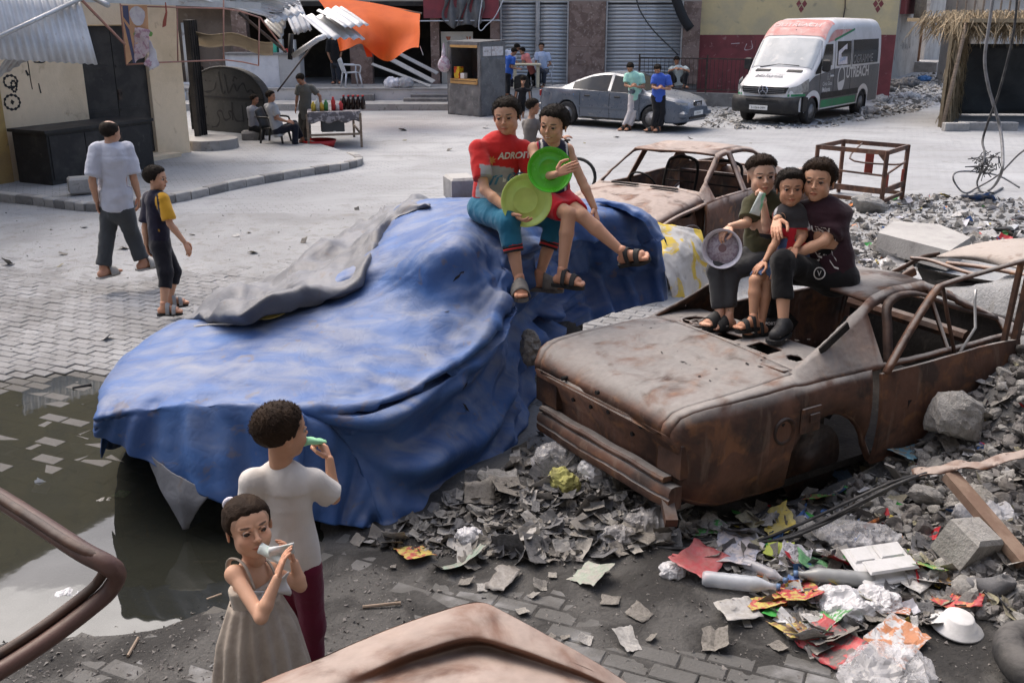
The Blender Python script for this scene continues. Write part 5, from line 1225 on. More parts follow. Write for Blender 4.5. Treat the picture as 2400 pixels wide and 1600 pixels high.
TG=[
[(228,1015,.50),(340,1075,.40),(500,1168,.24),(680,1213,.12),(790,1228,.05),(860,1234,.01)],
[(232,988,.60),(340,975,.65),(500,972,.69),(690,990,.68),(830,1080,.38),(895,1230,.01)],
[(236,965,.66),(340,945,.70),(500,938,.74),(680,955,.74),(830,1050,.45),(930,1226,.01)],
[(285,850,.72),(430,850,.80),(620,850,.84),(860,935,.74),(960,1050,.42),(1040,1188,.01)],
[(440,748,.82),(600,760,.90),(800,765,.93),(1030,855,.80),(1095,960,.46),(1150,1112,.02)],
[(640,735,.92),(810,690,1.02),(950,690,1.08),(1120,770,.93),(1185,880,.5),(1220,1030,.04)],
[(860,600,1.2),(960,580,1.33),(1075,580,1.41),(1150,640,1.18),(1205,790,.68),(1245,930,.08)],
[(928,500,1.36),(1030,488,1.45),(1110,515,1.46),(1190,585,1.30),(1262,720,.78),(1285,800,.40)],
[(1000,478,1.38),(1150,474,1.47),(1290,488,1.46),(1335,555,1.24),(1375,650,.80),(1420,740,.50)],
[(1390,474,1.36),(1450,484,1.34),(1500,512,1.28),(1535,565,1.08),(1560,640,.80),(1570,700,.58)]]
ctl=np.array([[G(*q)for q in r]for r in TG])
far=ctl[:,:1]+np.array([-.16,.22,-.32]);far[0]=ctl[0,:1]+np.array([-.02,.12,-.05]);far2=far+np.array([-.02,.05,-.38]);far2[:3]=far[:3]+np.array([.02,.06,-.04]);far[1:3]=ctl[1:3,:1]+np.array([-.02,.12,-.06])
ctl=np.concatenate([far2,far,ctl[:,:4],ctl[:,3:4]*.72+ctl[:,4:5]*.28+np.array([0,-.03,.03]),ctl[:,4:]],1);UO=[0,.75,1,2,3,4,5,6,7,8];VO=[-2,-1,0,1,2,3,3.28,4,5]
NU,NV=190,150
g=patch(ctl,NU,NV);du=np.gradient(g,axis=0);dv=np.gradient(g,axis=1);Nn=np.cross(dv,du);Nn/=np.linalg.norm(Nn,axis=2,keepdims=True)+1e-9
Nn*=np.sign(Nn[...,2:3]+.35*(-Nn[...,1:2])+1e-6)
uu=np.interp(np.linspace(0,9,NU),range(10),UO)[:,None]*np.ones((1,NV));vv=np.interp(np.linspace(0,8,NV),range(9),VO)[None,:]*np.ones((NU,1))
P_=g.reshape(-1,3)
def bumpf(x,c,w):return np.exp(-((x-c)/w)**2)
sidew=sstep(vv,2.6,3.4)*(1-.75*sstep(vv,4.6,5.0));topw=1-sstep(vv,2.4,3.2);frontw=1-sstep(uu,.55,1.3)
d=.006*fbm(P_*2.2,2,31).reshape(NU,NV)+.0035*ridged(P_*np.array([4,9,6]),2,33).reshape(NU,NV)
ph=fbm(P_*1.2,3,35).reshape(NU,NV);cr=(1-3*np.abs(fbm(P_*np.array([2.2,3.0,2.4]),2,36))).reshape(NU,NV);cr2=(1-3*np.abs(fbm(P_*np.array([5,6,5]),2,37))).reshape(NU,NV)
d+=topw*(.010*cr+.005*cr2)+(1-topw)*(.022*cr+.010*cr2)
# long swags across the near side, gathered at the bonnet corner and fanning out towards the back
fan=(vv-3.1)*(.9+.28*uu)+.32*ph*2
d+=sidew*sstep(uu,1.0,3.0)*(1-sstep(uu,6.2,7.2))*(.085*(1-np.abs(np.sin(fan*2.05+.2)))**1.3*1.3-.05+.022*np.sin(fan*9.3+ph*5))
# crumpled bunch below the seated boys
bunch=bumpf(uu,4.7,.85)*bumpf(vv,3.0,.9);d+=bunch*(.085*ridged(P_*np.array([4.5,4.5,3]),3,41).reshape(NU,NV))
bunch2=bumpf(uu,5.9,.6)*bumpf(vv,3.9,.7);d+=bunch2*(.085*ridged(P_*np.array([5,5,3]),3,43).reshape(NU,NV))
# upright pleats where it hangs behind the roof
d+=sstep(uu,6.3,7.2)*sstep(vv,2.2,3.0)*(.035*np.sin(uu*17+vv*1.5+3*ph)+.014*np.sin(uu*37+2*vv))
# pleats and pulls on the front drop
d+=frontw*(.020*np.sin(vv*7+uu*3+4*ph)+.012*np.sin(vv*15+5*ph))*sstep(vv,-.5,.5)
d+=topw*(1-frontw)*.010*np.maximum(0,ridged(P_*np.array([1.6,3.2,2]),1,47).reshape(NU,NV)-.55)
vs_=vv+.22*ph+.10*np.sin(uu*1.7);d+=sidew*sstep(uu,.9,2.2)*(1-sstep(uu,6.0,6.8))*(.11*bumpf(vs_,3.35,.22)-.12*bumpf(vs_,3.85,.26)+.07*bumpf(vs_,4.25,.15)-.09*bumpf(vs_,4.6,.2))
for c_ in(-.4,.65,1.7,2.75,3.7):d+=.006*np.exp(-(np.abs(vv-c_+.05*ph)/.022))
for c_ in(1.55,2.45,3.4,4.35,5.2,6.1,7.0):d+=.006*np.exp(-(np.abs(uu-c_+.06*ph)/.02))
hem=sstep(vv,4.4,5.0);d+=hem*.020*np.sin(uu*9+5*ph)
g2=g+Nn*d[...,None]
g2[...,2]=np.maximum(g2[...,2],.006)
tp=thing('tarpaulin','large blue plastic tarpaulin draped over a car, dusty on top','tarpaulin',G(850,1230))
MB().sheet(g2,.004).build('blue_sheet',M_TARP,tp,True,smooth=True)
for i_,(px,py,z,a_,L_)in enumerate(((1070,652,1.22,.7,.05),(1088,638,1.24,.2,.03),(1130,930,.55,.5,.04),(1140,945,.5,-1.0,.05),(1055,730,1.02,.3,.02))):
 q=G(px,py,z)+np.array([0,-.02,.02]);i2=np.unravel_index(np.argmin(((g2-q)**2).sum(2)),(NU,NV));c_=g2[i2];n_=Nn[i2];u_=unit(np.cross(n_,(0,0,1.)));w_=np.cross(n_,u_);e_=u_*math.cos(a_)+w_*math.sin(a_);f_=np.cross(n_,e_);MB().add([c_+n_*.008+e_*L_*x+f_*L_*y for x,y in((-1,0),(-.3,.22),(.2,.12),(1,.05),(.3,-.2),(-.4,-.12))],[(0,1,2,3,4,5)]).build('tear',M_SOOT,tp,True)
 # grey underside thrown back along the far edge
FG=[[(425,748,.83),(432,742,.86),(462,715,.88),(505,692,.80),(515,700,.6)],
[(556,762,.90),(548,742,1.0),(556,700,1.02),(596,664,.90),(610,672,.6)],
[(610,758,.94),(600,726,1.05),(640,690,1.04),(676,640,.96),(690,650,.7)],
[(742,712,1.0),(722,682,1.10),(715,640,1.06),(708,612,1.0),(720,622,.7)],
[(846,664,1.10),(832,636,1.19),(808,590,1.16),(800,556,1.10),(812,566,.8)],
[(884,600,1.22),(876,572,1.29),(872,540,1.29),(872,512,1.22),(880,522,.9)],
[(912,535,1.32),(906,512,1.38),(908,498,1.40),(912,484,1.36),(918,494,1.1)],
[(960,497,1.42),(952,480,1.46),(962,472,1.46),(968,466,1.42),(974,476,1.1)],
[(1010,490,1.44),(1006,486,1.47),(1008,480,1.46),(1010,474,1.42),(1014,480,1.2)]]
gf=patch(np.array([[G(*q)for q in r]for r in FG]),90,40);Q=gf.reshape(-1,3)
dd=np.stack([fbm(Q*4,3,51+k)for k in range(3)],-1)*.04+np.array([0,0,1])*(.16*np.abs(fbm(Q*np.array([2.6,3.2,3]),2,57))+.05*np.abs(fbm(Q*7,2,58))-.05)[:,None]
MB().sheet((Q+dd).reshape(gf.shape),.005).build('folded_edge',M_TARPG,tp,True,smooth=True,label='grey dusty underside folded back')
gf=patch(np.array([[G(425,752,.84),G(470,722,.90),G(520,688,.95)],[G(500,748,.88),G(545,716,.97),G(600,682,1.0)],[G(590,742,.93),G(620,708,1.0),G(660,675,1.02)]]),24,18);Q=gf.reshape(-1,3);MB().sheet((Q+np.stack([fbm(Q*6,3,61+k)for k in range(3)],-1)*.03).reshape(gf.shape),.004).build('blue_fold',M_TARP,tp,True,smooth=True)
gf=patch(np.array([[G(600,760,.90),G(650,752,.935),G(712,722,.97)],[G(612,742,.945),G(660,735,.955),G(708,716,.98)]]),6,20);Q=gf.reshape(-1,3);MB().sheet((Q+np.stack([fbm(Q*9,2,65+k)for k in range(3)],-1)*.015+np.array([0,0,.025])).reshape(gf.shape),.003).build('yellow_lining',mat('yellow_lining',(.62,.50,.16),(.55,.47,.25),None,scale=9),tp,True,smooth=True)
MB().tube(catmull([G(536,700,1.02),G(524,712,.98),G(530,728,.94),G(543,742,.92),G(552,757,.91),G(500,760,.89),G(455,765,.86)],30),.006,6).build('cord',mat('pale_cord',(.5,.47,.42)),tp,True,smooth=True)
# blue roll along the back edge of the roof, grey corner flap at the front
gf=patch(np.array([[G(1395,478,1.40),G(1400,470,1.42),G(1410,474,1.36)],[G(1450,490,1.38),G(1460,478,1.42),G(1475,482,1.36)],[G(1505,520,1.32),G(1520,506,1.36),G(1535,512,1.28)],[G(1540,570,1.16),G(1556,560,1.18),G(1562,575,1.1)]]),40,14);Q=gf.reshape(-1,3);MB().sheet((Q+np.stack([fbm(Q*7,3,71+k)for k in range(3)],-1)*.03).reshape(gf.shape),.004).build('rolled_edge',M_TARP,tp,True,smooth=True)
gf=patch(np.array([[G(335,1068,.42),G(420,1120,.36),G(500,1165,.27)],[G(370,1150,.25),G(425,1180,.22),G(470,1195,.20)],[G(425,1238,.05),G(432,1240,.04),G(440,1238,.04)]]),20,18);Q=gf.reshape(-1,3);MB().sheet((Q+np.array([0,.03,0])+np.stack([fbm(Q*5,3,75+k)for k in range(3)],-1)*.03).reshape(gf.shape),.004).build('grey_corner',M_TARPG,tp,True,smooth=True)
# the car below: dark hull and wheels seen under the hem
M_HULL=M_SOOT
hp=np.array([-1.72,5.32,0.]);hy=math.radians(57);dirv=np.array([math.cos(hy),math.sin(hy),0])
hc=thing('covered_car','dark car underside and wheel showing below the front hem of the blue tarpaulin','car',hp,hy)
MB().box((1.75,0,.38),(3.3,1.1,.24),bev=.05).build('hull',M_HULL,hc);MB().box((.65,0,.5),(1.1,.9,.12),bev=.04).build('nose',M_HULL,hc);MB().box((2.6,0,.8),(1.3,.8,.6),bev=.2).build('cabin',M_HULL,hc)
for s in(-1,1):
 for u in(.55,3.0):wheel(hc,(u,s*.56,.27),s,.27,.18)
 # breeze block weighing the tarpaulin down
m=MB();c=G(1076,470,1.44);m.box((0,0,0),(.22,.3,.2),.3,bev=.02);o=m.build('breeze_block',M_CONC);o.location=(c[0],c[1]+.25,1.50);tag(o,'grey concrete block weighing down the far roof edge of the tarpaulin','block')
# white and yellow crumpled sheet between the cars
def m_wy():
 m_,N,L,B=_nt('white_yellow_paint');co=N.new('ShaderNodeTexCoord').outputs['Object']
 col=_mix(N,L,_ramp(N,L,_noise(N,L,co,3.2,5,.8),.5,.54),(.46,.455,.44),(.55,.40,.04));col=_mix(N,L,_math(N,L,'MULTIPLY',_ramp(N,L,_noise(N,L,co,9,6),.52,.66),.6),col,(.25,.23,.21));L.new(col,B.inputs['Base Color']);B.inputs['Roughness'].default_value=.6;return m_
gf=patch(np.array([[G(1530,525,1.12),G(1600,535,1.08),G(1640,548,1.02)],[G(1545,590,.95),G(1610,590,.92),G(1660,600,.86)],[G(1560,650,.78),G(1620,640,.74),G(1672,630,.72)],[G(1572,700,.6),G(1630,690,.55),G(1680,680,.5)]]),40,36);Q=gf.reshape(-1,3)
MB().sheet((Q+np.stack([ridged(Q*4,3,81+k)for k in range(3)],-1)*.03).reshape(gf.shape),.006).build('painted_sheet',m_wy(),None,True,smooth=True,label='crumpled white sheet with flaking yellow paint behind the blue tarpaulin',cat='sheet')
# ---------------------------------------------------------------- people
M_SKIN=mat('skin',(.4,.22,.14),attr=True,rough=.55,spec=.35,bump=.04,bscale=120,rvar=0,sub=.08)
M_CLOTH=mat('cloth',(.4,.4,.4),attr=True,rough=.9,spec=.15,bump=.22,bscale=26,rvar=0,sheen=.15)
def _wrinkle(m):
 N,L=m.node_tree.nodes,m.node_tree.links;b0=[n for n in N if n.type=='BUMP'][0];co=[n for n in N if n.type=='TEX_COORD'][0].outputs['Object'];mp=N.new('ShaderNodeMapping');mp.inputs['Scale'].default_value=(1,1,.6);L.new(co,mp.inputs[0]);w=N.new('ShaderNodeTexNoise');w.noise_type='RIDGED_MULTIFRACTAL';w.inputs['Scale'].default_value=7;w.inputs['Detail'].default_value=3;w.inputs['Distortion'].default_value=.8;L.new(mp.outputs[0],w.inputs['Vector'])
 b=N.new('ShaderNodeBump');b.inputs['Strength'].default_value=.55;b.inputs['Distance'].default_value=.03;L.new(w.outputs['Fac'],b.inputs['Height']);L.new(b0.outputs[0],b.inputs['Normal']);L.new(b.outputs[0],N['Principled BSDF'].inputs['Normal'])
_wrinkle(M_CLOTH)
M_HAIR=mat('black_hair',(.014,.011,.009),(.022,.016,.012),None,scale=14,rough=.75,spec=.12,bump=.3,bscale=160)
M_HAIRB=mat('brown_hair',(.030,.018,.011),(.02,.012,.008),None,scale=14,rough=.75,spec=.12,bump=.3,bscale=160)
M_EYEW=plain('eye_white',(.42,.40,.375),.3);M_IRIS=plain('iris',(.018,.010,.007),.15)
SKIN=(.48,.265,.17)
HEADS={}
def head_mesh(vox,smile=False,child=1.0):
 """head in units of its own height: x to its left, y forward, z up"""
 key=(vox,smile)
 if key in HEADS:return HEADS[key]
 s=SDF(vox,.06)
 s.ell((0,-.07,.13),(.36,.42,.36));s.ell((0,.10,.13),(.30,.26,.28));s.ell((0,.12,-.15),(.275,.24,.32));s.ell((0,.21,-.385),(.115,.105,.095),k=.08)
 for x in(-1,1):
  s.ell((x*.15,.24,-.15),(.115,.10,.115),k=.08);s.ell((x*.215,.03,-.24),(.075,.13,.15),k=.06)
  s.cap((x*.07,.345,.075),(x*.21,.285,.065),.034,.026,k=.05)
  s.ell((x*.138,.385,-.015),(.075,.075,.05),k=.035,sub=True)
 s.cap((0,.335,.03),(0,.415,-.12),.026,.036,k=.03);s.ell((0,.42,-.135),(.045,.042,.036),k=.02)
 for x in(-1,1):
  s.ell((x*.043,.385,-.15),(.03,.036,.026),k=.015)
  s.chain([(x*.066,.350,-.022),(x*.105,.366,.018),(x*.15,.364,.024),(x*.205,.318,-.008)],[.012,.015,.015,.010],k=.01)
  s.chain([(x*.066,.350,-.026),(x*.12,.360,-.052),(x*.17,.347,-.048),(x*.205,.318,-.016)],[.010,.011,.011,.009],k=.01)
  s.ell((x*.355,-.05,-.04),(.030,.075,.135),np.array(Matrix.Rotation(x*.35,3,'Z')),k=.02);s.ell((x*.375,-.04,-.03),(.02,.04,.08),k=.01,sub=True)
 w=.125 if smile else .088;up=.02 if smile else 0
 s.chain([(-w,.325-.02*smile,-.272+up),(-.03,.372,-.262),(.03,.372,-.262),(w,.325-.02*smile,-.272+up)],[.010,.019,.019,.010],k=.015)
 s.chain([(-w*.9,.325-.02*smile,-.285+up),(0,.366,-.312-.01*smile),(w*.9,.325-.02*smile,-.285+up)],[.010,.023,.010],k=.015)
 s.cap((0,-.05,-.25),(0,-.07,-.55),.20,.19,k=.08)
 V,F=s.mesh();HEADS[key]=(V,F);return V,F
def head_cols(V,skin,fade=0.0,smile=False):
 c=np.tile(np.array(skin),(len(V),1));x,y,z=V.T;ax=np.abs(x)
 def mixin(m,col):
  c[:]=c*(1-m[:,None])+np.array(col)*m[:,None]
 sk=np.array(skin);w=.13 if smile else .095
 mixin(.45*np.exp(-((ax-.16)/.1)**2-((z+.13)/.1)**2)*(y>.1),sk*np.array([1.12,.88,.82]))
 lip=sstep(1-((x/w)**2+((z+.287)/.042)**2),0,.4)*(y>.25);mixin(.8*lip,sk*np.array([.95,.52,.50]))
 line=np.exp(-((z+.284-(.35*ax**1.5 if smile else 0)*.3)/.008)**2)*(ax<w)*(y>.25);mixin(.75*line,sk*.25)
 if smile:mixin((np.exp(-((z+.285)/.013)**2)*(ax<.075)*(y>.25)),(.6,.57,.52))
 brow=sstep(1-(((ax-.145)/.092)**2+((z-.088-.05*(ax-.14))/.024)**2),0,.5)*(y>.1);mixin(.88*brow,(.03,.02,.015))
 lash=np.exp(-((z-.018+.9*np.maximum(0,ax-.15)**1.2)/.011)**2)*sstep(.085-np.abs(ax-.138),0,.02)*(y>.26);mixin(.85*lash,(.03,.018,.014))
 nost=np.exp(-(((ax-.03)/.016)**2+((z+.172)/.012)**2))*(y>.34);mixin(.7*nost,sk*.2)
 fade=max(fade,.35)
 if fade:mixin(fade*sstep(z,-.02,.18)*(y<.2+.3*z),(.05,.035,.027))
 return c
HAIRL={'short':([-.6,-.3,-.12,.0,.07,.13,.20,.30,.5],[-.27,-.24,-.14,-.06,-.03,.10,.22,.28,.29]),'long':([-.6,-.3,-.1,.0,.06,.16,.30,.5],[-.4,-.36,-.2,-.02,.10,.24,.33,.34]),'top':([-.6,-.3,-.1,.06,.16,.30,.5],[.14,.14,.16,.2,.24,.29,.30]),'bald':([-.6,-.3,-.1,.06,.1,.2,.5],[-.25,-.22,-.1,.06,.15,.4,.9])}
HAIRC={}
def hair_mesh(vox,style,vol):
 key=(vox,style,vol)
 if key in HAIRC:return HAIRC[key]
 s=SDF(vox,.05);t=.022+vol;s.ell((0,-.07,.13),(.36+t,.42+t,.36+t));s.ell((0,.10,.15),(.30+t*.8,.26+t*.7,.27+t))
 if vol>.04:s.ell((0,.16,.36),(.25,.2,.10+vol),k=.06)
 if style=='bald':s.ell((0,-.05,.42),(.22,.26,.2),k=.02,sub=True)
 xs_,zs_=HAIRL[style]
 def post(D,X,Y,Z):
  zl=np.interp(Y,xs_,zs_)[None,:,None];side=.10*np.clip(np.abs(X)/.35,0,1)[:,None,None]*0
  wob=.008*np.sin(37*X)[:,None,None]+.006*np.sin(91*X+1)[:,None,None]
  dz=Z[None,None,:]-(zl+side+wob);return np.maximum(D+t*np.clip(1-dz/.16,0,1)**2*.9,-dz*.8)
 V,F=s.mesh(post);N_=vnormals(V,F)
 nz=ridged(V*np.array([11,5,8]),2,5)*.012+fbm(V*24,2,6)*.008;V=V+N_*nz[:,None];R0=np.random.default_rng(4);I_=R0.integers(0,len(V),2600);I_=I_[(N_[I_,2]>-.2)&(vol>.013)];B_=V[I_];n_=N_[I_];tg=np.stack([.3*np.sign(B_[:,0]),np.full(len(B_),.25),np.full(len(B_),-.15)],-1)+R0.normal(0,.5,B_.shape);tg-=n_*(tg*n_).sum(1)[:,None];sd_=np.cross(n_,tg);sd_/=np.linalg.norm(sd_,axis=1)[:,None]+1e-9;tip=B_+n_*(.012+.022*R0.random((len(B_),1)))+tg*.05;a0=len(V);m_=len(B_);V=np.concatenate([V,B_-sd_*.007-n_*.005,B_+sd_*.007-n_*.005,tip+sd_*.002,tip-sd_*.002]);k_=np.arange(m_);F=np.concatenate([F,np.stack([a0+k_,a0+m_+k_,a0+2*m_+k_,a0+3*m_+k_],1)]);HAIRC[key]=(V,F);return V,F
def lift(par,px,py,L,s):
 d=unit(ray(px,py));w=par-_C;tc=w@d;h2=w@w-tc*tc;q=L*L-h2
 if q<=0:
  p=_C+d*tc;return p
 return _C+d*(tc+s*math.sqrt(q))
def hand_sdf(s,wrist,d,n,side,L,curl=.35,spread=.12,thumb=.6,fingers=None):
 """palm, four fingers and a thumb; n is where the palm looks, side +1 left hand"""
 d=unit(d);n=unit(n-d*(np.asarray(n)@d));t=side*np.cross(n,d)
 pl=.50*L;wdt=.40*L;s.k=.35*.06*L*2
 kn=[]
 for i,(o,ln)in enumerate(((.40,.42),(.14,.47),(-.12,.43),(-.38,.34))):
  b=wrist+d*pl*(1-.05*abs(i-1))+t*o*wdt*.95;s.cap(wrist+d*.08*L+t*o*wdt*.5,b,.075*L,.07*L,k=.05*L,flat=n,ratio=.85)
  cu=curl if fingers is None else fingers[i];fd=unit(d+t*o*spread*1.2);p=b;ang=cu*.55;r=.058*L
  for k,seg in enumerate((.44,.31,.25)):
   v=fd*math.cos(ang)+n*math.sin(ang);q=p+v*ln*L*seg*1.12;s.cap(p,q,r,r*.9,k=.012*L);p=q;r*=.9;ang+=cu*(1.0 if k==0 else .75)
 b0=wrist+d*.14*L+t*.20*L;b1=b0+unit(d*.62+t*.62+n*.28*thumb)*.26*L;b2=b1+unit(d*.9+t*(.25-.5*curl)+n*.6*thumb*(.4+curl))*.19*L;b3=b2+unit(d*.9-t*.35*curl+n*.5*curl)*.14*L
 s.cap(b0,b1,.085*L,.068*L,k=.05*L);s.cap(b1,b2,.064*L,.058*L,k=.02*L);s.cap(b2,b3,.058*L,.048*L,k=.02*L)
def foot_sdf(s,ank,toe,S,up=(0,0,1)):
 d=unit(toe-ank);u=unit(np.array(up,float));f=unit(d-u*(d@u));lat=np.cross(u,f);L=.148*S;heel=ank-u*.028*S-f*.022*S
 base=ank-u*.036*S
 s.cap(ank+u*.02*S,ank-u*.01*S,.022*S,.024*S,k=.02);s.cap(heel,heel+f*.02*S,.021*S,.022*S,k=.02)
 ball=base+f*.078*S+u*.010*S;s.cap(ank-u*.008*S+f*.01*S,ball+u*.004*S,.024*S,.018*S,k=.02);s.cap(heel,ball-u*.004*S,.018*S,.019*S,k=.02)
 s.cap(ball-lat*.016*S,ball+lat*.016*S,.017*S,.016*S,k=.01)
 for i,(o,l)in enumerate(((-.022,.036),(-.009,.038),(.002,.034),(.012,.029),(.021,.023))):
  a=ball+lat*o*S-u*.004*S;s.cap(a,a+f*l*S-u*.003*S,.0085*S if i else .010*S,.0075*S if i else .0095*S,k=.003)
 return f,lat,u,base
class Person:pass
def person(label,S,pel,j,face=(0,0,0),body_yaw=None,hh=.225,vox=.008,hair='short',hvol=.02,hairmat=None,skin=SKIN,smile=False,fade=0.0,shirt=None,bottoms=None,shoes=None,hands=None,bw=1.0,group=None,female=False,eyes=True,extra=None,legs=True,bend=0.0,arms=True,torso=1.0):
 """pose from joint places measured in the photograph (px, py, depth sign); limb lengths come from the stature S"""
 p=Person();pel=np.array(pel,float);p.pel=pel;p.S=S
 def J(name,par,L):
  v=j.get(name)
  if v is None:return None
  if len(v)>2 and v[2]is None:
   d=unit(ray(v[0],v[1]));h=d[:2];return _C+d*(h@(par-_C)[:2]/(h@h))
  return lift(par,v[0],v[1],L*S*(v[3]if len(v)>3 else 1),v[2]if len(v)>2 else 0)
 p.neck=J('neck',pel,.295);p.head=J('head',p.neck,.045+hh*.5/S+.01)
 yaw=math.radians(body_yaw);p.fwd=np.array([math.sin(yaw),-math.cos(yaw),0]);p.left=np.cross((0,0,1.),p.fwd);p.up=unit(p.neck-pel)
 p.sp=pel*.5+p.neck*.5-p.fwd*bend*S
 out=lambda nm,sg:J(nm,p.neck-p.up*.025*S,.105)if nm in j else p.neck-p.up*.03*S+p.left*sg*.105*S
 sga=1 if p.left[0]<0 else-1
 p.sa,p.sb=out('sa',sga),out('sb',-sga)
 p.side={}
 for k,sh in(('a',p.sa),('b',p.sb)):p.side[k]=1 if(sh-p.neck)@p.left>0 else-1
 p.ea=J('ea',p.sa,.175);p.eb=J('eb',p.sb,.175);p.wa=J('wa',p.ea,.148);p.wb=J('wb',p.eb,.148);p.ha=J('ha',p.wa,.10);p.hb=J('hb',p.wb,.10)
 hl=.052*S;p.hipa=pel+p.left*p.side['a']*hl-p.up*.01*S;p.hipb=pel+p.left*p.side['b']*hl-p.up*.01*S
 if legs=='straight':
  for k in 'ab':
   h=getattr(p,'hip'+k);setattr(p,'k'+k,h+np.array([0,0,-.245*S])+p.fwd*.012*S);a=h+np.array([0,0,-.47*S]);a[2]=j['ground']+.05*S;setattr(p,'a'+k,a);t=a+p.fwd*.12*S;t[2]=j['ground']+.02;setattr(p,'t'+k,t)
 elif legs:
  p.ka=J('ka',p.hipa,.245);p.kb=J('kb',p.hipb,.245);p.aa=J('aa',p.ka,.228);p.ab=J('ab',p.kb,.228);p.ta=J('ta',p.aa,.12);p.tb=J('tb',p.ab,.12)
  if j.get('ground')is not None and 'ka' in j:
   gz=j['ground']
   for k in 'ab':
    a=getattr(p,'a'+k);a[2]=gz+.040*S+.012;t=getattr(p,'t'+k);t[2]=gz+.02
 base=pel.copy();base[2]=min([pel[2]]+([p.aa[2]-.05*S,p.ab[2]-.05*S]if legs else[]))
 root=thing('person',label,'person',base,0,group);p.root=root
 # ---- body
 s=SDF(vox,.02*S/1.4)
 fyaw,fpit,frol=[math.radians(x)for x in face]
 fd=np.array([math.sin(fyaw)*math.cos(fpit),-math.cos(fyaw)*math.cos(fpit),-math.sin(fpit)]);lf=unit(np.cross((0,0,1.),fd));hu=np.cross(fd,lf)
 lf,hu=lf*math.cos(frol)+hu*math.sin(frol),hu*math.cos(frol)-lf*math.sin(frol);R=np.stack([lf,fd,hu],1);p.R=R
 nr=.031*S*bw;s.cap(p.neck-p.up*.03*S,p.head-hu*hh*.42-fd*hh*.06,nr*1.12,nr*.98,k=.02)
 s.chain([p.pel,p.sp,p.neck-p.up*.07*S],[.080*S*bw*torso,.074*S*bw*torso,.085*S*bw*torso],flat=p.fwd,ratio=.66,k=.04)
 for sh_ in(p.sa,p.sb):s.cap(sh_,p.neck-p.up*.05*S,.030*S*bw,.036*S*bw,k=.03)
 armr=(.026,.0245,.0235,.0165)
 if arms:
  for sh,e,w_ in((p.sa,p.ea,p.wa),(p.sb,p.eb,p.wb)):
   if e is None or w_ is None:continue
   m_=(e+w_)/2*.6+e*.4;s.cap(sh,e,armr[0]*S*bw,.0215*S*bw,k=.02);s.cap(e,m_,.0215*S*bw,.0225*S*bw,k=.012);s.cap(m_,w_,.0225*S*bw,.0155*S*bw,k=.012)
 if legs:
  for hp,k_,a_ in((p.hipa,p.ka,p.aa),(p.hipb,p.kb,p.ab)):
   s.cap(hp,k_,.052*S*bw,.034*S*bw,k=.02);c_=k_*.68+a_*.32;bk=-unit(np.cross(np.cross(k_-hp,a_-k_)+1e-9,a_-k_))*0
   s.cap(k_,c_,.033*S*bw,.034*S*bw,k=.012);s.cap(c_,a_,.034*S*bw,.0195*S*bw,k=.012)
 V,F=s.mesh();cols=[np.tile(np.array(skin),(len(V),1))];VV=[V];FF=[F];n0=len(V)
 hv,hf=head_mesh(max(.014,vox/hh*.42)if vox<.012 else .035,smile);W=p.head+(hv*hh)@R.T;VV.append(W);FF.append(hf+n0);cols.append(head_cols(hv,skin,fade,smile));n0+=len(hv)
 hn=hands or{}
 if arms:
  for k in 'ab':
   w_,h_,e_=getattr(p,'w'+k),getattr(p,'h'+k),getattr(p,'e'+k)
   if w_ is None or h_ is None:continue
   q=hn.get(k,{});L=.108*S;hs=SDF(max(.0032,vox*.45),.01);nn=np.array(q.get('n',unit(pel-w_)),float);hand_sdf(hs,w_,h_-w_,nn,p.side[k],L,q.get('curl',.4),q.get('spread',.15),q.get('thumb',.7),q.get('f'))
   a,b=hs.mesh();VV.append(a);FF.append(b+n0);cols.append(np.tile(np.array(skin)*np.array([1.02,.95,.93]),(len(a),1)));n0+=len(a)
 p.feet={}
 if legs:
  for k in 'ab':
   fs=SDF(max(.004,vox*.55),.012);fu=j.get('fu'+k,(0,0,1));p.feet[k]=foot_sdf(fs,getattr(p,'a'+k),getattr(p,'t'+k),S,fu)
   if not(shoes and shoes.get('closed')):
    a,b=fs.mesh();VV.append(a);FF.append(b+n0);cols.append(np.tile(np.array(skin)*np.array([1.03,.93,.9]),(len(a),1)));n0+=len(a)
 V=np.concatenate(VV);F=np.concatenate(FF);C_=np.concatenate(cols);C_=C_*(1+.10*fbm(V*22,2,3))[:,None]
 body=link('body',fastmesh('body',V,F,[M_SKIN],col=np.clip(C_,0,1)),root,True)
 # ---- hair, eyes
 if hair:
  hv,hf=hair_mesh(max(.02,vox/hh*.5)if vox<.012 else .045,hair,hvol);link('hair',fastmesh('hair',p.head+(hv*hh)@R.T,hf,[hairmat or M_HAIR]),root,True)
 if eyes:
  for x in(-1,1):
   m=MB();c=np.array([x*.138,.310,-.014]);r=.060;n_,q_=10,14;V_=[];F_=[];mi=[]
   for a in range(n_+1):
    th=PI*a/n_
    for b in range(q_):ph_=2*PI*b/q_;V_.append(c+r*np.array([math.sin(th)*math.cos(ph_),math.cos(th),math.sin(th)*math.sin(ph_)]))
   for a in range(n_):
    for b in range(q_):F_.append((a*q_+b,a*q_+(b+1)%q_,(a+1)*q_+(b+1)%q_,(a+1)*q_+b));mi.append(1 if a<3 else 0)
   o=link('eye',fastmesh('eye',p.head+(np.array(V_)*hh)@R.T,F_,[M_EYEW,M_IRIS],mi),root,True)
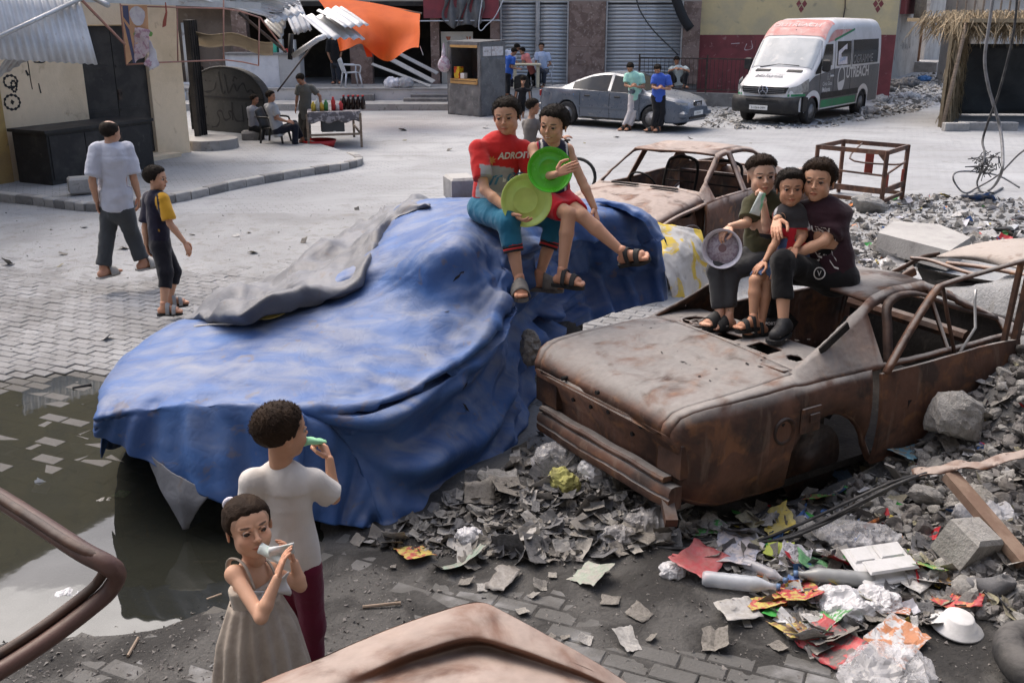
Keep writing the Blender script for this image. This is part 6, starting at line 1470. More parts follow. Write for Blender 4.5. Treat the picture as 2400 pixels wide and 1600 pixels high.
   # ---- clothes
 def cloth(name,sd,colfn,wr=.006,seed=1,wsc=(9,9,9),it=1):
  V,F=sd.mesh();V=relax(V,F,it,.5);N_=vnormals(V,F)
  V=V+N_*(wr*(ridged(V*np.array(wsc),3,seed)*.7+fbm(V*6,2,seed+5)*.6))[:,None]
  rel=V-pel;t=rel@p.up/np.linalg.norm(p.neck-pel);lx=rel@p.left/S;fy=rel@p.fwd/S
  c=colfn(lx,fy,t,V)if callable(colfn)else np.tile(np.array(colfn,float),(len(V),1))
  c=c*(1+.09*fbm(V*14,2,seed+9))[:,None]
  o=link(name,fastmesh(name,V,F,[M_CLOTH],col=np.clip(c,0,1)),root,True);return o
 p.cloth=cloth;p.parts={}
 if shirt:
  sd=SDF(max(vox*1.05,.008),.03*S/1.4);lo=shirt.get('hem',-.06);ease=shirt.get('ease',1.0)
  hemp=pel+p.up*lo*S;r=.087*S*bw*ease
  sd.chain([hemp,pel*.55+p.sp*.45,p.sp*.4+p.neck*.6-p.fwd*.0],[r*1.04,r*.99,r*1.0],flat=p.fwd,ratio=.72,k=.05)
  sd.cap(p.sp*.4+p.neck*.6,p.neck-p.up*.075*S,r*1.0,r*.80,flat=p.fwd,ratio=.72,k=.04)
  q_=1.0 if shirt.get('sleeve',.62)>0 else .62
  for sh_ in(p.sa,p.sb):sd.cap(sh_*q_+p.neck*(1-q_)-p.up*.004*S,p.neck-p.up*.045*S,.033*S*bw,.040*S*bw,k=.03)
  for k in 'ab':
   sl=shirt.get('sleeve',.62);sh,e=getattr(p,'s'+k),getattr(p,'e'+k)
   if e is None:e=sh-p.up*.17*S
   if sl>0:
    en=sh*(1-sl)+e*sl;sd.cap(sh,en,.034*S*bw*shirt.get('sw',1),.037*S*bw*shirt.get('sw',1),k=.03)
   if sl>1:
    pass
  cuts=[(hemp-p.up*.03*S,-p.up)]
  def cutter(D,X,Y,Z):
   for o_,n_ in cuts:
    pl=(X-o_[0])[:,None,None]*n_[0]+(Y-o_[1])[None,:,None]*n_[1]+(Z-o_[2])[None,None,:]*n_[2];D=np.maximum(D,pl)
   for k in 'ab':
    sl=shirt.get('sleeve',.62);sh,e=getattr(p,'s'+k),getattr(p,'e'+k)
    if e is None or sl<=0:continue
    en=sh*(1-sl)+e*sl;a_=unit(e-sh);dx,dy,dz=(X-en[0])[:,None,None],(Y-en[1])[None,:,None],(Z-en[2])[None,None,:]
    pl=dx*a_[0]+dy*a_[1]+dz*a_[2];rad=np.sqrt(np.maximum(dx*dx+dy*dy+dz*dz-pl*pl,0));D=np.where((rad<.06*S)&(pl>-.02)&(pl<.07*S),np.maximum(D,pl),D)
   return D
  _m=sd.mesh;sd.mesh=lambda post=None:_m(cutter)
  p.parts['shirt']=cloth(shirt.get('name','shirt'),sd,shirt['col'],shirt.get('wr',.010)*S/1.3,11+int(S*100),shirt.get('wsc',(6,6,8)))
  if shirt.get('collar'):
   m=MB();c=p.neck-p.up*.018*S;rr=.039*S*bw;a0=unit(p.left);a1=unit(p.fwd-p.up*(p.fwd@p.up));m.tube([c+a0*rr*math.cos(a)+a1*rr*.92*math.sin(a)-p.up*.012*S*(math.sin(a)>0)*math.sin(a)for a in np.linspace(0,2*PI,22)],.007*S,8)
   m.build('collar',plain('collar_%d'%int(1000*sum(shirt['collar'])),shirt['collar'],.9),root,True,smooth=True)
 if bottoms and legs:
  sd=SDF(max(vox*1.05,.008),.03*S/1.4);ln=bottoms.get('len',.95);e=bottoms.get('ease',1.0);lw=bottoms.get('cuff',1.0)
  sd.chain([pel-p.up*.01*S,pel+p.up*.06*S],[.084*S*bw*e,.080*S*bw],flat=p.fwd,ratio=.78,k=.04)
  ends=[]
  for k in 'ab':
   hp,k_,a_=getattr(p,'hip'+k),getattr(p,'k'+k),getattr(p,'a'+k);f=bottoms.get('len'+k,ln);kr=.043*S*bw*e
   sd.cap(hp,k_,.057*S*bw*e,kr,k=.03)
   if f>.5:en=k_+(a_-k_)*(f-.5)*2;sd.cap(k_,en,kr,.040*S*bw*lw,k=.03);ends.append((en,unit(a_-k_)))
   else:en=hp+(k_-hp)*f*2;ends.append((en,unit(k_-hp)))
  def cut2(D,X,Y,Z):
   for en,a_ in ends:
    dx,dy,dz=(X-en[0])[:,None,None],(Y-en[1])[None,:,None],(Z-en[2])[None,None,:];pl=dx*a_[0]+dy*a_[1]+dz*a_[2];rad=np.sqrt(np.maximum(dx*dx+dy*dy+dz*dz-pl*pl,0))
    D=np.where((rad<.085*S)&(pl>-.02),np.maximum(D,pl),D)
   return D
  _m2=sd.mesh;sd.mesh=lambda post=None:_m2(cut2)
  p.parts['bottoms']=cloth(bottoms.get('name','trousers'),sd,bottoms['col'],bottoms.get('wr',.009)*S/1.3,31+int(S*77),bottoms.get('wsc',(9,9,7)))
 if shoes and legs:
  for k in 'ab':
   f,lat,u,b0=p.feet[k];Ls=.158*S;rs=[]
   heel=b0-f*.045*S-u*.010*S
   outl=[(0,-.022),(.015,-.028),(.06,-.026),(.10,-.033),(.135,-.030),(.155,-.014),(.158,0),(.152,.016),(.13,.030),(.10,.034),(.06,.028),(.015,.028),(0,.022)]
   outl=[(x*1.03*S,y*1.05*S)for x,y in outl]
   m=MB();th=shoes.get('sole',.016);m.prism(outl,(heel,f,lat,u),-th,.004)
   if shoes.get('closed'):
    sf=SDF(max(.006,vox*.8),.02);sf.cap(heel+f*.03*S+u*.03*S,heel+f*.12*S+u*.016*S,.030*S,.026*S,k=.02,flat=u,ratio=1.0);sf.cap(heel+f*.03*S+u*.03*S,getattr(p,'a'+k)+u*.004*S,.029*S,.027*S,k=.03)
    a,b=sf.mesh();m2=link('shoe',fastmesh('shoe',a,b,[shoes['mat']]),root,True);so=m.build('sole',shoes.get('solemat',shoes['mat']),m2,True)if False else m.build('sole',shoes.get('solemat',shoes['mat']),root,True)
    p.parts['shoe'+k]=m2
   else:
    so=m.build('sandal',shoes['mat'],root,True)
    for x0,x1 in shoes.get('straps',((.075,.125),)):
     g_=[]
     for t in np.linspace(0,1,5):
      xx=(x0+(x1-x0)*t)*S;hgt=np.interp(xx/S,[.03,.06,.09,.13,.16],[.095,.078,.062,.048,.034])*S
      g_.append([heel+f*xx+lat*.041*S*math.cos(a)+u*(hgt*math.sin(a)-.002)for a in np.linspace(PI,0,13)])
     MB().sheet(g_,.005).build('strap',shoes.get('strapmat',shoes['mat']),so,True,smooth=True)
 if extra:extra(p)
 return p
def stripe_band(t,a,b):return((t>a)&(t<b)).astype(float)[:,None]
def C3(c,n):return np.tile(np.array(c,float),(n,1))
def on_cloth(obj,txt,size,center,right,up,nrm,matl,parent,shear=0.0,bold=0.0,name='print',shapes=None):
 """print laid onto a garment: each vertex is carried along nrm onto the cloth"""
 V,F=(text2d(txt,size,shear=shear,bold=bold,align='CENTER')if shapes is None else shapes)
 right,up,nrm=unit(right),unit(up),unit(nrm);mi=obj.matrix_world.inverted()if False else mw(obj).inverted();W=[]
 for x,y in V:
  q=np.array(center)+right*x+up*y;o_=mi@Vector((q+nrm*.3).tolist());d_=(mi.to_3x3()@Vector((-nrm).tolist())).normalized();ok,loc,no,_=obj.ray_cast(o_,d_)
  W.append(np.array(mw(obj)@loc)+nrm*.003 if ok else q)
 m=MB();m.add(W,F);return m.build(name,matl,parent,True)
 # ---------------------------------------------------------------- people close to the camera
def atD(px,py,D):return _C+ray(px,py)*(D/CAM_F)
M_SLIDE=mat('grey_rubber',(.16,.15,.14),(.12,.115,.11),None,scale=12,rough=.8);M_BSAND=mat('black_rubber',(.02,.02,.02),(.03,.03,.03),None,scale=12,rough=.7)
def red_col(x,y,t,V):
 c=C3((.46,.022,.022),len(V));b=stripe_band(t,.10,.60)*((y>.02)&(np.abs(x)<.088)).astype(float)[:,None];c=c*(1-b)+np.array((.27,.265,.28))*b
 w=stripe_band(t,.10,.22)*((y>.02)&(np.abs(x)<.088)).astype(float)[:,None];c=c*(1-w)+np.array((.42,.40,.40))*w;return c
def red_pants(x,y,t,V):return C3((.018,.12,.20),len(V))
pr=person('boy in red printed t-shirt sitting on the tarpaulin with a lime plate',1.58,atD(1155,482,7.0),dict(neck=(1177,326,-.3),head=(1188,272,-.2),sa=(1120,350,-1,1.16),sb=(1228,350,.0),ea=(1136,446,-1,1.1),wa=(1202,502,-1,1.2),ha=(1240,527,-1),eb=(1258,447,-.2),wb=(1270,496,-.9),hb=(1262,516,-.6),
ka=(1191,521,-1),kb=(1305,512,-.9),aa=(1217,660,-.05),ab=(1263,650,.0),ta=(1222,704,-.9),tb=(1316,692,-.5)),face=(-14,4,4),body_yaw=18,hh=.252,vox=.0075,hair='short',hvol=.025,fade=.25,
shirt=dict(col=red_col,hem=.0,sleeve=.72,sw=1.12,ease=1.04,collar=(.40,.02,.02)),bottoms=dict(col=red_pants,len=.70,ease=1.10,cuff=1.08,name='three_quarter_trousers'),shoes=dict(mat=M_SLIDE,sole=.024,straps=((.07,.14),)),
hands=dict(a=dict(n=(.3,.3,1),curl=.45),b=dict(n=(-1,.1,.3),curl=.5)))
MW=plain('shirt_print_white',(.62,.60,.58),.9);MBL=plain('shirt_print_blue',(.05,.16,.26),.9);MOR=plain('shirt_print_gold',(.5,.2,.06),.9)
fr0=unit(np.array([math.sin(math.radians(18)),-math.cos(math.radians(18)),.15]));rt0=np.array([math.cos(math.radians(18)),math.sin(math.radians(18)),0])
def chest(p,x,t):return p.pel+(p.neck-p.pel)*t+p.left*x*p.S
on_cloth(pr.parts['shirt'],'ADROIT',.062,chest(pr,.045,.70),rt0,pr.up,fr0,MW,pr.root,bold=.002);on_cloth(pr.parts['shirt'],'iT',.085,chest(pr,-.03,.33),rt0,pr.up,fr0,MBL,pr.root,shear=.3,bold=.004);on_cloth(pr.parts['shirt'],'GO',.085,chest(pr,.065,.36),rt0,pr.up,fr0,MBL,pr.root,shear=.3,bold=.004);on_cloth(pr.parts['shirt'],'is',.04,chest(pr,.015,.36),rt0,pr.up,fr0,MW,pr.root,bold=.002)
star=([(0,0)]+[((.036 if k%2 else .018)*math.cos(k*PI/8),(.036 if k%2 else .018)*math.sin(k*PI/8))for k in range(16)],[(0,k+1,(k+1)%16+1)for k in range(16)])
on_cloth(pr.parts['shirt'],'',0,chest(pr,-.055,.68),rt0,pr.up,fr0,MOR,pr.root,shapes=star)
def cuffs(p,legs_,f0,f1,cols):
 for k in legs_:
  k_,a_=getattr(p,'k'+k),getattr(p,'a'+k)
  for i,c in enumerate(cols):
   q0=f0+(f1-f0)*i/len(cols);q1=f0+(f1-f0)*(i+1)/len(cols);MB().tube([k_+(a_-k_)*q0,k_+(a_-k_)*q1],[.0445*p.S,.0435*p.S],18).build('cuff',plain('cuff_%d'%int(c[0]*1000),c,.9),p.root,True,smooth=True)
cuffs(pr,'ab',.37,.50,((.46,.03,.03),(.015,.015,.018),(.46,.03,.03),(.015,.015,.018)))
def plate(name,label,c,n,R,matl,depth=.035,up=(0,0,1),ring=None):
 m=MB();m.lathe([(.0,-depth),(R*.72,-depth),(R*.80,-depth*.9),(R*.93,-.008),(R,0),(R,.006),(R*.95,.001),(R*.92,-.003),(R*.80,-depth*.80),(R*.79,-depth*.86),(R*.70,-depth+.005),(R*.5,-depth+.005),(R*.49,-depth+.008),(R*.47,-depth+.008),(R*.46,-depth+.005),(.0,-depth+.005)],c,n,48);o=m.build(name,matl,None,True,smooth=True,label=label,cat='plate');return o
M_LIME=mat('lime_plastic',(.60,.74,.20),(.54,.68,.17),None,scale=3,rough=.32,spec=.5,bump=0);M_GREENP=mat('green_plastic',(.10,.52,.03),(.08,.45,.03),None,scale=3,rough=.25,spec=.5,bump=0)
plate('serving_plate','round lime yellow plastic plate held by the boy in red',atD(1234,470,(dw:=float((pr.wa-_C)@_fw)-.04)),unit(np.array([.28,-1,.12])),.027*dw,M_LIME)
def tank_col(x,y,t,V):
 c=C3((.022,.022,.05),len(V));ed=(np.abs(x)>.072).astype(float)[:,None];c=c*(1-ed)+np.array((.36,.03,.05))*ed;w=((np.abs(x)>.055)&(np.abs(x)<.064)).astype(float)[:,None];return c*(1-w)+np.array((.55,.54,.53))*w
pt=person('smiling boy in navy tank top and red shorts with one leg stretched out',1.46,atD(1290,462,6.95),dict(neck=(1293,342,-.55),head=(1297,292,-.5),sa=(1252,349,-.1),sb=(1330,352,.2),ea=(1259,420,-1,1.1),wa=(1304,408,-1,1.25),ha=(1330,396,-.2),eb=(1364,424,-.2),wb=(1393,488,-.55),hb=(1402,522,-.3),
ka=(1333,502,-1),kb=(1364,506,-.95),aa=(1317,642,-.05),ab=(1462,594,-.3),ta=(1362,654,-.5),tb=(1500,590,-.4),fub=(-.45,-.25,.85)),face=(-26,6,-6),body_yaw=8,hh=.245,vox=.0075,hair='short',hvol=.035,smile=True,
shirt=dict(col=tank_col,hem=.01,sleeve=0,ease=.98,name='tank_top',collar=(.52,.50,.50)),bottoms=dict(col=(.50,.018,.03),len=.40,ease=1.08,name='shorts'),shoes=dict(mat=M_BSAND,sole=.022,straps=((.055,.075),(.10,.125))),
hands=dict(a=dict(n=(.1,.8,-.3),curl=.35),b=dict(n=(-.4,-.2,-1),curl=.35,spread=.3)))
plate('serving_plate','round bright green plastic plate hugged by the boy in the tank top',atD(1289,398,(dw:=float((pt.wa-_C)@_fw)+.05)),unit(np.array([.1,-1,.28])),.0232*dw,M_GREENP)
# --- three boys on the burnt saloon
po=person('boy in olive shirt and dark jeans eating from a packet with a white plate',1.32,atD(1788,596,6.55),dict(neck=(1795,462,-.1),head=(1786,412,-.25),sa=(1760,482,-.2),sb=(1822,476,.2),ea=(1750,524,-.3),wa=(1712,530,-.6),ha=(1694,545,-.3),eb=(1797,536,-.9),wb=(1790,478,-.5),hb=(1787,452,.1),
ka=(1678,632,-.9),kb=(1714,637,-1),aa=(1686,736,.0),ab=(1708,746,.0),ta=(1660,752,-.6),tb=(1676,760,-.6)),face=(0,-4,4),body_yaw=-22,hh=.25,vox=.007,hair='top',hvol=.05,fade=.75,hairmat=M_HAIRB,skin=(.58,.36,.25),
shirt=dict(col=(.055,.052,.026),hem=.0,sleeve=.72,ease=1.04,sw=1.25,collar=(.05,.047,.024)),bottoms=dict(col=(.042,.043,.046),len=.93,ease=1.0,cuff=.78,name='jeans'),shoes=dict(mat=M_BSAND,sole=.02,straps=((.075,.135),)),hands=dict(a=dict(n=(.2,.2,-1),curl=.7),b=dict(n=(-.6,.5,.2),curl=1.25)))
m=MB()
def packet(a,b,w0,w1,fr,seed,th=.012):
 """a twisted plastic food packet between two points"""
 a,b=np.array(a),np.array(b);d=b-a;sd=unit(np.cross(d,fr));n_=unit(np.cross(sd,d));g_=[]
 for i,t in enumerate(np.linspace(0,1,12)):
  w=w0+(w1-w0)*t;g_.append([a+d*t+sd*w*math.cos(q)+n_*(th*(1-.6*t)+.004*math.sin(5*q+seed+7*t))*math.sin(q)for q in np.linspace(0,2*PI,15)[:-1]])
 return MB().loft(g_)
M_PKT=mat('pale_green_packet',(.60,.66,.62),(.16,.55,.30),None,scale=9,rough=.4,bump=.2,t2=(.5,.58));M_PKW=mat('white_packet',(.66,.68,.68),(.5,.6,.56),None,scale=12,rough=.4,bump=.2)
packet(po.hb+np.array([-.01,-.05,.01]),po.hb+np.array([-.055,-.06,-.13]),.022,.036,(0,-1,0),1).build('snack_packet',M_PKT,None,True,smooth=True,label='white and green food packet at the mouth of the boy in olive',cat='packet')
def m_pat():
 m_,N,L,B=_nt('patterned_plate');co=N.new('ShaderNodeTexCoord').outputs['Object'];col=_mix(N,L,_ramp(N,L,_noise(N,L,co,60,4),.45,.6),(.42,.38,.43),(.28,.22,.27));L.new(col,B.inputs['Base Color']);B.inputs['Roughness'].default_value=.35;return m_
M_PLW=plain('white_plate',(.62,.60,.66),.3);nrm=unit(np.array([-.32,-1,.12]));pcn=atD(1692,583,float((po.wa-_C)@_fw)-.03)
o=plate('white_bowl','white bowl with grey patterned base held by the boy in olive',pcn,nrm,.130,M_PLW,.05);m=MB();m.lathe([(.0,-.04),(.10,-.04),(.10,-.036),(0,-.036)],pcn,nrm,40);m.build('patterned_base',m_pat(),o,True,smooth=True)
m=MB();m.lathe([(.018,-.034),(.026,-.034),(.026,-.032),(.018,-.032)],pcn,nrm,24);m.build('ring_mark',plain('ring_mark',(.2,.12,.13)),o,True)
def small_col(x,y,t,V):
 c=C3((.44,.018,.028),len(V));b=((t>.60)).astype(float)[:,None]*(np.abs(x)<.11).astype(float)[:,None];c=c*(1-b)+np.array((.045,.043,.046))*b
 b=((t>.55)&(np.abs(x)>.088)&(np.abs(x)<.105)).astype(float)[:,None];return c*(1-b)+np.array((.48,.48,.5))*b
pq=person('small boy in red and charcoal polo shirt and denim shorts sitting in the middle',1.13,atD(1850,602,6.34),dict(neck=(1855,488,-.1),head=(1853,441,-.25),sa=(1833,504,-.2),sb=(1884,503,.2),ea=(1818,568,-.4),wa=(1793,612,-.7),ha=(1772,630,-.4),eb=(1884,552,-.2),wb=(1865,580,-.9),hb=(1858,598,-.5),
ka=(1770,657,-1),kb=(1796,665,-1),aa=(1765,748,.0),ab=(1784,762,.0),ta=(1734,765,-.6),tb=(1750,788,-.6)),face=(-8,-4,2),body_yaw=-22,hh=.228,vox=.007,hair='short',hvol=.045,skin=(.44,.235,.145),
shirt=dict(col=small_col,hem=.01,sleeve=.75,sw=1.1,collar=(.04,.038,.04)),bottoms=dict(col=(.09,.14,.26),len=.46,ease=1.12,name='denim_shorts'),shoes=dict(mat=M_BSAND,sole=.02,straps=((.05,.07),(.095,.125))),hands=dict(a=dict(n=(.1,.2,-1),curl=.3),b=dict(n=(0,.3,-1),curl=.5)))
pm_=person('boy in dark maroon t-shirt and black trousers with an arm round the small boy',1.55,atD(1950,642,6.32),dict(neck=(1927,482,-.15),head=(1918,423,-.25),sa=(1893,497,.1),sb=(1970,503,.1),ea=(1852,500,.2),wa=(1820,514,-1,1.15),ha=(1818,552,-1),eb=(1932,566,-.65),wb=(1836,609,-.75),hb=(1812,632,-.4),
ka=(1834,612,-.95),kb=(1815,632,-1),ab=(1803,752,.0),aa=(1836,758,.0),tb=(1752,806,-.3),ta=(1815,820,-.8)),face=(-30,-2,0),body_yaw=-32,hh=.258,vox=.0075,hair='short',hvol=.05,hairmat=M_HAIRB,skin=(.52,.29,.185),
shirt=dict(col=(.030,.012,.017),hem=.0,sleeve=.75,sw=1.35,ease=1.06,collar=(.028,.011,.016)),bottoms=dict(col=(.010,.010,.011),lena=.80,lenb=.95,ease=1.05,cuff=1.0,name='trousers'),shoes=dict(mat=mat('black_trainer',(.02,.02,.022),(.035,.035,.037),None,scale=9,rough=.6),closed=True,sole=.02),
hands=dict(a=dict(n=(.2,.6,.2),curl=.3),b=dict(n=(.2,.2,-1),curl=.35)))
c=pm_.wa*.8+pm_.ea*.2;m=MB();m.tube([c-.016*unit(pm_.wa-pm_.ea),c+.016*unit(pm_.wa-pm_.ea)],.032,16);m.build('wristwatch',M_BSAND,pm_.root,True,smooth=True)
rt1=np.array([math.cos(math.radians(-32)),math.sin(math.radians(-32)),0]);n1=unit(pm_.fwd+np.array([0,0,.1]))
on_cloth(pm_.parts['shirt'],'UNIV',.055,chest(pm_,.0,.62),rt1,pm_.up,n1,MW,pm_.root,bold=.002)
def wavy(seed,n=5,L_=.13):
 V=[];F=[];rnd=random.Random(seed)
 for k in range(n):
  pts=[(-L_/2+L_*i/6+.01*rnd.random(),-.03*k+.05*math.sin(i*.9+k*1.3+seed)+.0*i)for i in range(7)];b=len(V)
  for i,(x,y)in enumerate(pts):V+=[(x,y-.006),(x,y+.006)]
  F+=[(b+2*i,b+2*i+2,b+2*i+3,b+2*i+1)for i in range(6)]
 return V,F
on_cloth(pm_.parts['shirt'],'',0,chest(pm_,.0,.44),rt1,pm_.up,n1,MW,pm_.root,shapes=wavy(2,4,.14))
th_c=pm_.hipa*.45+pm_.ka*.55
ringv=([((.04 if k%2 else .033)*math.cos(k//2*PI/9),(.04 if k%2 else .033)*math.sin(k//2*PI/9))for k in range(36)],[(2*k,(2*k+2)%36,(2*k+3)%36,2*k+1)for k in range(18)])
on_cloth(pm_.parts['bottoms'],'',0,pm_.hipb*.6+pm_.kb*.4,(1,0,0),(0,.2,1),(-.15,-1,.35),MW,pm_.root,shapes=ringv);on_cloth(pm_.parts['bottoms'],'V',.05,pm_.hipb*.6+pm_.kb*.4-np.array([0,0,.018]),(1,0,0),(0,.2,1),(-.15,-1,.35),MW,pm_.root)
V,F=text2d('SPORT',.026,align='CENTER',bold=.001);f_,lat_,u_,b_=pm_.feet['b']
on_cloth(pm_.parts['shoeb'],'SPORT',.026,b_+f_*.02+u_*.035,f_ if f_[0]>0 else-f_,u_,unit(np.array([.2,-1,.2])),MW,pm_.root,bold=.001)
# --- boy and girl in the foreground
def white_col(x,y,t,V):
 return C3((.56,.53,.50),len(V))
pb=person('boy in white t-shirt with maroon collar seen from behind eating',1.22,G(688,1318,.60),dict(neck=(660,1096,None),head=(661,1010,None),sa=(592,1128,.0),sb=(734,1128,.1),eb=(782,1166,.5),wb=(772,1076,-.2),hb=(752,1032,.3),ea=(588,1196,.6),wa=(640,1190,.9),ha=(660,1160,.5),ground=0.0),legs='straight',face=(128,0,0),body_yaw=158,hh=.248,vox=.0065,hair='short',hvol=.014,hairmat=M_HAIRB,skin=(.46,.25,.155),
shirt=dict(col=white_col,hem=.0,sleeve=.80,sw=1.3,ease=1.10,wr=.010,wsc=(6,6,4),collar=(.14,.012,.03)),bottoms=dict(col=(.10,.008,.025),len=.86,ease=1.0,cuff=.9,name='trousers'),shoes=dict(mat=M_BSAND),hands=dict(b=dict(n=(-.8,.3,-.3),curl=.9),a=dict(curl=.6)))
f_=pb.R[:,1];mo=pb.head+pb.R@np.array([0,.40,-.28])*.248
packet(mo-f_*.01,pb.hb*.7+mo*.3+f_*.03+np.array([0,0,-.01]),.022,.026,(0,0,1),2,.02).build('snack_packet',mat('mint_packet',(.30,.62,.36),(.62,.68,.62),None,scale=8,rough=.4,t2=(.52,.6)),None,True,smooth=True,label='mint green ice pop held at the mouth of the boy in white',cat='packet')
MB().tube([pb.sb*.22+pb.eb*.78,pb.sb*.18+pb.eb*.82],.052,18).build('sleeve_trim',plain('maroon_trim',(.14,.012,.03),.9),pb.root,True,smooth=True)
pg=person('little girl in beige sundress with ponytail looking back and eating',1.13,G(607,1468,.55),dict(neck=(584,1321,None),head=(583,1233,None),sa=(549,1345,-1),sb=(633,1337,.8),ea=(612,1446,-1,1.1),wa=(650,1354,-.3),ha=(664,1306,-.1),eb=(704,1372,.2),wb=(690,1318,-.3),hb=(676,1282,-.2),ground=0.0),legs='straight',face=(32,-12,4),body_yaw=52,hh=.232,vox=.006,hair='short',hvol=.012,hairmat=M_HAIRB,skin=(.54,.31,.205),torso=.84,shirt=None,bottoms=None,shoes=dict(mat=M_SLIDE),hands=dict(a=dict(n=(.7,.4,.1),curl=.25),b=dict(n=(-.6,-.3,.1),curl=.45)))
S=pg.S;sd=SDF(.008,.03);r=.096*S
sd.chain([pg.pel+pg.up*.10*S,pg.sp*.2+pg.neck*.8-pg.up*.02*S],[r*.92,r*.96],flat=pg.fwd,ratio=.72,k=.04)
o_=pg.neck-pg.up*.07*S
def gcut(D,X,Y,Z):
 n_=unit(pg.up-.30*pg.fwd*0);pl=(X-o_[0])[:,None,None]*n_[0]+(Y-o_[1])[None,:,None]*n_[1]+(Z-o_[2])[None,None,:]*n_[2];return np.maximum(D,pl)
_gm=sd.mesh;sd.mesh=lambda post=None:_gm(gcut)
pg.cloth('bodice',sd,(.40,.345,.29),.006,5)
m=MB();rows=[]
for i,t in enumerate(np.linspace(0,1,24)):
 cz=pg.pel+pg.up*.12*S*(1-t)-np.array([0,0,.46])*t;R_=(.092+.03*min(1,t*4)+.09*t)*S;row=[]
 for a in np.linspace(0,2*PI,121)[:-1]:
  f=1+(.03+.10*t)*math.sin(a*15+1.5*math.sin(a*3))+.05*t*math.sin(a*7+2);row.append(cz+pg.left*R_*f*math.cos(a)+pg.fwd*R_*.74*f*math.sin(a))
 rows.append(row)
m.loft(rows,True,False,False);sk=m.build('skirt',mat('beige_skirt',(.40,.345,.29),(.34,.29,.245),None,scale=9,rough=.9,bump=.25),pg.root,True,smooth=True);sk.modifiers.new('t','SOLIDIFY').thickness=.004
for k,sg in(('a',1),('b',1)):
 sh=getattr(pg,'s'+k);q=sh*.70+pg.neck*.30+pg.up*.040*S
 MB().tube(catmull([q+pg.fwd*.075*S-pg.up*.085*S,q+pg.fwd*.045*S-pg.up*.01*S,q+pg.up*.006*S,q-pg.fwd*.05*S-pg.up*.02*S,q-pg.fwd*.07*S-pg.up*.09*S],16),.010,8,flat=.45).build('shoulder_strap',mat('beige_skirt',(.4,.345,.29)),pg.root,True,smooth=True)
m=MB();c=pg.sp*.35+pg.neck*.65+pg.fwd*.085*S-pg.up*.03*S
for sg in(-1,1):
 g_=[[c+pg.left*sg*(.02+.055*t)*S+pg.up*((s_-.5)*(.03+.07*t)*S)+pg.fwd*(.012*math.sin(8*s_)+.02*t)for s_ in np.linspace(0,1,9)]for t in np.linspace(0,1,8)];m.sheet(g_,.004)
m.build('bow',plain('white_bow',(.55,.53,.52),.9),pg.root,True,smooth=True)
Rg=pg.R;hp_=lambda x,y,z:pg.head+Rg@(np.array([x,y,z])*.232)
hs=SDF(.006,.015);hs.chain([hp_(.05,-.42,.05),hp_(.06,-.58,-.12),hp_(.05,-.60,-.40),hp_(.03,-.52,-.70),hp_(.0,-.45,-.92)],[.026,.036,.040,.030,.012]);V,F=hs.mesh();N_=vnormals(V,F);V=V+N_*(.004*ridged(V*np.array([60,60,14]),2,3))[:,None];link('ponytail',fastmesh('ponytail',V,F,[M_HAIRB]),pg.root,True)
for q in((.06,-.42,.06),(-.16,-.25,.40)):m=MB();m.ring(hp_(*q),Rg@np.array([.1,-.9,.3]),.018,.011,16,8);m.build('hair_tie',plain('white_tie',(.62,.6,.66),.8),pg.root,True,smooth=True)
mo=hp_(0,.40,-.28);packet(mo,mo+np.array([.10,-.02,-.035]),.018,.034,(0,0,1),3,.022).build('snack_packet',M_PKT,None,True,smooth=True,label='white and green wrapper in the hands of the little girl',cat='packet')
packet(mo+np.array([.04,-.03,.0]),mo+np.array([.13,-.0,.0]),.02,.030,(0,1,.3),5,.014).build('paper_napkin',M_PKW,None,True,smooth=True,label='crumpled white napkin in the hands of the little girl',cat='napkin')
# --- walkers on the left
pw=person('man in pale shirt and dark trousers walking away past the black chest',1.74,G(274,489,.90),dict(neck=(260,336,None),head=(259,311,None),sa=(228,351,.1),sb=(297,350,.0),ea=(216,424,.2),wa=(226,470,.6),ha=(230,490,.3),eb=(313,418,-.2),wb=(325,460,.4),hb=(326,484,.3),
ka=(251,556,.1),kb=(312,556,.4),aa=(242,630,.0),ab=(334,612,.1),ta=(262,634,.4),tb=(360,606,.4)),face=(160,6,0),body_yaw=162,hh=.245,vox=.012,hair='bald',hvol=.0,skin=(.42,.24,.16),eyes=False,bw=1.0,
shirt=dict(col=lambda x,y,t,V:np.where(((np.abs(x)>.1)&(t<.36)&(V[:,0]>G(290,480,1)[0]))[:,None],np.array((.40,.02,.07)),C3((.44,.46,.53),len(V))),hem=.02,sleeve=.85,sw=1.3,ease=1.16,wr=.012,collar=(.42,.45,.62)),bottoms=dict(col=(.05,.055,.06),len=.95,ease=1.0,cuff=1.15),shoes=dict(mat=mat('pale_slide',(.35,.34,.32)),straps=((.07,.13),)))
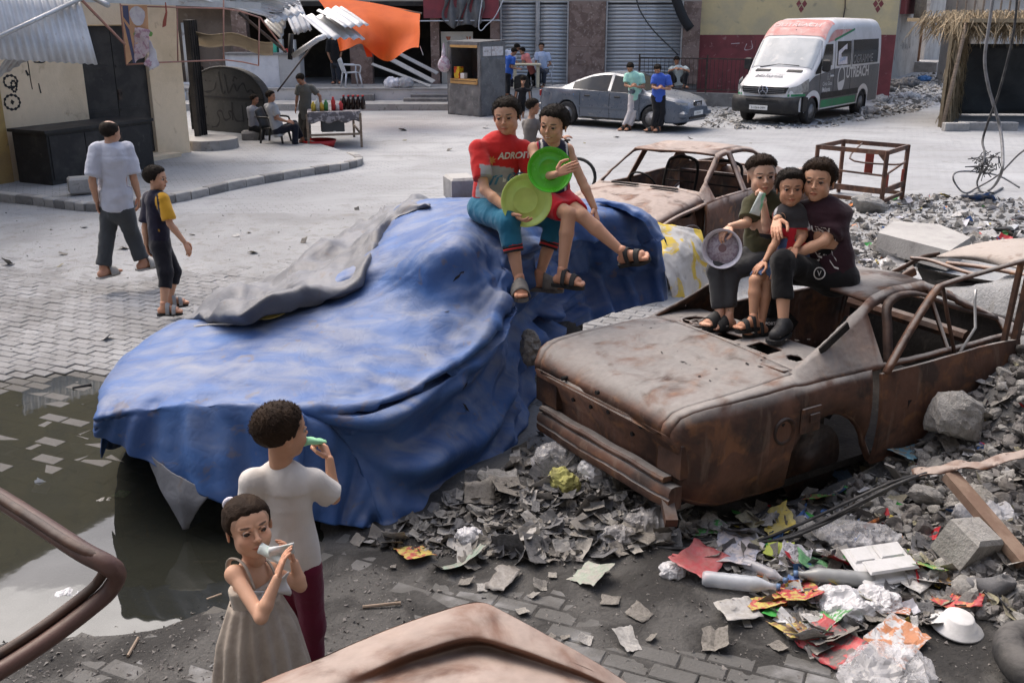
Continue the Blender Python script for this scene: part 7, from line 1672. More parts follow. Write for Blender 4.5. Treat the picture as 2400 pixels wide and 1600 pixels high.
py_=person('boy in navy and yellow striped shirt walking right on the street',1.44,G(375,571,.76),dict(neck=(365,452,None),head=(366,418,None),sa=(350,464,.95),sb=(381,466,-.95),ea=(340,532,.3),wa=(343,572,.1),ha=(350,594,.2),eb=(398,524,-.2),wb=(432,567,.2),hb=(444,590,.1),
ka=(408,636,.3),kb=(388,640,-.2),aa=(398,700,.1),ab=(384,718,-.1),ta=(412,712,.1),tb=(415,730,-.1)),face=(88,2,0),body_yaw=112,hh=.232,vox=.010,hair='short',hvol=.03,skin=(.5,.28,.18),
shirt=dict(col=lambda x,y,t,V:np.where(((np.abs(x)>.098)&(t>.3))[:,None],np.where((np.abs(y-.012)<.006)[:,None]|(np.abs(y+.012)<.006)[:,None],np.array((.015,.015,.025)),np.array((.56,.30,.03))),C3((.016,.015,.03),len(V))),hem=-.03,sleeve=.85,sw=1.25,ease=1.05),bottoms=dict(col=(.012,.012,.017),len=.72,ease=1.1,cuff=1.05,name='three_quarter_trousers'),shoes=dict(mat=M_BSAND,sole=.02,straps=((.06,.085),(.10,.125)),strapmat=mat('pale_strap',(.3,.3,.3))))
# ---------------------------------------------------------------- things standing about the street
def pole(name,pts,r,matl,parent=None,n=6,**k):return MB().tube([np.array(q)for q in pts],r,n).build(name,matl,parent,True,smooth=True,**k)
# rusty frame table
M_RF=rust('rust_frame',1.0,.4,.3,9.1,.4);c0,c1,c2,c3=G(1905,468),G(2064,488),G(2113,467),G(1965,450);hT=.88
tf=thing('table_frame','rusty empty steel table frame standing on the street behind the boys','table frame',(c0+c2)/2);up_=np.array([0,0,1.])
for q in(c0,c1,c2,c3):MB().beam(q,q+up_*hT,.055,.055,(0,1,0)).build('leg',M_RF,tf,True)
for z,w in((hT-.03,.07),(.26,.09),(.10,.06)):
 for a,b in((c0,c1),(c1,c2),(c2,c3),(c3,c0)):
  if z==.26 and(a is c2):continue
  MB().beam(a+up_*z,b+up_*z,.03,w).build('rail',M_RF,tf,True)
MB().beam(c0+up_*.52,c1+up_*.50,.02,.03).build('rail',M_RF,tf,True);MB().beam(c1+up_*.50,c2+up_*.62,.02,.03).build('rail',M_RF,tf,True)
pole('bent_bar',catmull([c3*.7+c2*.3+up_*.85,(c0+c1)/2+up_*.70,c1*.7+c2*.3+up_*.64,c2+up_*.6],14),.014,M_RF,tf)
M_REDPL=mat('red_oxide_plate',(.28,.06,.04),(.2,.05,.04),None,scale=6);MB().box((c0+c1)/2*.5+(c2+c3)/2*.5+up_*.62+np.array([.08,-.1,0]),(.14,.02,.36),.2).build('red_plate',M_REDPL,tf,True)
for q in(c1*.85+c2*.15,c2*.9+c1*.1):MB().box(q+up_*.40,(.05,.02,.2),.6).build('red_plate',M_REDPL,tf,True)
for a,b,d_ in((c1,c0,1),(c1,c2,1),(c2,c1,1)):e_=unit(b-a);m=MB();m.add([a+up_*(hT-.06),a+e_*.14+up_*(hT-.06),a+up_*(hT-.20)],[(0,1,2)]);m.build('gusset',M_RF,tf,True)
# grey kiosk
kA,kB,kC=G(1053,268),G(1127,275),G(1182,268);KF=frame(kA,kB);KS=frame(kB,kC);w1=np.linalg.norm(kB-kA);w2=np.linalg.norm(kC-kB)
kk_=thing('street_kiosk','small kiosk stall clad in grey tarpaulin with a yellow-framed counter opening','kiosk',(kA+kC)/2)
for x0,x1,z0,z1 in((0,w1,0,.92),(0,.10,.92,2.12),(w1-.12,w1,.92,2.12),(0,w1,2.02,2.12)):fbox(MB(),KF,x0,x1,z0,z1,-.05,0).build('front_panel',M_GREYT,kk_,True)
fbox(MB(),KS,0,w2,0,2.12,-.05,0).build('side_panel',M_GREYT,kk_,True);kD=kA+(kC-kB)
fbox(MB(),frame(kD,kC),0,w1,0,2.1,-.05,0).build('back_panel',M_GREYT,kk_,True);fbox(MB(),frame(kD,kA),0,w2,0,2.1,-.05,.0).build('side_panel',M_GREYT,kk_,True)
MB().add([kA+up_*2.12,kB+up_*2.12,kC+up_*2.16,kD+up_*2.16],[(0,1,2,3)]).build('roof',M_GREYT,kk_,True)
for z0,z1,d in((.92,1.06,.03),(1.95,2.02,.02)):fbox(MB(),KF,.10,w1-.12,z0,z1,-.3 if z0<1 else-.05,d).build('counter_board',M_WOODY,kk_,True)
fbox(MB(),KF,.12,w1-.14,1.0,1.015,.031,.035).build('drawer_line',M_PAINTK,kk_,True)
for x0,x1 in((.12,.50),(.53,w2-.06)):fbox(MB(),KS,x0,x1,1.72,1.98,.002,.008).build('notice',mat('white_notice',(.64,.63,.63),(.55,.48,.46),None,scale=14,bump=0),kk_,True)
for i,(x,z)in enumerate(((.16,1.9),(.56,1.92))):text_on('notice_text','LLaJ-sJJ' if i==0 else 'JLsa',.07,lambda a,b:fp(KS,x+a,z-.06+b,.011),M_INK,kk_,world=True)
g=[[fp(KF,w1*t+.01,.92*s_,.006+.015*math.sin(t*8+s_*11)+.012*math.sin(t*23-s_*6))for s_ in np.linspace(0,1,14)]for t in np.linspace(0,1,18)];MB().sheet(g,.003).build('wrinkled_skirt',M_GREYT,kk_,True,smooth=True)
g=[[fp(KS,w2*t,1.68*s_,.006+.014*math.sin(t*7+s_*9)+.010*math.sin(t*17-s_*13))for s_ in np.linspace(0,1,20)]for t in np.linspace(0,1,14)];MB().sheet(g,.003).build('wrinkled_skirt',M_GREYT,kk_,True,smooth=True)
M_YEL=mat('yellow_red_tin',(.62,.42,.02),(.45,.04,.02),None,scale=7,rough=.4,t2=(.5,.54),bump=0)
fbox(MB(),KF,.20,.42,1.065,1.40,-.22,-.04).build('snack_box',M_YEL,None,True,label='yellow and red snack box on the kiosk counter',cat='box')
fbox(MB(),KF,.45,.60,1.065,1.22,-.2,-.06).build('white_carton',M_PLATE,None,True,label='small white carton beside the yellow box on the kiosk counter',cat='carton')
sb_=SDF(.02,.05);bc=kA+np.array([-.12,-.1,1.45]);sb_.ell(bc,(.19,.15,.22));sb_.cap(bc+up_*.2,bc+up_*.62,.09,.02);V,F=sb_.mesh();V=V+vnormals(V,F)*(.02*fbm(V*14,2,3))[:,None]
link('snack_bag',fastmesh('snack_bag',V,F,[mat('purple_snacks_bag',(.42,.30,.36),(.55,.52,.56),(.2,.06,.12),scale=9,rough=.35,t2=(.45,.55))]),None,True);tag(bpy.context.scene.objects[-1]if False else COL.objects[-1],'clear bag of purple snacks hanging at the kiosk corner','bag')
# shop counter, chairs
ct=thing('shop_counter','white boxy shop counter with grey top on the platform','counter',(-8.3,34,.57));CF=frame((-9.45,33.75),(-6.95,33.75),.577)
fbox(MB(),CF,0,1.75,0,1.02,-.7,0).build('front',mat('white_laminate',(.58,.60,.64),(.5,.52,.56),None,scale=3,rough=.5),ct,True);fbox(MB(),CF,1.755,2.45,0,1.02,-.7,-.005).build('end_panel',mat('grey_laminate',(.42,.42,.42),(.36,.36,.36),None,scale=3),ct,True);fbox(MB(),CF,-.06,2.5,1.021,1.10,-.75,.05).build('top',M_CONCD,ct,True)
for i,(x,w,h,c,nm)in enumerate(((1.45,.22,.30,(.05,.42,.30),'green plastic tub'),(1.75,.12,.42,(.45,.50,.5),'clear jar'),(1.95,.3,.12,(.45,.05,.05),'red tray'),(2.15,.12,.40,(.5,.52,.52),'tall clear jar'),(.8,.2,.18,(.5,.4,.35),'brown carton'),(1.1,.16,.22,(.55,.5,.5),'white tin'))):
 fbox(MB(),CF,x,x+w,1.104,1.10+h,-.5+.05*(i%3),-.2).build('counter_item',plain('item%d'%i,c,.4),None,True,label=nm+' standing on the white shop counter',cat='container')
def chair(name,label,pos,yaw,matl,S=1.0):
 t=thing(name,label,'chair',pos,yaw);t.scale=(S,)*3
 MB().sheet(patch(np.array([[(-.22,-.22,.43),(0,-.22,.41),(.22,-.22,.43)],[(-.22,.2,.41),(0,.2,.40),(.22,.2,.41)]]),6,6),.02).build('seat',matl,t,smooth=True)
 MB().sheet([[(x*(.23-.03*s_**2),.22+.13*s_-.05*(1-x*x),.42+.44*s_-.08*x*x*s_)for x in np.linspace(-1,1,9)]for s_ in np.linspace(0,1,8)],.015).build('backrest',matl,t,smooth=True)
 for sx_ in(-1,1):
  for sy in(-1,1):MB().tube([(sx_*.20,sy*.2,.42),(sx_*.25,sy*.27,0)],[.03,.02],8,flat=.6).build('leg',matl,t,smooth=True)
  MB().tube(catmull([(sx_*.23,-.20,.40),(sx_*.27,-.22,.62),(sx_*.27,0,.65),(sx_*.24,.28,.66)],12),.022,8,flat=.6).build('armrest',matl,t,smooth=True)
 return t
M_WPL=mat('white_plastic',(.58,.60,.63),(.5,.52,.54),None,scale=5,rough=.45);M_KPL=mat('black_plastic_chair',(.022,.022,.023),(.04,.04,.04),None,scale=6,rough=.45)
chair('plastic_chair','white plastic armchair on the platform below the orange tarp',(-5.35,33.9,.577),math.radians(115),M_WPL,1.1);chair('plastic_chair','white plastic armchair of the man in pale blue at the shutters',(1.0,34.2,.577),math.radians(25),M_WPL,1.1)
chair('plastic_chair','black plastic armchair of the youth beside the drinks table',G(648,346),math.radians(80),M_KPL,1.05);chair('plastic_chair','empty black plastic chair beside the kiosk',(.35,32.0,.2),math.radians(170),M_KPL,1.05);chair('plastic_chair','grey plastic chair stacked at the back of the alley',(-10.6,33.5,0),2.0,M_WPL,1.1)
# fallen shutter strips and rubbish on the platform
for i,(a,b,w)in enumerate((((-4.6,34.6,1.7),(-2.6,33.8,.75),.2),((-4.2,34.8,1.8),(-2.5,34.2,1.0),.16),((-4.7,34.3,1.3),(-2.7,33.6,.62),.12))):MB().beam(a,b,w,.03,(0,-.5,1)).build('fallen_strip',M_STEEL,None,True,label='bent steel strip leaning down across the dark shop, %s one'%('lowest wide','upper','narrow front')[i],cat='metal strip')
for i,(x,c)in enumerate(((-3.95,(.6,.6,.64)),(-3.55,(.36,.36,.37)))):
 sb_=SDF(.025,.05);sb_.ell((x,33.6,.72),(.26,.2,.17));V,F=sb_.mesh();V=V+vnormals(V,F)*(.06*ridged(V*7,2,3+i))[:,None];o=link('rubbish_bag',fastmesh('rubbish_bag',V,F,[plain('bag%d'%i,c,.5)]),None,True);tag(o,('white','grey')[i]+' rubbish bag on the shop platform edge','bag')
 # orange tarpaulin
def m_or():
 m_,N,L,B=_nt('orange_canvas');co=N.new('ShaderNodeTexCoord').outputs['Object'];col=_mix(N,L,_ramp(N,L,_noise(N,L,co,2,4),.4,.65),(.66,.12,.018),(.56,.09,.015));L.new(col,B.inputs['Base Color']);B.inputs['Roughness'].default_value=.8
 tr=N.new('ShaderNodeBsdfTranslucent');tr.inputs[0].default_value=(.8,.16,.03,1);mx=N.new('ShaderNodeMixShader');mx.inputs[0].default_value=.45;L.new(B.outputs[0],mx.inputs[1]);L.new(tr.outputs[0],mx.inputs[2]);L.new(mx.outputs[0],N['Material Output'].inputs[0]);return m_
rows=[[(740,-8,29),(860,5,28.4),(985,30,27.8)],[(765,28,27.6),(870,40,27.2),(984,52,26.9)],[(780,70,26.9),(885,85,26.6),(986,80,26.4)],[(792,122,26.5),(868,106,26.2),(985,110,26.0)]]
g=patch(np.array([[A(*q)for q in r]for r in rows]),40,60);nu,nv=40,60
for i in range(nu):
 for j_ in range(nv):
  s_,t=i/(nu-1),j_/(nv-1);sag=math.exp(-((t-.64)/.16)**2)*s_;g[i,j_,2]-=.42*sag*s_;g[i,j_,1]+=.35*math.sin(t*9+s_*2)*s_+.12*math.sin(t*23)*s_;g[i,j_,2]+=.10*math.exp(-((t-.40)/.10)**2)*s_
ot=thing('orange_tarp','bright orange canvas tarp hung over the shop front','tarp',A(870,130,27));MB().sheet(g,.0).build('canvas',m_or(),ot,True,smooth=True)
pole('front_pole',[A(735,-6,29),A(988,32,27.7)],.03,M_WOODG,ot);pole('cord',[A(984,108,26),A(992,130,26)],.01,M_WPL,ot)
m=MB();m.sheet([[A(850+14*t+10*s_,104+30*s_,26.4+.3*t)for t in np.linspace(0,1,4)]for s_ in np.linspace(0,1,6)],.003);m.build('hanging_rag',m_or(),ot,True)
# torn zinc awnings
for i,(a,b,c,wv,lab)in enumerate((((700,26,25),(770,92,24.5),(790,36,26.5),4,'buckled white zinc sheet, the lower of the torn awnings'),((648,-10,26),(690,88,25.2),(690,-20,26.6),3,'long pale zinc strip hanging left of the torn awnings'),((742,30,25.5),(810,70,25),(800,20,27),3,'bent zinc sheet overlapping behind the torn awnings'),((620,60,23),(660,92,22.6),(640,-10,24),4,'crumpled white zinc sheet over the alley'),((560,-12,22),(640,48,21.6),(640,-30,24),5,'zinc sheet at the roof corner over the alley'))):
 o=corrug(A(*a),A(*b),A(*c),8,60,.035,wv,jag=.03).build('zinc_sheet',M_ZINC,None,True,smooth=True,label=lab,cat='zinc sheet')
 me=o.data
 for v in me.vertices:v.co.z+=.06*math.sin(v.co.x*2.2+i)
pole('hanging_strut',[A(686,132,24),A(745,92,24),A(760,86,24.2)],.07,M_ZINC,None,6,label='dented zinc gutter hanging over the counter',cat='gutter')
pole('leaning_rod',[A(650,215,24.5),A(730,110,24.5)],.02,M_IRON,None,6,label='thin iron rod leaning by the white counter',cat='rod');pole('broken_post',[A(682,80,24),A(680,140,24)],.06,M_PAINTK,None,6,label='charred post stub hanging over the counter',cat='post')
g=[[A(450+190*t,70+30*s_+26*t+6*math.sin(t*9),24+.7*s_)for s_ in np.linspace(0,1,6)]for t in np.linspace(0,1,24)];MB().sheet(g,.01).build('alley_canopy',mat('sand_canvas',(.45,.36,.24),(.36,.29,.2),None,scale=2),None,True,smooth=True,label='sagging sand-coloured canopy inside the alley',cat='canopy')
# bicycle
bk=thing('bicycle','red and silver bicycle leaning by the steps behind the domed kiosk','bicycle',G(640,232));e0=G(625,235);e1=G(665,240);R_=.32;M_BR=plain('bike_red',(.5,.03,.06),.35)
for c in(e0,e1):m=MB();m.ring(c+up_*R_,np.cross(unit(e1-e0),up_),R_,.02,28,6);m.build('wheel',M_TYRE,bk,True,smooth=True)
bb=e0*.5+e1*.5+up_*.28;st_=e0*.45+e1*.55+up_*.75;hd=e0*.85+e1*.15+up_*.8
for a,b,mm in((bb,st_,M_WPL),(bb,hd,M_WPL),(hd,st_,M_BR),(st_,e1+up_*R_,M_BR),(bb,e1+up_*R_,M_WPL),(hd,e0+up_*R_,M_BR)):pole('frame_tube',[a,b],.022,mm,bk)
MB().box(st_+up_*.06,(.26,.14,.06),.3,bev=.02).build('saddle',M_BSAND,bk,True);pole('handlebar',[hd+np.array([-.2,.1,.15]),hd+up_*.12,hd+np.array([.2,-.1,.15])],.018,M_CHROME,bk)
# drinks table
ta_,tb_,tc_=G(768,349),G(832,351),G(690,340);tD=G(740,318);tt=thing('drinks_table','table with patterned grey cloth holding bottles of drink','table',(ta_+tb_)/2)
T0,T1,T2=A(1,1,10)*0+np.array([-4.55,22.35,0]),np.array([-3.42,22.7,0]),np.array([-4.9,24.3,0]);T3=T2+(T1-T0)*.9
for q in(T0,T1,T2,T3):MB().beam(q,q+up_*.76,.05,.05,(0,1,0)).build('leg',M_WOODG,tt,True)
for a,b in((T0,T1),(T1,T3),(T0,T2)):MB().beam(a+up_*.3,b+up_*.3,.03,.05).build('rail',M_WOODG,tt,True)
M_CLO=mat('patterned_cloth',(.13,.12,.13),(.34,.32,.33),None,scale=10,rough=.9,t2=(.5,.56));MB().add([q+up_*.79 for q in(T0,T1,T3,T2)]+[q+up_*.76 for q in(T0,T1,T3,T2)],[(0,1,2,3),(4,7,6,5),(0,4,5,1),(1,5,6,2),(2,6,7,3),(3,7,4,0)]).build('top',M_WOODG,tt,True)
cl=MB()
for a,b,dz in((T2,T0,.52),(T0,T1,.22)):
 n_=unit(np.cross(up_,b-a))*(-1 if np.cross(up_,b-a)@(_C-a)<0 else 1);cl.sheet([[a+(b-a)*t+up_*(.80-dz*s_-.03*math.sin(t*20)*s_)+n_*(.02+.02*math.sin(t*22+s_*3))for s_ in np.linspace(0,1,6)]for t in np.linspace(0,1,26)],.004)
cl.add([q+up_*.802 for q in(T0,T1,T3,T2)],[(0,1,2,3)]);cl.build('tablecloth',M_CLO,None,True,smooth=True,label='dark cloth with white scroll pattern over the drinks table',cat='tablecloth')
bm_=MB();bm_.lathe([(.0,0),(.045,0),(.048,.12),(.04,.19),(.016,.25),(.016,.30),(0,.30)],n=10);bm_=fastmesh('bottle',bm_.v,bm_.f,[mat('cola',(.02,.01,.008),rough=.15,bump=0)]);bcap=MB().cyl((0,0,.285),(0,0,.31),.02,8);bcap=fastmesh('cap',bcap.v,bcap.f,[plain('bottle_red',(.5,.02,.02))])
for i in range(10):
 q=T1*.72+T0*.28+(T3-T1)*.25+np.array([.11*(i%5),.12*(i//5),0]);o=bpy.data.objects.new('bottle',bm_);COL.objects.link(o);o.location=(q+up_*.806).tolist();tag(o,'dark cola bottle with red cap in the row on the drinks table','bottle','cola bottles on the drinks table');c=bpy.data.objects.new('cap',bcap);COL.objects.link(c);c.parent=o
for i,(t,c,h)in enumerate(((.12,(.55,.40,.05),.2),(.2,(.5,.5,.46),.26),(.28,(.55,.35,.04),.18),(.36,(.05,.2,.06),.24),(.5,(.45,.03,.03),.3),(.58,(.55,.5,.5),.16),(.64,(.5,.04,.04),.2))):
 q=T0*(1-t)+T1*t+(T2-T0)*.15;MB().lathe([(0,0),(.05,0),(.05,h*.7),(.025,h*.85),(.025,h),(0,h)],q+up_*.806,n=10).build('drink_pack',plain('drink%d'%i,c,.4),None,True,smooth=True,label=('yellow','white','orange','green','tall red','short white','short red')[i]+' drink container on the drinks table',cat='drink')
fbox(MB(),frame(T0+np.array([.3,.1,0]),T1*.6+T0*.4),.0,.5,.36,.72,-.3,0).build('cool_box',mat('dark_box',(.06,.06,.06),(.4,.42,.42),None,scale=2,t2=(.6,.62)),None,True,label='dark box hanging under the drinks table',cat='box')
m=MB();c=G(748,345);m.lathe([(0,0),(.33,0),(.40,.17),(.38,.17),(.32,.02),(0,.02)],c,n=28);m.build('basin',plain('red_basin',(.5,.02,.02),.4),None,True,smooth=True,label='red plastic basin on the ground by the drinks table',cat='basin')
# thatched hut on the right
ht=thing('thatched_hut','palm-thatched hut with a dark tarpaulin wall at upper right','hut',(12.5,28,0));M_TH=mat('palm_thatch',(.30,.235,.15),(.22,.165,.10),(.40,.33,.23),scale=8,bump=.3,stretch=(3,3,.6));Hf=frame((11.5,26.8),(13.5,30.6));Hw=4.29
pole('corner_post',[(11.43,26.65,0),(11.6,26.7,1.5),(11.75,26.75,2.75)],.05,M_WOODG,ht);pole('corner_post',[(13.4,30.4,0),(13.5,30.5,2.6)],.05,M_WOODG,ht)
fbox(MB(),Hf,0,Hw,0,2.4,-.12,-.04).build('wall_mat',M_TH,ht,True);V=[];F=[]
def frond(p0,p1,w):
 d=unit(p1-p0);s_=unit(np.cross(d,RNG.normal(0,1,3)))*w;b=len(V);mid=(p0+p1)/2+RNG.normal(0,.03,3);V.extend([p0-s_*.6,p0+s_*.6,mid+s_,mid-s_,p1]);F.extend([(b,b+1,b+2,b+3),(b+3,b+2,b+4)])
for i in range(2600):
 x=RNG.random()*Hw;z=RNG.random()*2.3;p0=fp(Hf,x,z,RNG.normal(.02,.05));frond(p0,p0+np.array([RNG.normal(0,.06),RNG.normal(0,.06),-.35-.35*RNG.random()])*min(1,(z+.25)/.6),.012)
for i in range(3200):
 x=-0.5+RNG.random()*7;d=RNG.random();p0=np.array([11.95+x*.95,26.6+RNG.random()*2.6+.35*x*.3,2.75+.25*RNG.random()]);frond(p0,p0+np.array([RNG.normal(-.15,.25),RNG.normal(-.35,.2),-.25-.55*RNG.random()]),.016)
link('thatch',fastmesh('thatch',V,F,[M_TH],smooth=False),ht,True)['kind']='stuff'
MB().box((15.3,28.6,2.72),(7.2,4.2,.1)).build('roof_mat',M_TH,ht,True);D1=frame((13.3,30.2),(19,30.2))
g=[[fp(D1,5.7*t,.05+2.0*s_,.05*math.sin(t*19+s_*6)+.03*math.sin(t*7-s_*14))for s_ in np.linspace(0,1,14)]for t in np.linspace(0,1,40)];MB().sheet(g,.004).build('tarp_wall',mat('charcoal_tarp',(.035,.038,.042),(.05,.053,.058),None,scale=2,rough=.6),ht,True,smooth=True)
for i in range(4):m=MB();m.box((0,0,0),(.62,.22,.22),bev=.015);o=m.build('kerb_block',M_CONC);q=G(2238+i*38,308-2*(i>0),.0);o.location=(q[0],q[1],.11);o.rotation_euler=(0,0,-.06*i);tag(o,('first','second','third','last')[i]+' concrete kerb block before the thatched hut, counting from the post','kerb block','kerb blocks before the hut')
fb=thing('far_building','pale building beyond the thatched hut','building',(24,42,0));MB().box((27,46,4.5),(14,4,9)).build('wall',M_WHITEP,fb,True)
for i in range(14):MB().box((14.2+.28*i,33.2,2.6),(.05,.04,1.4)).build('slat',M_WOODG,fb,True)
# cables hanging and coiled on the right
M_CAB=mat('black_cable',(.03,.03,.032),(.07,.07,.07),None,scale=9,rough=.6);M_CABG=mat('grey_cable',(.2,.2,.21),(.14,.14,.14),None,scale=9,rough=.6)
def cable(label,pts,r,matl=M_CAB,n=60):return pole('cable',catmull([A(*q)if q[2]>3 else G(*q)for q in pts],n),r,matl,None,6,label=label,cat='cable')
cable('grey cable hanging straight down in front of the thatched hut',[(2330,-20,13),(2318,60,13),(2308,140,13),(2316,200,13),(2330,250,13),(2344,300,13),(2350,360,12.6),(2345,410,12.3),(2320,445,.05),(2280,456,.03),(2310,460,.03),(2350,440,.03)],.02,M_CABG)
cable('thin dark cable crossing the grey one and looping to the ground',[(2385,-20,13),(2378,60,13),(2364,130,13),(2340,220,13),(2318,280,13),(2303,330,13),(2308,360,12.6),(2300,400,12.3),(2290,430,.1),(2300,450,.05),(2330,452,.05)],.015,M_CAB)
cable('grey cable loop lying in a ring on the street',[(2440,330,1.2),(2390,360,.9),(2340,410,.35),(2290,440,.06),(2260,452,.04),(2236,425,.3),(2240,405,.42),(2280,402,.4),(2340,412,.25),(2390,440,.08)],.015,M_CABG)
cn=MB()
for k in range(60):a=G(2308,385,.6)+RNG.normal(0,.09,3);cn.tube([a,a+RNG.normal(0,.05,3),a+RNG.normal(0,.06,3)],.008,4)
o=cn.build('wire_tangle',M_CAB,None,True);tag(o,'tangle of black wire ends on the hanging cables','wire',kind='stuff')
for i,P in enumerate(([(1500,1275,.06),(1600,1285,.08),(1760,1270,.12),(1880,1225,.2),(2000,1170,.3),(2090,1130,.4),(2180,1105,.45)],[(1610,1262,.10),(1800,1268,.14),(1920,1232,.22),(2040,1168,.34),(2120,1128,.42),(2200,1100,.46)],[(1560,1300,.05),(1700,1292,.08),(1850,1255,.16),(1980,1195,.3),(2100,1135,.42),(2210,1095,.46)])):cable(('lowest','upper','middle')[i]+' black cable of the bundle trailing over the rubbish',P,.009)
cable('wire hanging in a curve before the steel shutters',[(1490,-10,34),(1500,25,34),(1530,70,34),(1575,115,34),(1590,130,34)],.025);cable('black pipe slanting down the last marble pier',[(1578,-20,35.1),(1600,40,35.1),(1618,68,35.1)],.17,M_PAINTK,6)
cable('loop of pale wire on the shop corner post',[(1130,0,34.6),(1122,60,34.6),(1128,72,34.6),(1140,60,34.6),(1160,40,34.6),(1180,0,34.6)],.02,M_WPL)
# ---------------------------------------------------------------- people further off
FARD=dict(vox=.016,eyes=False)
def far(label,S,pel,j,face,yaw,shirt,pants,sleeve=.7,plen=.95,hair='short',sk=(.34,.18,.11),shoes=M_BSAND,**k):
 for q in('neck','head'):j[q]=(j[q][0],j[q][1],None)
 return person(label,S,pel,j,face=(*face,0),body_yaw=yaw,hh=.235 if S>1.5 else .222,hair=hair,hvol=.03,skin=sk,shirt=dict(col=shirt,hem=k.pop('hem',-.05),sleeve=sleeve,sw=1.25,ease=1.08),bottoms=dict(col=pants,len=plen,ease=1.02),shoes=dict(mat=shoes),**{**FARD,**k})
far('young man in mint t-shirt and pale trousers leaning on the saloon with a phone',1.72,A(1490,222,26.2),dict(neck=(1484,173,.2),head=(1477,159,-.2),sa=(1470,178,0),sb=(1503,179,0),ea=(1466,200,-.3),wa=(1478,204,-.8),ha=(1484,200,-.4),eb=(1508,204,-.3),wb=(1494,204,-.8),hb=(1487,201,-.4),ka=(1478,262,-.3),kb=(1490,262,-.1),aa=(1462,298,-.1),ab=(1475,298,-.1),ta=(1455,302,-.5),tb=(1470,304,-.5)),(-12,38),-8,(.34,.62,.52),(.50,.47,.47))
far('young man in blue t-shirt and black trousers beside the saloon bonnet with a phone',1.70,A(1543,226,25.7),dict(neck=(1546,177,.1),head=(1541,163,-.2),sa=(1533,182,0),sb=(1566,182,0),ea=(1530,204,-.3),wa=(1540,208,-.8),ha=(1546,205,-.4),eb=(1570,208,-.3),wb=(1556,208,-.8),hb=(1549,205,-.4),ka=(1538,264,-.3),kb=(1552,264,-.1),aa=(1528,300,-.1),ab=(1544,300,-.1),ta=(1515,305,-.4),tb=(1538,307,-.5)),(-20,36),-12,(.045,.10,.42),(.014,.014,.016))
far('man sitting on the low wall behind the railing',1.7,A(1590,190,33.0),dict(neck=(1590,158,.0),head=(1586,142,-.2),sa=(1576,160,0),sb=(1606,160,0),ea=(1568,168,-.6),wa=(1580,162,-.8),ha=(1590,160,-.2),eb=(1614,168,-.6),wb=(1600,162,-.8),hb=(1590,162,-.2),ka=(1572,172,-.9),kb=(1608,174,-.9),aa=(1578,198,.1),ab=(1604,200,.1),ta=(1576,202,-.4),tb=(1608,204,-.4)),(-5,30),0,(.45,.5,.48),(.016,.016,.018))
sd_=dict(sk=(.33,.17,.105))
far('boy in grey t-shirt crouching on a stone before the domed kiosk',1.45,A(595,300,23.2),dict(neck=(592,252,.0),head=(597,233,.0),sa=(584,256,.3),sb=(602,258,-.5),ea=(590,285,.2),wa=(605,298,.0),ha=(612,304,0),eb=(606,280,-.4),wb=(615,298,-.2),hb=(618,306,0),ka=(612,303,.3),kb=(616,306,-.5),aa=(606,334,.2),ab=(610,338,-.2),ta=(618,340,.2),tb=(622,344,-.2)),(70,10),75,(.27,.28,.31),(.012,.012,.013),**sd_)
far('youth in light grey t-shirt sitting in the black armchair',1.65,A(652,305,22.3),dict(neck=(634,245,.0),head=(635,226,.0),sa=(626,250,.4),sb=(644,252,-.6),ea=(640,276,.2),wa=(660,284,.1),ha=(672,284,0),eb=(652,278,-.4),wb=(672,285,-.2),hb=(680,286,0),ka=(690,290,.3),kb=(692,296,-.4),aa=(708,326,.2),ab=(692,342,-.2),ta=(724,326,.2),tb=(706,346,-.2)),(78,2),78,(.30,.31,.33),(.014,.015,.024),**sd_)
far('boy in grey t-shirt leaning on the drinks table looking down',1.58,A(716,268,23.4),dict(neck=(714,198,.0),head=(704,186,-.1),sa=(700,205,.2),sb=(730,205,-.2),ea=(696,230,.3),wa=(694,250,.0),ha=(692,258,0),eb=(750,226,-.3),wb=(752,250,-.4),hb=(748,258,0),ka=(706,300,-.2),kb=(716,300,-.1),aa=(704,334,.2),ab=(712,338,.2),ta=(700,342,-.4),tb=(716,346,-.4)),(-35,35),-15,(.11,.11,.10),(.05,.045,.038),**sd_)
far('person in black top partly hidden left of the domed kiosk',1.5,A(475,225,27),dict(neck=(478,185,.0),head=(467,165,.0),sa=(468,192,.2),sb=(490,192,-.2),ea=(466,210,.2),wa=(474,222,0),ha=(480,226,0),eb=(494,212,-.2),wb=(488,226,-.2),hb=(484,230,0),ka=(472,255,0),kb=(480,255,0),aa=(472,285,0),ab=(480,285,0),ta=(468,290,-.4),tb=(478,290,-.4)),(-60,10),-40,(.014,.014,.016),(.015,.015,.017))
far('person in black robe standing behind the white shop counter',1.7,A(786,150,34.6),dict(neck=(782,92,.0),head=(779,76,.0),sa=(770,98,.0),sb=(796,98,.0),ea=(768,122,.2),wa=(774,140,-.3),ha=(776,146,0),eb=(800,122,-.2),wb=(796,142,-.2),hb=(794,148,0),ka=(782,168,0),kb=(792,168,0),aa=(784,190,0),ab=(794,190,0),ta=(782,194,-.4),tb=(796,194,-.4)),(-30,5),-20,(.012,.012,.013),(.03,.035,.045),sleeve=1.0)
far('boy in blue t-shirt standing at the cream game table',1.62,A(1192,176,32.6),dict(neck=(1196,133,.0),head=(1205,122,.0),sa=(1184,136,.3),sb=(1204,138,-.5),ea=(1190,156,.2),wa=(1205,160,.2),ha=(1212,160,0),eb=(1200,158,-.4),wb=(1212,162,-.2),hb=(1218,162,0),ka=(1186,200,.2),kb=(1192,200,-.2),aa=(1184,220,.2),ab=(1190,222,-.2),ta=(1194,224,.2),tb=(1200,226,-.2)),(60,35),65,(.04,.11,.40),(.012,.012,.014))
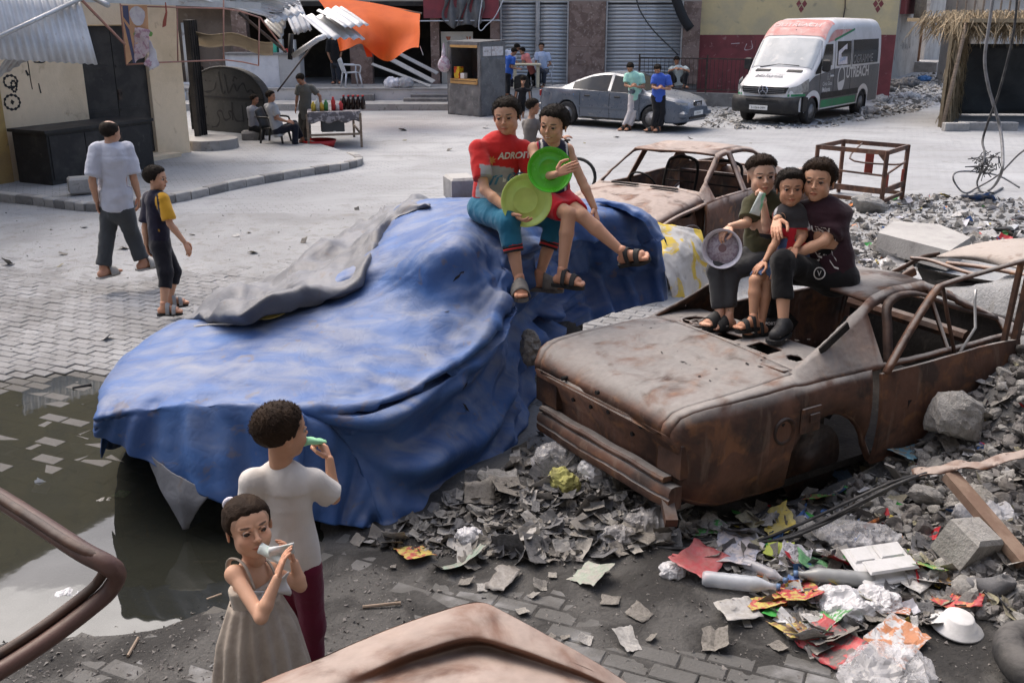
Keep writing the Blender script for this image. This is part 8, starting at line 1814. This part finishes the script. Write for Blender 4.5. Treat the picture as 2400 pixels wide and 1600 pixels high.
far('youth in white and blue shirt bending over the cream game table',1.65,A(1190,165,34.2),dict(neck=(1200,120,.0),head=(1212,112,.0),sa=(1188,122,.3),sb=(1206,124,-.5),ea=(1190,142,.2),wa=(1206,148,.2),ha=(1214,150,0),eb=(1206,144,-.4),wb=(1218,150,-.2),hb=(1222,152,0),ka=(1190,190,.2),kb=(1198,190,-.2),aa=(1190,208,.2),ab=(1198,208,-.2),ta=(1200,210,.2),tb=(1208,210,-.2)),(70,30),70,(.5,.53,.62),(.02,.02,.03))
far('boy in pink t-shirt leaning over the cream game table',1.45,A(1246,165,34.0),dict(neck=(1232,128,.0),head=(1224,120,.0),sa=(1226,132,-.3),sb=(1236,132,.5),ea=(1226,146,-.2),wa=(1220,152,0),ha=(1214,152,0),eb=(1234,146,.4),wb=(1224,152,.2),hb=(1218,154,0),ka=(1238,182,-.2),kb=(1250,182,.2),aa=(1240,204,-.2),ab=(1252,204,.2),ta=(1234,208,-.2),tb=(1246,208,.2)),(-70,20),-65,(.58,.20,.19),(.012,.012,.014))
far('man in pale blue t-shirt sitting in a white chair by the shutters',1.7,A(1274,165,34.1),dict(neck=(1270,124,.0),head=(1269,110,.0),sa=(1258,128,.0),sb=(1284,128,.0),ea=(1256,148,-.2),wa=(1262,160,-.6),ha=(1266,164,0),eb=(1290,150,-.2),wb=(1276,160,-.7),hb=(1268,163,-.2),ka=(1262,166,-.95),kb=(1276,170,-.95),aa=(1264,198,.0),ab=(1274,200,.0),ta=(1262,203,-.5),tb=(1272,205,-.5)),(-8,4),-10,(.36,.43,.58),(.03,.035,.05))
far('child in black vest seen from behind near the empty black chair',1.2,A(1222,240,29.5),dict(neck=(1226,206,.0),head=(1226,188,.0),sa=(1212,212,.0),sb=(1240,212,.0),ea=(1208,226,.2),wa=(1212,240,.3),ha=(1214,246,0),eb=(1242,228,.2),wb=(1238,240,.3),hb=(1236,246,0),ka=(1214,258,0),kb=(1226,258,0),aa=(1214,276,0),ab=(1226,276,0),ta=(1214,276,.6),tb=(1226,276,.6)),(170,40),170,(.014,.014,.016),(.012,.012,.012),sleeve=.2,plen=.6)
far('boy in grey t-shirt sitting on a bicycle behind the two boys',1.4,A(1238,372,14.6),dict(neck=(1246,278,.0),head=(1250,250,.0),sa=(1232,290,.3),sb=(1268,290,-.3),ea=(1240,326,.2),wa=(1290,330,.3),ha=(1305,326,0),eb=(1280,322,-.4),wb=(1318,322,-.2),hb=(1328,320,0),ka=(1276,400,.4),kb=(1290,404,-.4),aa=(1270,450,.2),ab=(1285,455,-.2),ta=(1290,458,.2),tb=(1305,462,-.2)),(84,4),80,(.14,.125,.115),(.03,.035,.06),**sd_)
far('man whose head shows above the kiosk roof',1.72,A(1150,165,33.8),dict(neck=(1151,117,.0),head=(1150,101,.0),sa=(1138,122,.0),sb=(1164,122,.0),ea=(1136,142,.2),wa=(1142,158,-.3),ha=(1144,164,0),eb=(1166,142,-.2),wb=(1160,158,-.2),hb=(1158,164,0),ka=(1148,184,0),kb=(1156,184,0),aa=(1148,204,0),ab=(1156,204,0),ta=(1146,208,-.4),tb=(1156,208,-.4)),(-10,10),-10,(.2,.2,.22),(.03,.03,.035))
# cream table they play at
gt=thing('game_table','small cream plastic table between the players at the shutters','table',(.55,33.4,.577));M_CRM=mat('cream_plastic',(.55,.50,.36),rough=.5);MB().box((.45,33.6,1.32),(1.0,.7,.05),bev=.01).build('top',M_CRM,gt,True)
for dx in(-.35,.4):MB().box((.45+dx,33.5,.94),(.10,.3,.72),bev=.02).build('leg',M_CRM,gt,True)
# bicycle under the boy behind
b2=thing('bicycle','dark bicycle ridden by the boy in grey behind the two boys','bicycle',A(1330,400,14.8)*np.array([1,1,0]));cw=A(1352,415,14.6);cr=A(1215,420,14.9)
for c in(cw,cr):m=MB();m.ring(c,(.15,1,0),.27,.025,26,6);m.build('wheel',M_TYRE,b2,True,smooth=True)
hb_=A(1328,328,14.5)
for a,b in((cw,hb_),(hb_,A(1240,385,14.8)),(A(1240,385,14.8),cr),(hb_,A(1275,430,14.8)),(cr,A(1275,430,14.8))):pole('frame_tube',[a,b],.02,M_BLACKP,b2)
pole('handlebar',[hb_+np.array([-.03,.22,.02]),hb_,hb_+np.array([.03,-.22,.02])],.015,M_BLACKP,b2)
# stones the crouching boy sits on
m=MB();c=G(592,340);m.box(c+np.array([0,.1,.16]),(.5,.4,.32),.3,bev=.05);m.build('seat_stone',M_CONCD,None,True,label='rough stone under the crouching boy',cat='stone')
# ---------------------------------------------------------------- rubble and rubbish
def drop(px,py):
 z=0.0
 for _ in range(5):q=G(px,py,z);z=ground(q[0],q[1])
 return np.array([q[0],q[1],z])
def sheet_mesh(seed,n=8,fold=.5,asp=1.0):
 r=np.random.default_rng(seed);u,v=np.meshgrid(np.linspace(-.5,.5,n),np.linspace(-.5,.5,n),indexing='ij');P_=np.stack([u,v*asp,u*0],-1).reshape(-1,3);P_+=r.normal(0,.025,P_.shape)*np.array([1,1,0])
 for k in range(4):
  a=r.uniform(0,PI);n_=np.array([math.cos(a),math.sin(a)]);o_=r.uniform(-.25,.25);d=P_[:,:2]@n_-o_;P_[:,2]+=fold*r.uniform(-.2,.9)*np.maximum(d,0)
 P_[:,2]+=.10*fold*ridged(P_*4+seed,2,seed);P_[:,2]-=np.percentile(P_[:,2],12);m_=MB();m_.sheet(P_.reshape(n,n,3),.006);return m_
def rock_mesh(seed,n=9,g=12):
 r=np.random.default_rng(seed);V=[];F=[]
 for i in range(n+1):
  th=PI*i/n
  for k in range(g):a=2*PI*k/g;V.append((math.sin(th)*math.cos(a),math.sin(th)*math.sin(a),math.cos(th)))
 V=np.array(V)
 for k in range(9):d=unit(r.normal(0,1,3));h=r.uniform(.5,.85);t=V@d;V=V-np.outer(np.maximum(t-h,0),d)
 V=V*np.array([.5,.42,.34])*(1+.10*fbm(V*3+seed,3,seed))[:,None]+.02*np.stack([fbm(V*9+seed,2,seed+k)for k in range(3)],-1)
 for i in range(n):
  for k in range(g):F.append((i*g+k,(i+1)*g+k,(i+1)*g+(k+1)%g,i*g+(k+1)%g))
 m_=MB();m_.add(V,F);return m_
def blob_bag(c,rad,seed,matl,name,label,cat='bag',amp=.35,vox=.012):
 s=SDF(vox,.04);r=np.random.default_rng(seed)
 for k in range(4):s.ell(np.array(c)+r.normal(0,.28,3)*np.array(rad)*np.array([1,1,.5]),np.array(rad)*r.uniform(.5,.9))
 V,F=s.mesh();N_=vnormals(V,F);V=V+N_*(min(rad)*amp*1.5*(ridged(V*(.85/min(rad))+seed,3,seed)-.3))[:,None];return tag(link(name,fastmesh(name,V,F,[matl],smooth=False),None,True),label,cat)
PAP=[mat('dirty_paper%d'%i,c,c2,c3,scale=9,rough=.9,bump=.3)for i,(c,c2,c3)in enumerate((((.30,.285,.26),(.2,.19,.175),(.12,.11,.1)),((.36,.35,.335),(.26,.25,.235),(.15,.14,.13)),((.22,.205,.185),(.15,.14,.125),(.09,.085,.08)),((.46,.455,.45),(.34,.33,.32),(.2,.19,.18)),((.31,.29,.20),(.22,.2,.15),(.14,.13,.1)),((.14,.14,.145),(.09,.09,.092),(.22,.21,.2))))]
M_RUB=mat('rubble',(.33,.32,.30),(.25,.24,.225),(.18,.17,.16),scale=9,bump=.6,bscale=50);M_RUBD=mat('dark_rubble',(.19,.18,.17),(.14,.13,.125),(.25,.24,.23),scale=9,bump=.6,bscale=50)
SH=[sheet_mesh(i,7,.35+.12*(i%4),.6+.13*(i%5))for i in range(10)];SHM=[[fastmesh('scrap',s.v,s.f,[m_],smooth=i%3>0)for i,s in enumerate(SH)]for m_ in PAP]
RK=[rock_mesh(i)for i in range(7)];RKM=[[fastmesh('stone',s.v,s.f,[m_],smooth=False)for s in RK]for m_ in(M_RUB,M_RUBD)]
TONE={'dirty_paper0':'brownish grey','dirty_paper1':'pale grey','dirty_paper2':'dark brown','dirty_paper3':'whitish','dirty_paper4':'yellowish','dirty_paper5':'charcoal','rubble':'light grey','dark_rubble':'dark grey'}
def inpoly(x,y,P):
 c=False;n=len(P)
 for i in range(n):
  (x1,y1),(x2,y2)=P[i],P[(i+1)%n]
  if(y1>y)!=(y2>y)and x<(x2-x1)*(y-y1)/(y2-y1)+x1:c=not c
 return c
def scatter(poly,n,meshes,s0,s1,name,label,cat,group,sink=.12,tilt=.35):
 P_=np.array(poly);lo,hi=P_.min(0),P_.max(0);k=0
 while k<n:
  px,py=RNG.uniform(lo[0],hi[0]),RNG.uniform(lo[1],hi[1])
  if not inpoly(px,py,poly):continue
  q=drop(px,py);s_=s0+(s1-s0)*RNG.random()**2;ml=meshes[RNG.integers(len(meshes))];tw=TONE.get(ml[0].materials[0].name,'grey');sz='large ' if s_>s0+.4*(s1-s0)else 'small ' if s_<s0+.1*(s1-s0)else '';o=bpy.data.objects.new(name,ml[RNG.integers(len(ml))]);COL.objects.link(o)
  o.location=(q[0],q[1],q[2]+.006+s_*sink);o.scale=(s_,s_*RNG.uniform(.7,1.2),s_*RNG.uniform(.6,1.3));o.rotation_euler=(RNG.normal(0,tilt),RNG.normal(0,tilt),RNG.uniform(0,6.28));tag(o,sz+tw+' '+label,cat,group);k+=1
Z1=[(830,1275),(1000,1200),(1190,1090),(1260,1010),(1330,1080),(1560,1190),(1700,1230),(1500,1300),(1320,1320),(960,1300)]
Z2=[(1560,1240),(1760,1190),(2000,1120),(2080,1200),(2060,1300),(2330,1400),(2240,1470),(2050,1480),(1900,1540),(1700,1330)]
Z3=[(2000,1080),(2400,830),(2400,1500),(2260,1420),(2080,1290),(1990,1180)]
Z4=[(1985,470),(2180,455),(2400,470),(2400,590),(2230,590),(2120,640),(1985,670)]
scatter(Z1,105,SHM[:3]+SHM[5:],.05,.19,'paper_scrap','crumpled paper scrap in the litter between tarpaulin and burnt saloon','paper','litter by the tarpaulin')
scatter(Z2,85,SHM,.05,.18,'paper_scrap','crumpled scrap among the bright wrappers below the burnt saloon','paper','litter below the burnt saloon')
scatter(Z3,150,RKM,.04,.17,'stone','rubble stone in the heap at the right edge','stone','rubble at the right',.1,1.5)
scatter(Z3,25,SHM,.06,.2,'paper_scrap','torn scrap lying on the rubble at the right edge','paper','litter on the rubble')
scatter(Z4,60,SHM[1:4],.07,.26,'paper_scrap','torn scrap in the rubbish behind the boys','paper','litter behind the boys')
scatter(Z4,80,RKM[:1],.05,.2,'stone','rubble stone in the rubbish behind the boys','stone','rubble behind the boys',.1,1.5)
scatter([(860,1290),(1550,1290),(1900,1560),(1500,1560),(800,1400)],20,SHM[:3],.04,.12,'paper_scrap','flat trodden paper scrap on the dark paving','paper','trodden litter',.02,.06)
scatter([(0,480),(500,480),(1000,400),(1000,470),(350,700),(200,900),(0,900)],14,SHM[2:5],.05,.13,'paper_scrap','scrap of litter on the open street at left','paper','street litter',.02,.1)
scatter([(900,290),(1250,300),(1800,320),(2150,330),(1850,340),(1000,400)],14,SHM[2:5],.07,.18,'paper_scrap','scrap of litter on the street before the shops','paper','street litter',.02,.1)
R_,Gn,Y_,W_,Or,Br,Sil=(.42,.02,.03),(.04,.27,.05),(.5,.4,.08),(.55,.55,.56),(.5,.16,.03),(.22,.12,.06),(.5,.5,.55)
# smaller litter and stones, past counting
def mass(name,label,poly,n,protos,s0,s1,mats,sink=.1,tilt=.4):
 P_=np.array(poly);lo,hi=P_.min(0),P_.max(0);VV=[];FF=[];MI=[];nv=0
 PR=[(np.array(s.v),np.array([f if len(f)==4 else(*f,f[-1])for f in s.f]))for s in protos];k=0
 while k<n:
  px,py=RNG.uniform(lo[0],hi[0]),RNG.uniform(lo[1],hi[1])
  if not inpoly(px,py,poly):continue
  q=drop(px,py);s_=s0+(s1-s0)*RNG.random()**2;V_,F_=PR[RNG.integers(len(PR))];R3=np.array(Matrix.Rotation(RNG.uniform(0,6.28),3,'Z')@Matrix.Rotation(RNG.normal(0,tilt),3,'X')@Matrix.Rotation(RNG.normal(0,tilt),3,'Y'))
  VV.append((V_*np.array([1,RNG.uniform(.6,1.2),RNG.uniform(.7,1.4)])*s_)@R3.T+q+np.array([0,0,s_*sink+.004]));FF.append(F_+nv);nv+=len(V_);MI+=[RNG.integers(len(mats))]*len(F_);k+=1
 tag(link(name,fastmesh(name,np.concatenate(VV),np.concatenate(FF),mats,MI,smooth=False)),label,'litter',kind='stuff')
S5=[sheet_mesh(40+i,5,.5,.7)for i in range(6)];R5=[rock_mesh(40+i,6)for i in range(5)]
mass('fine_litter','dense small dirty litter below the wrecks',Z1,520,S5,.03,.13,PAP[:3]+PAP[5:]);mass('fine_litter','dense small litter among the bright wrappers',Z2,420,S5,.03,.12,PAP[:3]+[PAP[5],M_RUBD]);mass('fine_rubble','small broken concrete in the bank at the right',Z3,900,R5,.02,.12,[M_RUB,M_RUBD],.1,2);mass('fine_litter','small torn litter on the bank at the right',Z3,200,S5,.04,.14,PAP);mass('fine_rubble','small rubble behind the boys',Z4,420,R5+S5,.03,.16,[M_RUB,PAP[3],PAP[1]],.1,2)
CLR=[plain('bit%d'%i,c,.5)for i,c in enumerate((R_,Gn,Y_,W_,Or,Sil,(.06,.14,.35),W_))];mass('bright_bits','small bright bits of packaging in the litter',Z2,130,S5,.03,.11,CLR);mass('bright_bits','small bright bits of packaging on the rubble',Z3,60,S5,.03,.11,CLR);mass('bright_bits','small bright bits of packaging behind the boys',Z4,110,S5,.05,.2,CLR+[PAP[3]]*4)
# grit
V=[];F=[]
def grit(poly,n,s0,s1):
 P_=np.array(poly);lo,hi=P_.min(0),P_.max(0);k=0
 while k<n:
  px,py=RNG.uniform(lo[0],hi[0]),RNG.uniform(lo[1],hi[1])
  if not inpoly(px,py,poly):continue
  q=drop(px,py)if py>300 else G(px,py,0);s_=s0+(s1-s0)*RNG.random()**3;R_=RNG.normal(0,1,(5,3))*np.array([1,1,.6])*s_;b=len(V);V.extend(q+R_+np.array([0,0,s_*.4]));F.extend([(b,b+1,b+2),(b,b+2,b+3),(b,b+3,b+1),(b+1,b+4,b+2),(b+2,b+4,b+3),(b+3,b+4,b+1)]);k+=1
grit(Z1,1400,.006,.022);grit(Z2,900,.006,.02);grit(Z3,2600,.006,.035);grit(Z4,1800,.01,.05);grit([(0,1430),(600,1330),(1500,1300),(2400,1500),(2400,1600),(0,1600)],1500,.003,.010);grit([(0,470),(900,480),(1000,560),(300,900),(0,900)],500,.004,.014);grit([(0,1430),(260,1380),(560,1300),(900,1330),(1000,1500),(600,1600),(0,1600)],900,.003,.011)
tag(link('grit',fastmesh('grit',V,F,[M_RUBD],smooth=False)),'loose grit and crumbs over the dirt','grit',kind='stuff')
V=[];F=[];grit([(2040,262),(2065,200),(2180,165),(2235,200),(2215,240),(2140,265),(1990,290),(1900,295)],1600,.02,.10);grit([(1640,262),(1720,230),(1740,300),(1640,300)],260,.02,.08);grit([(1720,285),(1900,285),(2000,275),(1960,300),(1720,305)],260,.02,.07)
mi=RNG.integers(0,4,len(F)//6).repeat(6);tag(link('roadside_rubbish',fastmesh('roadside_rubbish',V,F,[PAP[1],PAP[2],PAP[3],M_RUB],mi,smooth=False)),'rubbish and broken stone strewn round the van','rubbish',kind='stuff')
for i,(px,py,s_)in enumerate(((2040,268,.3),(2120,205,.5),(2170,190,.35),(2060,240,.35),(2130,232,.4),(2090,215,.3))):blob_bag(G(px,py)+np.array([0,0,s_*.25]),(s_,s_*.8,s_*.45),60+i,[PAP[3],PAP[5],plain('litter_blue',(.07,.2,.45)),PAP[1],PAP[3],PAP[2]][i],'rubbish_bag',('white','black','blue','grey','white torn','brown')[i]+' bag of rubbish on the heap behind the van',vox=.05)
# single things in the litter, named one by one
def wrapper(px,py,w,asp,c1,c2,label,seed,cat='wrapper',fold=.4,rz=0.0,lift_=.02,sc=11,rough=.4):
 s=sheet_mesh(seed,9,fold,asp);o=s.build('wrapper',mat('wrap%d'%seed,c1,c2,None,scale=sc/w*.12,rough=rough,bump=.25,bscale=30/w*.1,t2=(.48,.56),dust=(.3,.28,.26),dustamt=.25),smooth=seed%2==0);q=drop(px,py);o.scale=(w,w,w);o.location=(q[0],q[1],q[2]+lift_);o.rotation_euler=(.25*math.sin(seed),.2*math.cos(seed),rz);tag(o,label,cat);return o
for a in((970,1300,.22,.75,Y_,R_,'yellow and red foil wrapper at the left end of the litter',101),(1090,1325,.26,.4,(.25,.33,.27),(.3,.29,.26),'flattened greenish carton on the dark paving',102),(1385,1355,.2,.9,(.27,.32,.26),(.31,.30,.27),'square faded green carton lying flat',103),(1640,1335,.27,.8,(.42,.07,.08),(.36,.07,.07),'red card folded like a roof beside the bottles',104),(1720,1300,.26,1,(.5,.46,.47),(.28,.3,.38),'printed white carrier bag piece above the clear bottle',105),(1822,1300,.11,1.2,(.45,.52,.05),(.4,.5,.05),'lime green foil corner above the bottles',106),(1860,1322,.16,.9,Sil,(.2,.2,.22),'silver foil wrapper above the grey bottle',107),(1905,1330,.16,1.1,(.03,.2,.06),(.1,.3,.12),'dark green snack wrapper above the grey bottle',108),(1975,1325,.2,1,R_,(.08,.03,.03),'crumpled red and black wrapper behind the foam tray',109),(1870,1395,.22,.9,R_,Y_,'red and yellow crisp packet in front of the bottles',110),(1795,1420,.2,.6,Y_,R_,'yellow and red strip wrapper left of the crisp packet',111),(1850,1480,.22,.6,Br,Y_,'muddy brown and yellow wrapper below the crisp packet',112),(1930,1470,.2,.8,Gn,W_,'green and white wrapper below the white bag',113),(1945,1528,.26,.8,R_,(.05,.05,.05),'red coffee packet near the bottom edge',114),(2100,1510,.26,.8,W_,Or,'white and orange biscuit packet near the bottom edge',115),(2160,1335,.24,.9,Gn,Y_,'bright green crisp packet right of the foam tray',116),(2215,1360,.26,.55,(.45,.24,.05),(.06,.05,.05),'black and gold packet standing upright by the concrete cube',117),(2240,1425,.22,.5,R_,Or,'red and orange packet above the foam bowl',118),(2075,1430,.14,1.6,(.4,.12,.05),W_,'red patterned strip right of the white bag',119),(1915,1175,.18,.9,(.05,.36,.04),R_,'bright green packet with red marks under the saloon wheel',120),(1825,1235,.28,.6,Y_,(.42,.36,.12),'folded yellow card among the cables',121),(1655,1245,.18,.6,Gn,(.3,.3,.28),'green wrapper under the cables at left',122),(1985,1135,.24,.5,(.10,.20,.36),(.08,.15,.3),'strip of blue cloth beside the green packet',123),(1730,1440,.2,.8,(.42,.41,.4),(.34,.33,.31),'square white paper on the wet paving',124),(1470,1510,.13,.7,(.44,.43,.41),(.36,.35,.33),'small white card on the paving',125),(2130,1068,.26,.6,(.14,.36,.48),(.3,.27,.2),'sky blue printed board by the saloon wheel',126),(2290,470,.5,.7,(.07,.16,.42),(.3,.32,.36),'blue plastic sheet scrap in the rubbish behind the boys',127),(2350,545,.5,.6,(.5,.52,.55),(.36,.4,.42),'white plastic sheet scrap in the rubbish behind the boys',128),(2320,925,.24,.6,(.36,.32,.45),W_,'lilac foil packet on the rubble',129),(1180,1365,.2,.6,(.19,.18,.17),(.12,.11,.1),'flat grey carton on the dark paving',130),(285,1165,.1,.8,(.1,.4,.05),W_,'green packet floating in the puddle',131),(225,1440,.1,.8,(.5,.2,.35),W_,'pink wrapper at the puddle edge',132),(100,1152,.1,.8,(.45,.5,.55),W_,'pale wrapper in the shallow puddle',133)):
 wrapper(*a,rz=a[7]*1.7)
M_CLR=film('clear_film',(.62,.62,.64),.38);M_WBAG=film('white_film',(.60,.60,.62),.85,.4);M_GBAG=film('grey_film',(.34,.33,.33),.6,.35);M_KBAG=film('smoky_film',(.2,.19,.18),.55,.3)
for i,(px,py,rad,m_,lb)in enumerate(((1290,1090,(.17,.13,.10),M_CLR,'large clear crumpled plastic bag below the tarpaulin edge'),(1385,1120,(.08,.07,.10),M_WBAG,'pale grey crumpled bag under the saloon bumper'),(1320,1140,(.07,.06,.08),mat('yellow_bag',(.36,.35,.12),(.25,.24,.1),None,scale=9),'yellowish crumpled bag under the saloon bumper'),(1110,1270,(.07,.05,.05),M_WBAG,'small white plastic bag in the litter by the tarpaulin'),(1450,1265,(.10,.07,.05),M_GBAG,'grey torn bag at the middle of the litter'),(1540,1245,(.13,.09,.06),M_GBAG,'smoky crumpled bag below the saloon corner'),(1575,1345,(.05,.04,.03),M_WBAG,'small white bag left of the red card'),(1980,1440,(.13,.10,.07),M_WBAG,'white plastic bag in the middle of the bright wrappers'),(2060,1420,(.09,.07,.05),M_WBAG,'second white plastic bag right of the first'),(2060,1590,(.22,.15,.10),M_CLR,'big clear plastic bag at the bottom edge'),(2090,1030,(.16,.12,.09),M_KBAG,'smoky plastic sheet by the saloon wheel'),(2020,1260,(.2,.14,.06),M_CLR,'clear plastic film under the cables'),(2340,1010,(.12,.09,.06),M_WBAG,'torn white sack on the rubble'),(160,1405,(.07,.05,.03),M_WBAG,'white bag lying in the puddle'),(240,1190,(.06,.05,.03),PAP[1],'grey rag in the puddle below the tarpaulin'),(310,1200,(.09,.04,.03),PAP[5],'black bag in the puddle below the tarpaulin'),(500,690,(.0001,.0001,.0001),PAP[1],''),(1245,830,(.05,.06,.11),PAP[0],'dirty rag stuffed between tarpaulin and saloon boot'),(1500,1120,(.05,.05,.09),PAP[4],'burnt rag hanging from the saloon bumper end'))):
 if lb:
  q=drop(px,py)if i<17 else G(px,py,.62 if i==17 else .22);blob_bag(q+np.array([0,0,rad[2]*.5]),rad,200+i,m_,'plastic_bag',lb,'rag' if 'rag' in lb else 'bag',.35,max(.008,min(rad)*.16))
def bottle_l(a,b,r,m_,label):
 a,b=np.array(a),np.array(b);d=unit(b-a);L_=np.linalg.norm(b-a);t=thing('plastic_bottle',label,'bottle',a);m2=MB();prof=[(0,0),(r*.8,0),(r,.02)]
 for k in range(9):prof+=[(r*(1-.05*(k%2)),.02+L_*.68*(k+1)/9)]
 prof+=[(r*.8,L_*.80),(r*.38,L_*.92),(r*.36,L_),(0,L_)];m2.lathe(prof,a,d,20);m2.build('body',m_,t,True,smooth=True);m2=MB();m2.lathe([(0,0),(r*.42,0),(r*.42,.02),(0,.02)],b,d,14);m2.build('cap',plain('cap_blue',(.12,.2,.35),.4),t,True,smooth=True)
z_=np.array([0,0,.045]);bottle_l(drop(1645,1372)+z_,drop(1818,1392)+z_,.042,film('bottle_clear',(.55,.58,.62),.6,.15),'clear ribbed plastic bottle lying on its side');bottle_l(drop(2045,1382)+z_,drop(1868,1362)+z_,.042,film('bottle_grey',(.30,.31,.31),.85,.3),'grey dusty plastic bottle lying against the foam tray');bottle_l(drop(1740,1335)+z_,drop(1835,1375)+z_,.03,film('bottle_small',(.5,.5,.53),.5,.15),'small crushed clear bottle lying behind the ribbed one')
M_FOAM=mat('white_foam',(.60,.60,.60),(.54,.54,.53),None,scale=8,rough=.7,bump=.1)
q=drop(2065,1345);ft=thing('foam_tray','white foam meal tray with compartments lying among the wrappers','tray',q,.25)
for(x,y,w,h,z)in((0,0,.34,.26,0),(-.09,.06,.12,.10,.018),(.07,.06,.14,.10,.022),(0,-.065,.28,.09,.02)):MB().box((x,y,.06+z+.012*(z>0)),(w,h,.022),M=Matrix.Rotation(.30,3,'X'),bev=.010).build('compartment' if z else 'base',M_FOAM,ft)
m=MB();q=drop(2242,1470);m.lathe([(.125,.0),(.122,.008),(.085,.018),(.068,.058),(.060,.062),(.0,.062)],q+np.array([0,0,.01]),(.05,-.12,1),36);m.build('foam_bowl',M_FOAM,None,True,smooth=True,label='white foam bowl upside down on the paving',cat='bowl')
m=MB();m.ring(drop(2400,1575)+np.array([.12,-.05,.06]),(.2,-.1,1),.21,.075,30,12);m.build('tyre',M_TYRE,None,True,smooth=True,label='worn black tyre cut off by the lower right corner',cat='tyre')
sf=SDF(.008,.02);q=drop(2325,1395)+np.array([0,0,.04]);sf.cap(q,q+np.array([-.10,.03,0]),.05,.04);sf.cap(q,q+np.array([.05,-.02,.05]),.05,.045);sf.ell(q+np.array([.06,-.02,.10]),(.04,.035,.05),sub=True,k=.01);V,F=sf.mesh();tag(link('shoe',fastmesh('shoe',V,F,[PAP[5]]),None,True),'old grey shoe in the rubble at right','shoe')
def chunk(px,py,size,label,seed,dz=0.0,rz=0.0,rx=0.0):
 s=rock_mesh(seed,30,44);s.v=[tuple(q)for q in np.array(s.v)+.035*np.stack([fbm(np.array(s.v)*5,3,seed+k)for k in range(3)],-1)];o=s.build('concrete_chunk',M_RUB,smooth=False);q=drop(px,py);o.scale=size;o.location=(q[0],q[1],q[2]+dz);o.rotation_euler=(rx,.2,rz);tag(o,label,'concrete')
chunk(2235,1075,(.50,.40,.62),'largest grey concrete boulder beside the saloon door',3,.10,.5);chunk(2160,1180,(.25,.22,.2),'rounded concrete lump below the boulder',5,.05);chunk(2290,1190,(.3,.25,.22),'concrete lump behind the leaning plank',6,.05,1.0);chunk(1165,1130,(.24,.2,.14),'flat dark stone beside the tarpaulin hem',2,.03);chunk(1115,1205,(.13,.11,.11),'round brown stone beside the tarpaulin hem',1,.03);chunk(1310,240,(.3,.3,.2),'stone lying near the saloon rear wheel',4,.05)
chunk(2030,500,(.7,.5,.45),'angular concrete lump at the left end of the slab',8,.12,.4);chunk(2075,600,(.55,.45,.4),'tilted concrete block below the slab',9,.15,1.2)
m=MB();m.box((0,0,0),(.22,.2,.24),bev=.02);o=m.build('concrete_cube',M_RUB);q=drop(2262,1305);o.location=(q[0],q[1],q[2]+.07);o.rotation_euler=(.35,.2,.5);tag(o,'broken concrete cube behind the upright gold packet','concrete')
def prism_poly(P,z0,z1):n=len(P);return[(x,y,z)for z in(z0,z1)for x,y in P],[tuple(range(n-1,-1,-1)),tuple(range(n,2*n))]+[(i,(i+1)%n,(i+1)%n+n,i+n)for i in range(n)]
q=[G(*p,.42)[:2]for p in((2057,545),(2225,588),(2275,556),(2200,525),(2095,518))];m=MB();V,F=prism_poly([tuple(p)for p in q],.20,.42);m.add(V,F);m.build('concrete_slab',M_CONC,None,True,label='broken flat concrete slab in the rubbish behind the boys',cat='slab')
MB().beam(G(2225,1112,.46),drop(2400,1345)+np.array([0,0,.06]),.09,.05).build('plank',mat('brown_beam',(.2,.13,.095),(.28,.2,.15),None,scale=7),None,True,label='brown wooden beam leaning over the rubble at right',cat='beam')
gz=catmull(np.array([G(2150,1118,.44),G(2240,1100,.5),G(2330,1092,.52),G(2430,1060,.55)]),24);MB().sheet([[p+np.array([0,.03*k,.012*math.sin(k*2.2+i*.8)])for k in range(4)]for i,p in enumerate(gz)],.004).build('torn_strip',M_R2,None,True,smooth=True,label='torn rusty metal strip lying on top of the rubble',cat='metal strip')
MB().beam(G(2085,1090,.35),G(2120,1140,.16),.07,.012).build('slat',M_CONCD,None,True,label='short grey slat standing in the rubble by the wheel',cat='slat');MB().tube([drop(2005,1262)+z_,drop(2070,1235)+z_*1.5],.014,8).build('screwdriver',mat('orange_black',(.03,.025,.02),(.55,.15,.02),None,scale=9),None,True,label='black and orange tool handle below the cables',cat='tool')
for i,(a,b)in enumerate((((850,1425),(940,1418)),((485,1408),(520,1398)),((300,1540),(325,1500)),((455,1320),(510,1322)),((170,912),(215,905)))):MB().tube([drop(*a)+z_*.2,drop(*b)+z_*.35],.008+.004*(i==4),6).build('stick',M_WOODG if i<4 else M_PAINTK,None,True,label=('thin stick on the paving behind the car roof','short yellow stick at the puddle edge','small stick near the bottom left','pale stick in the dark mud','black scrap on the pavers left of the tarpaulin')[i],cat='stick')
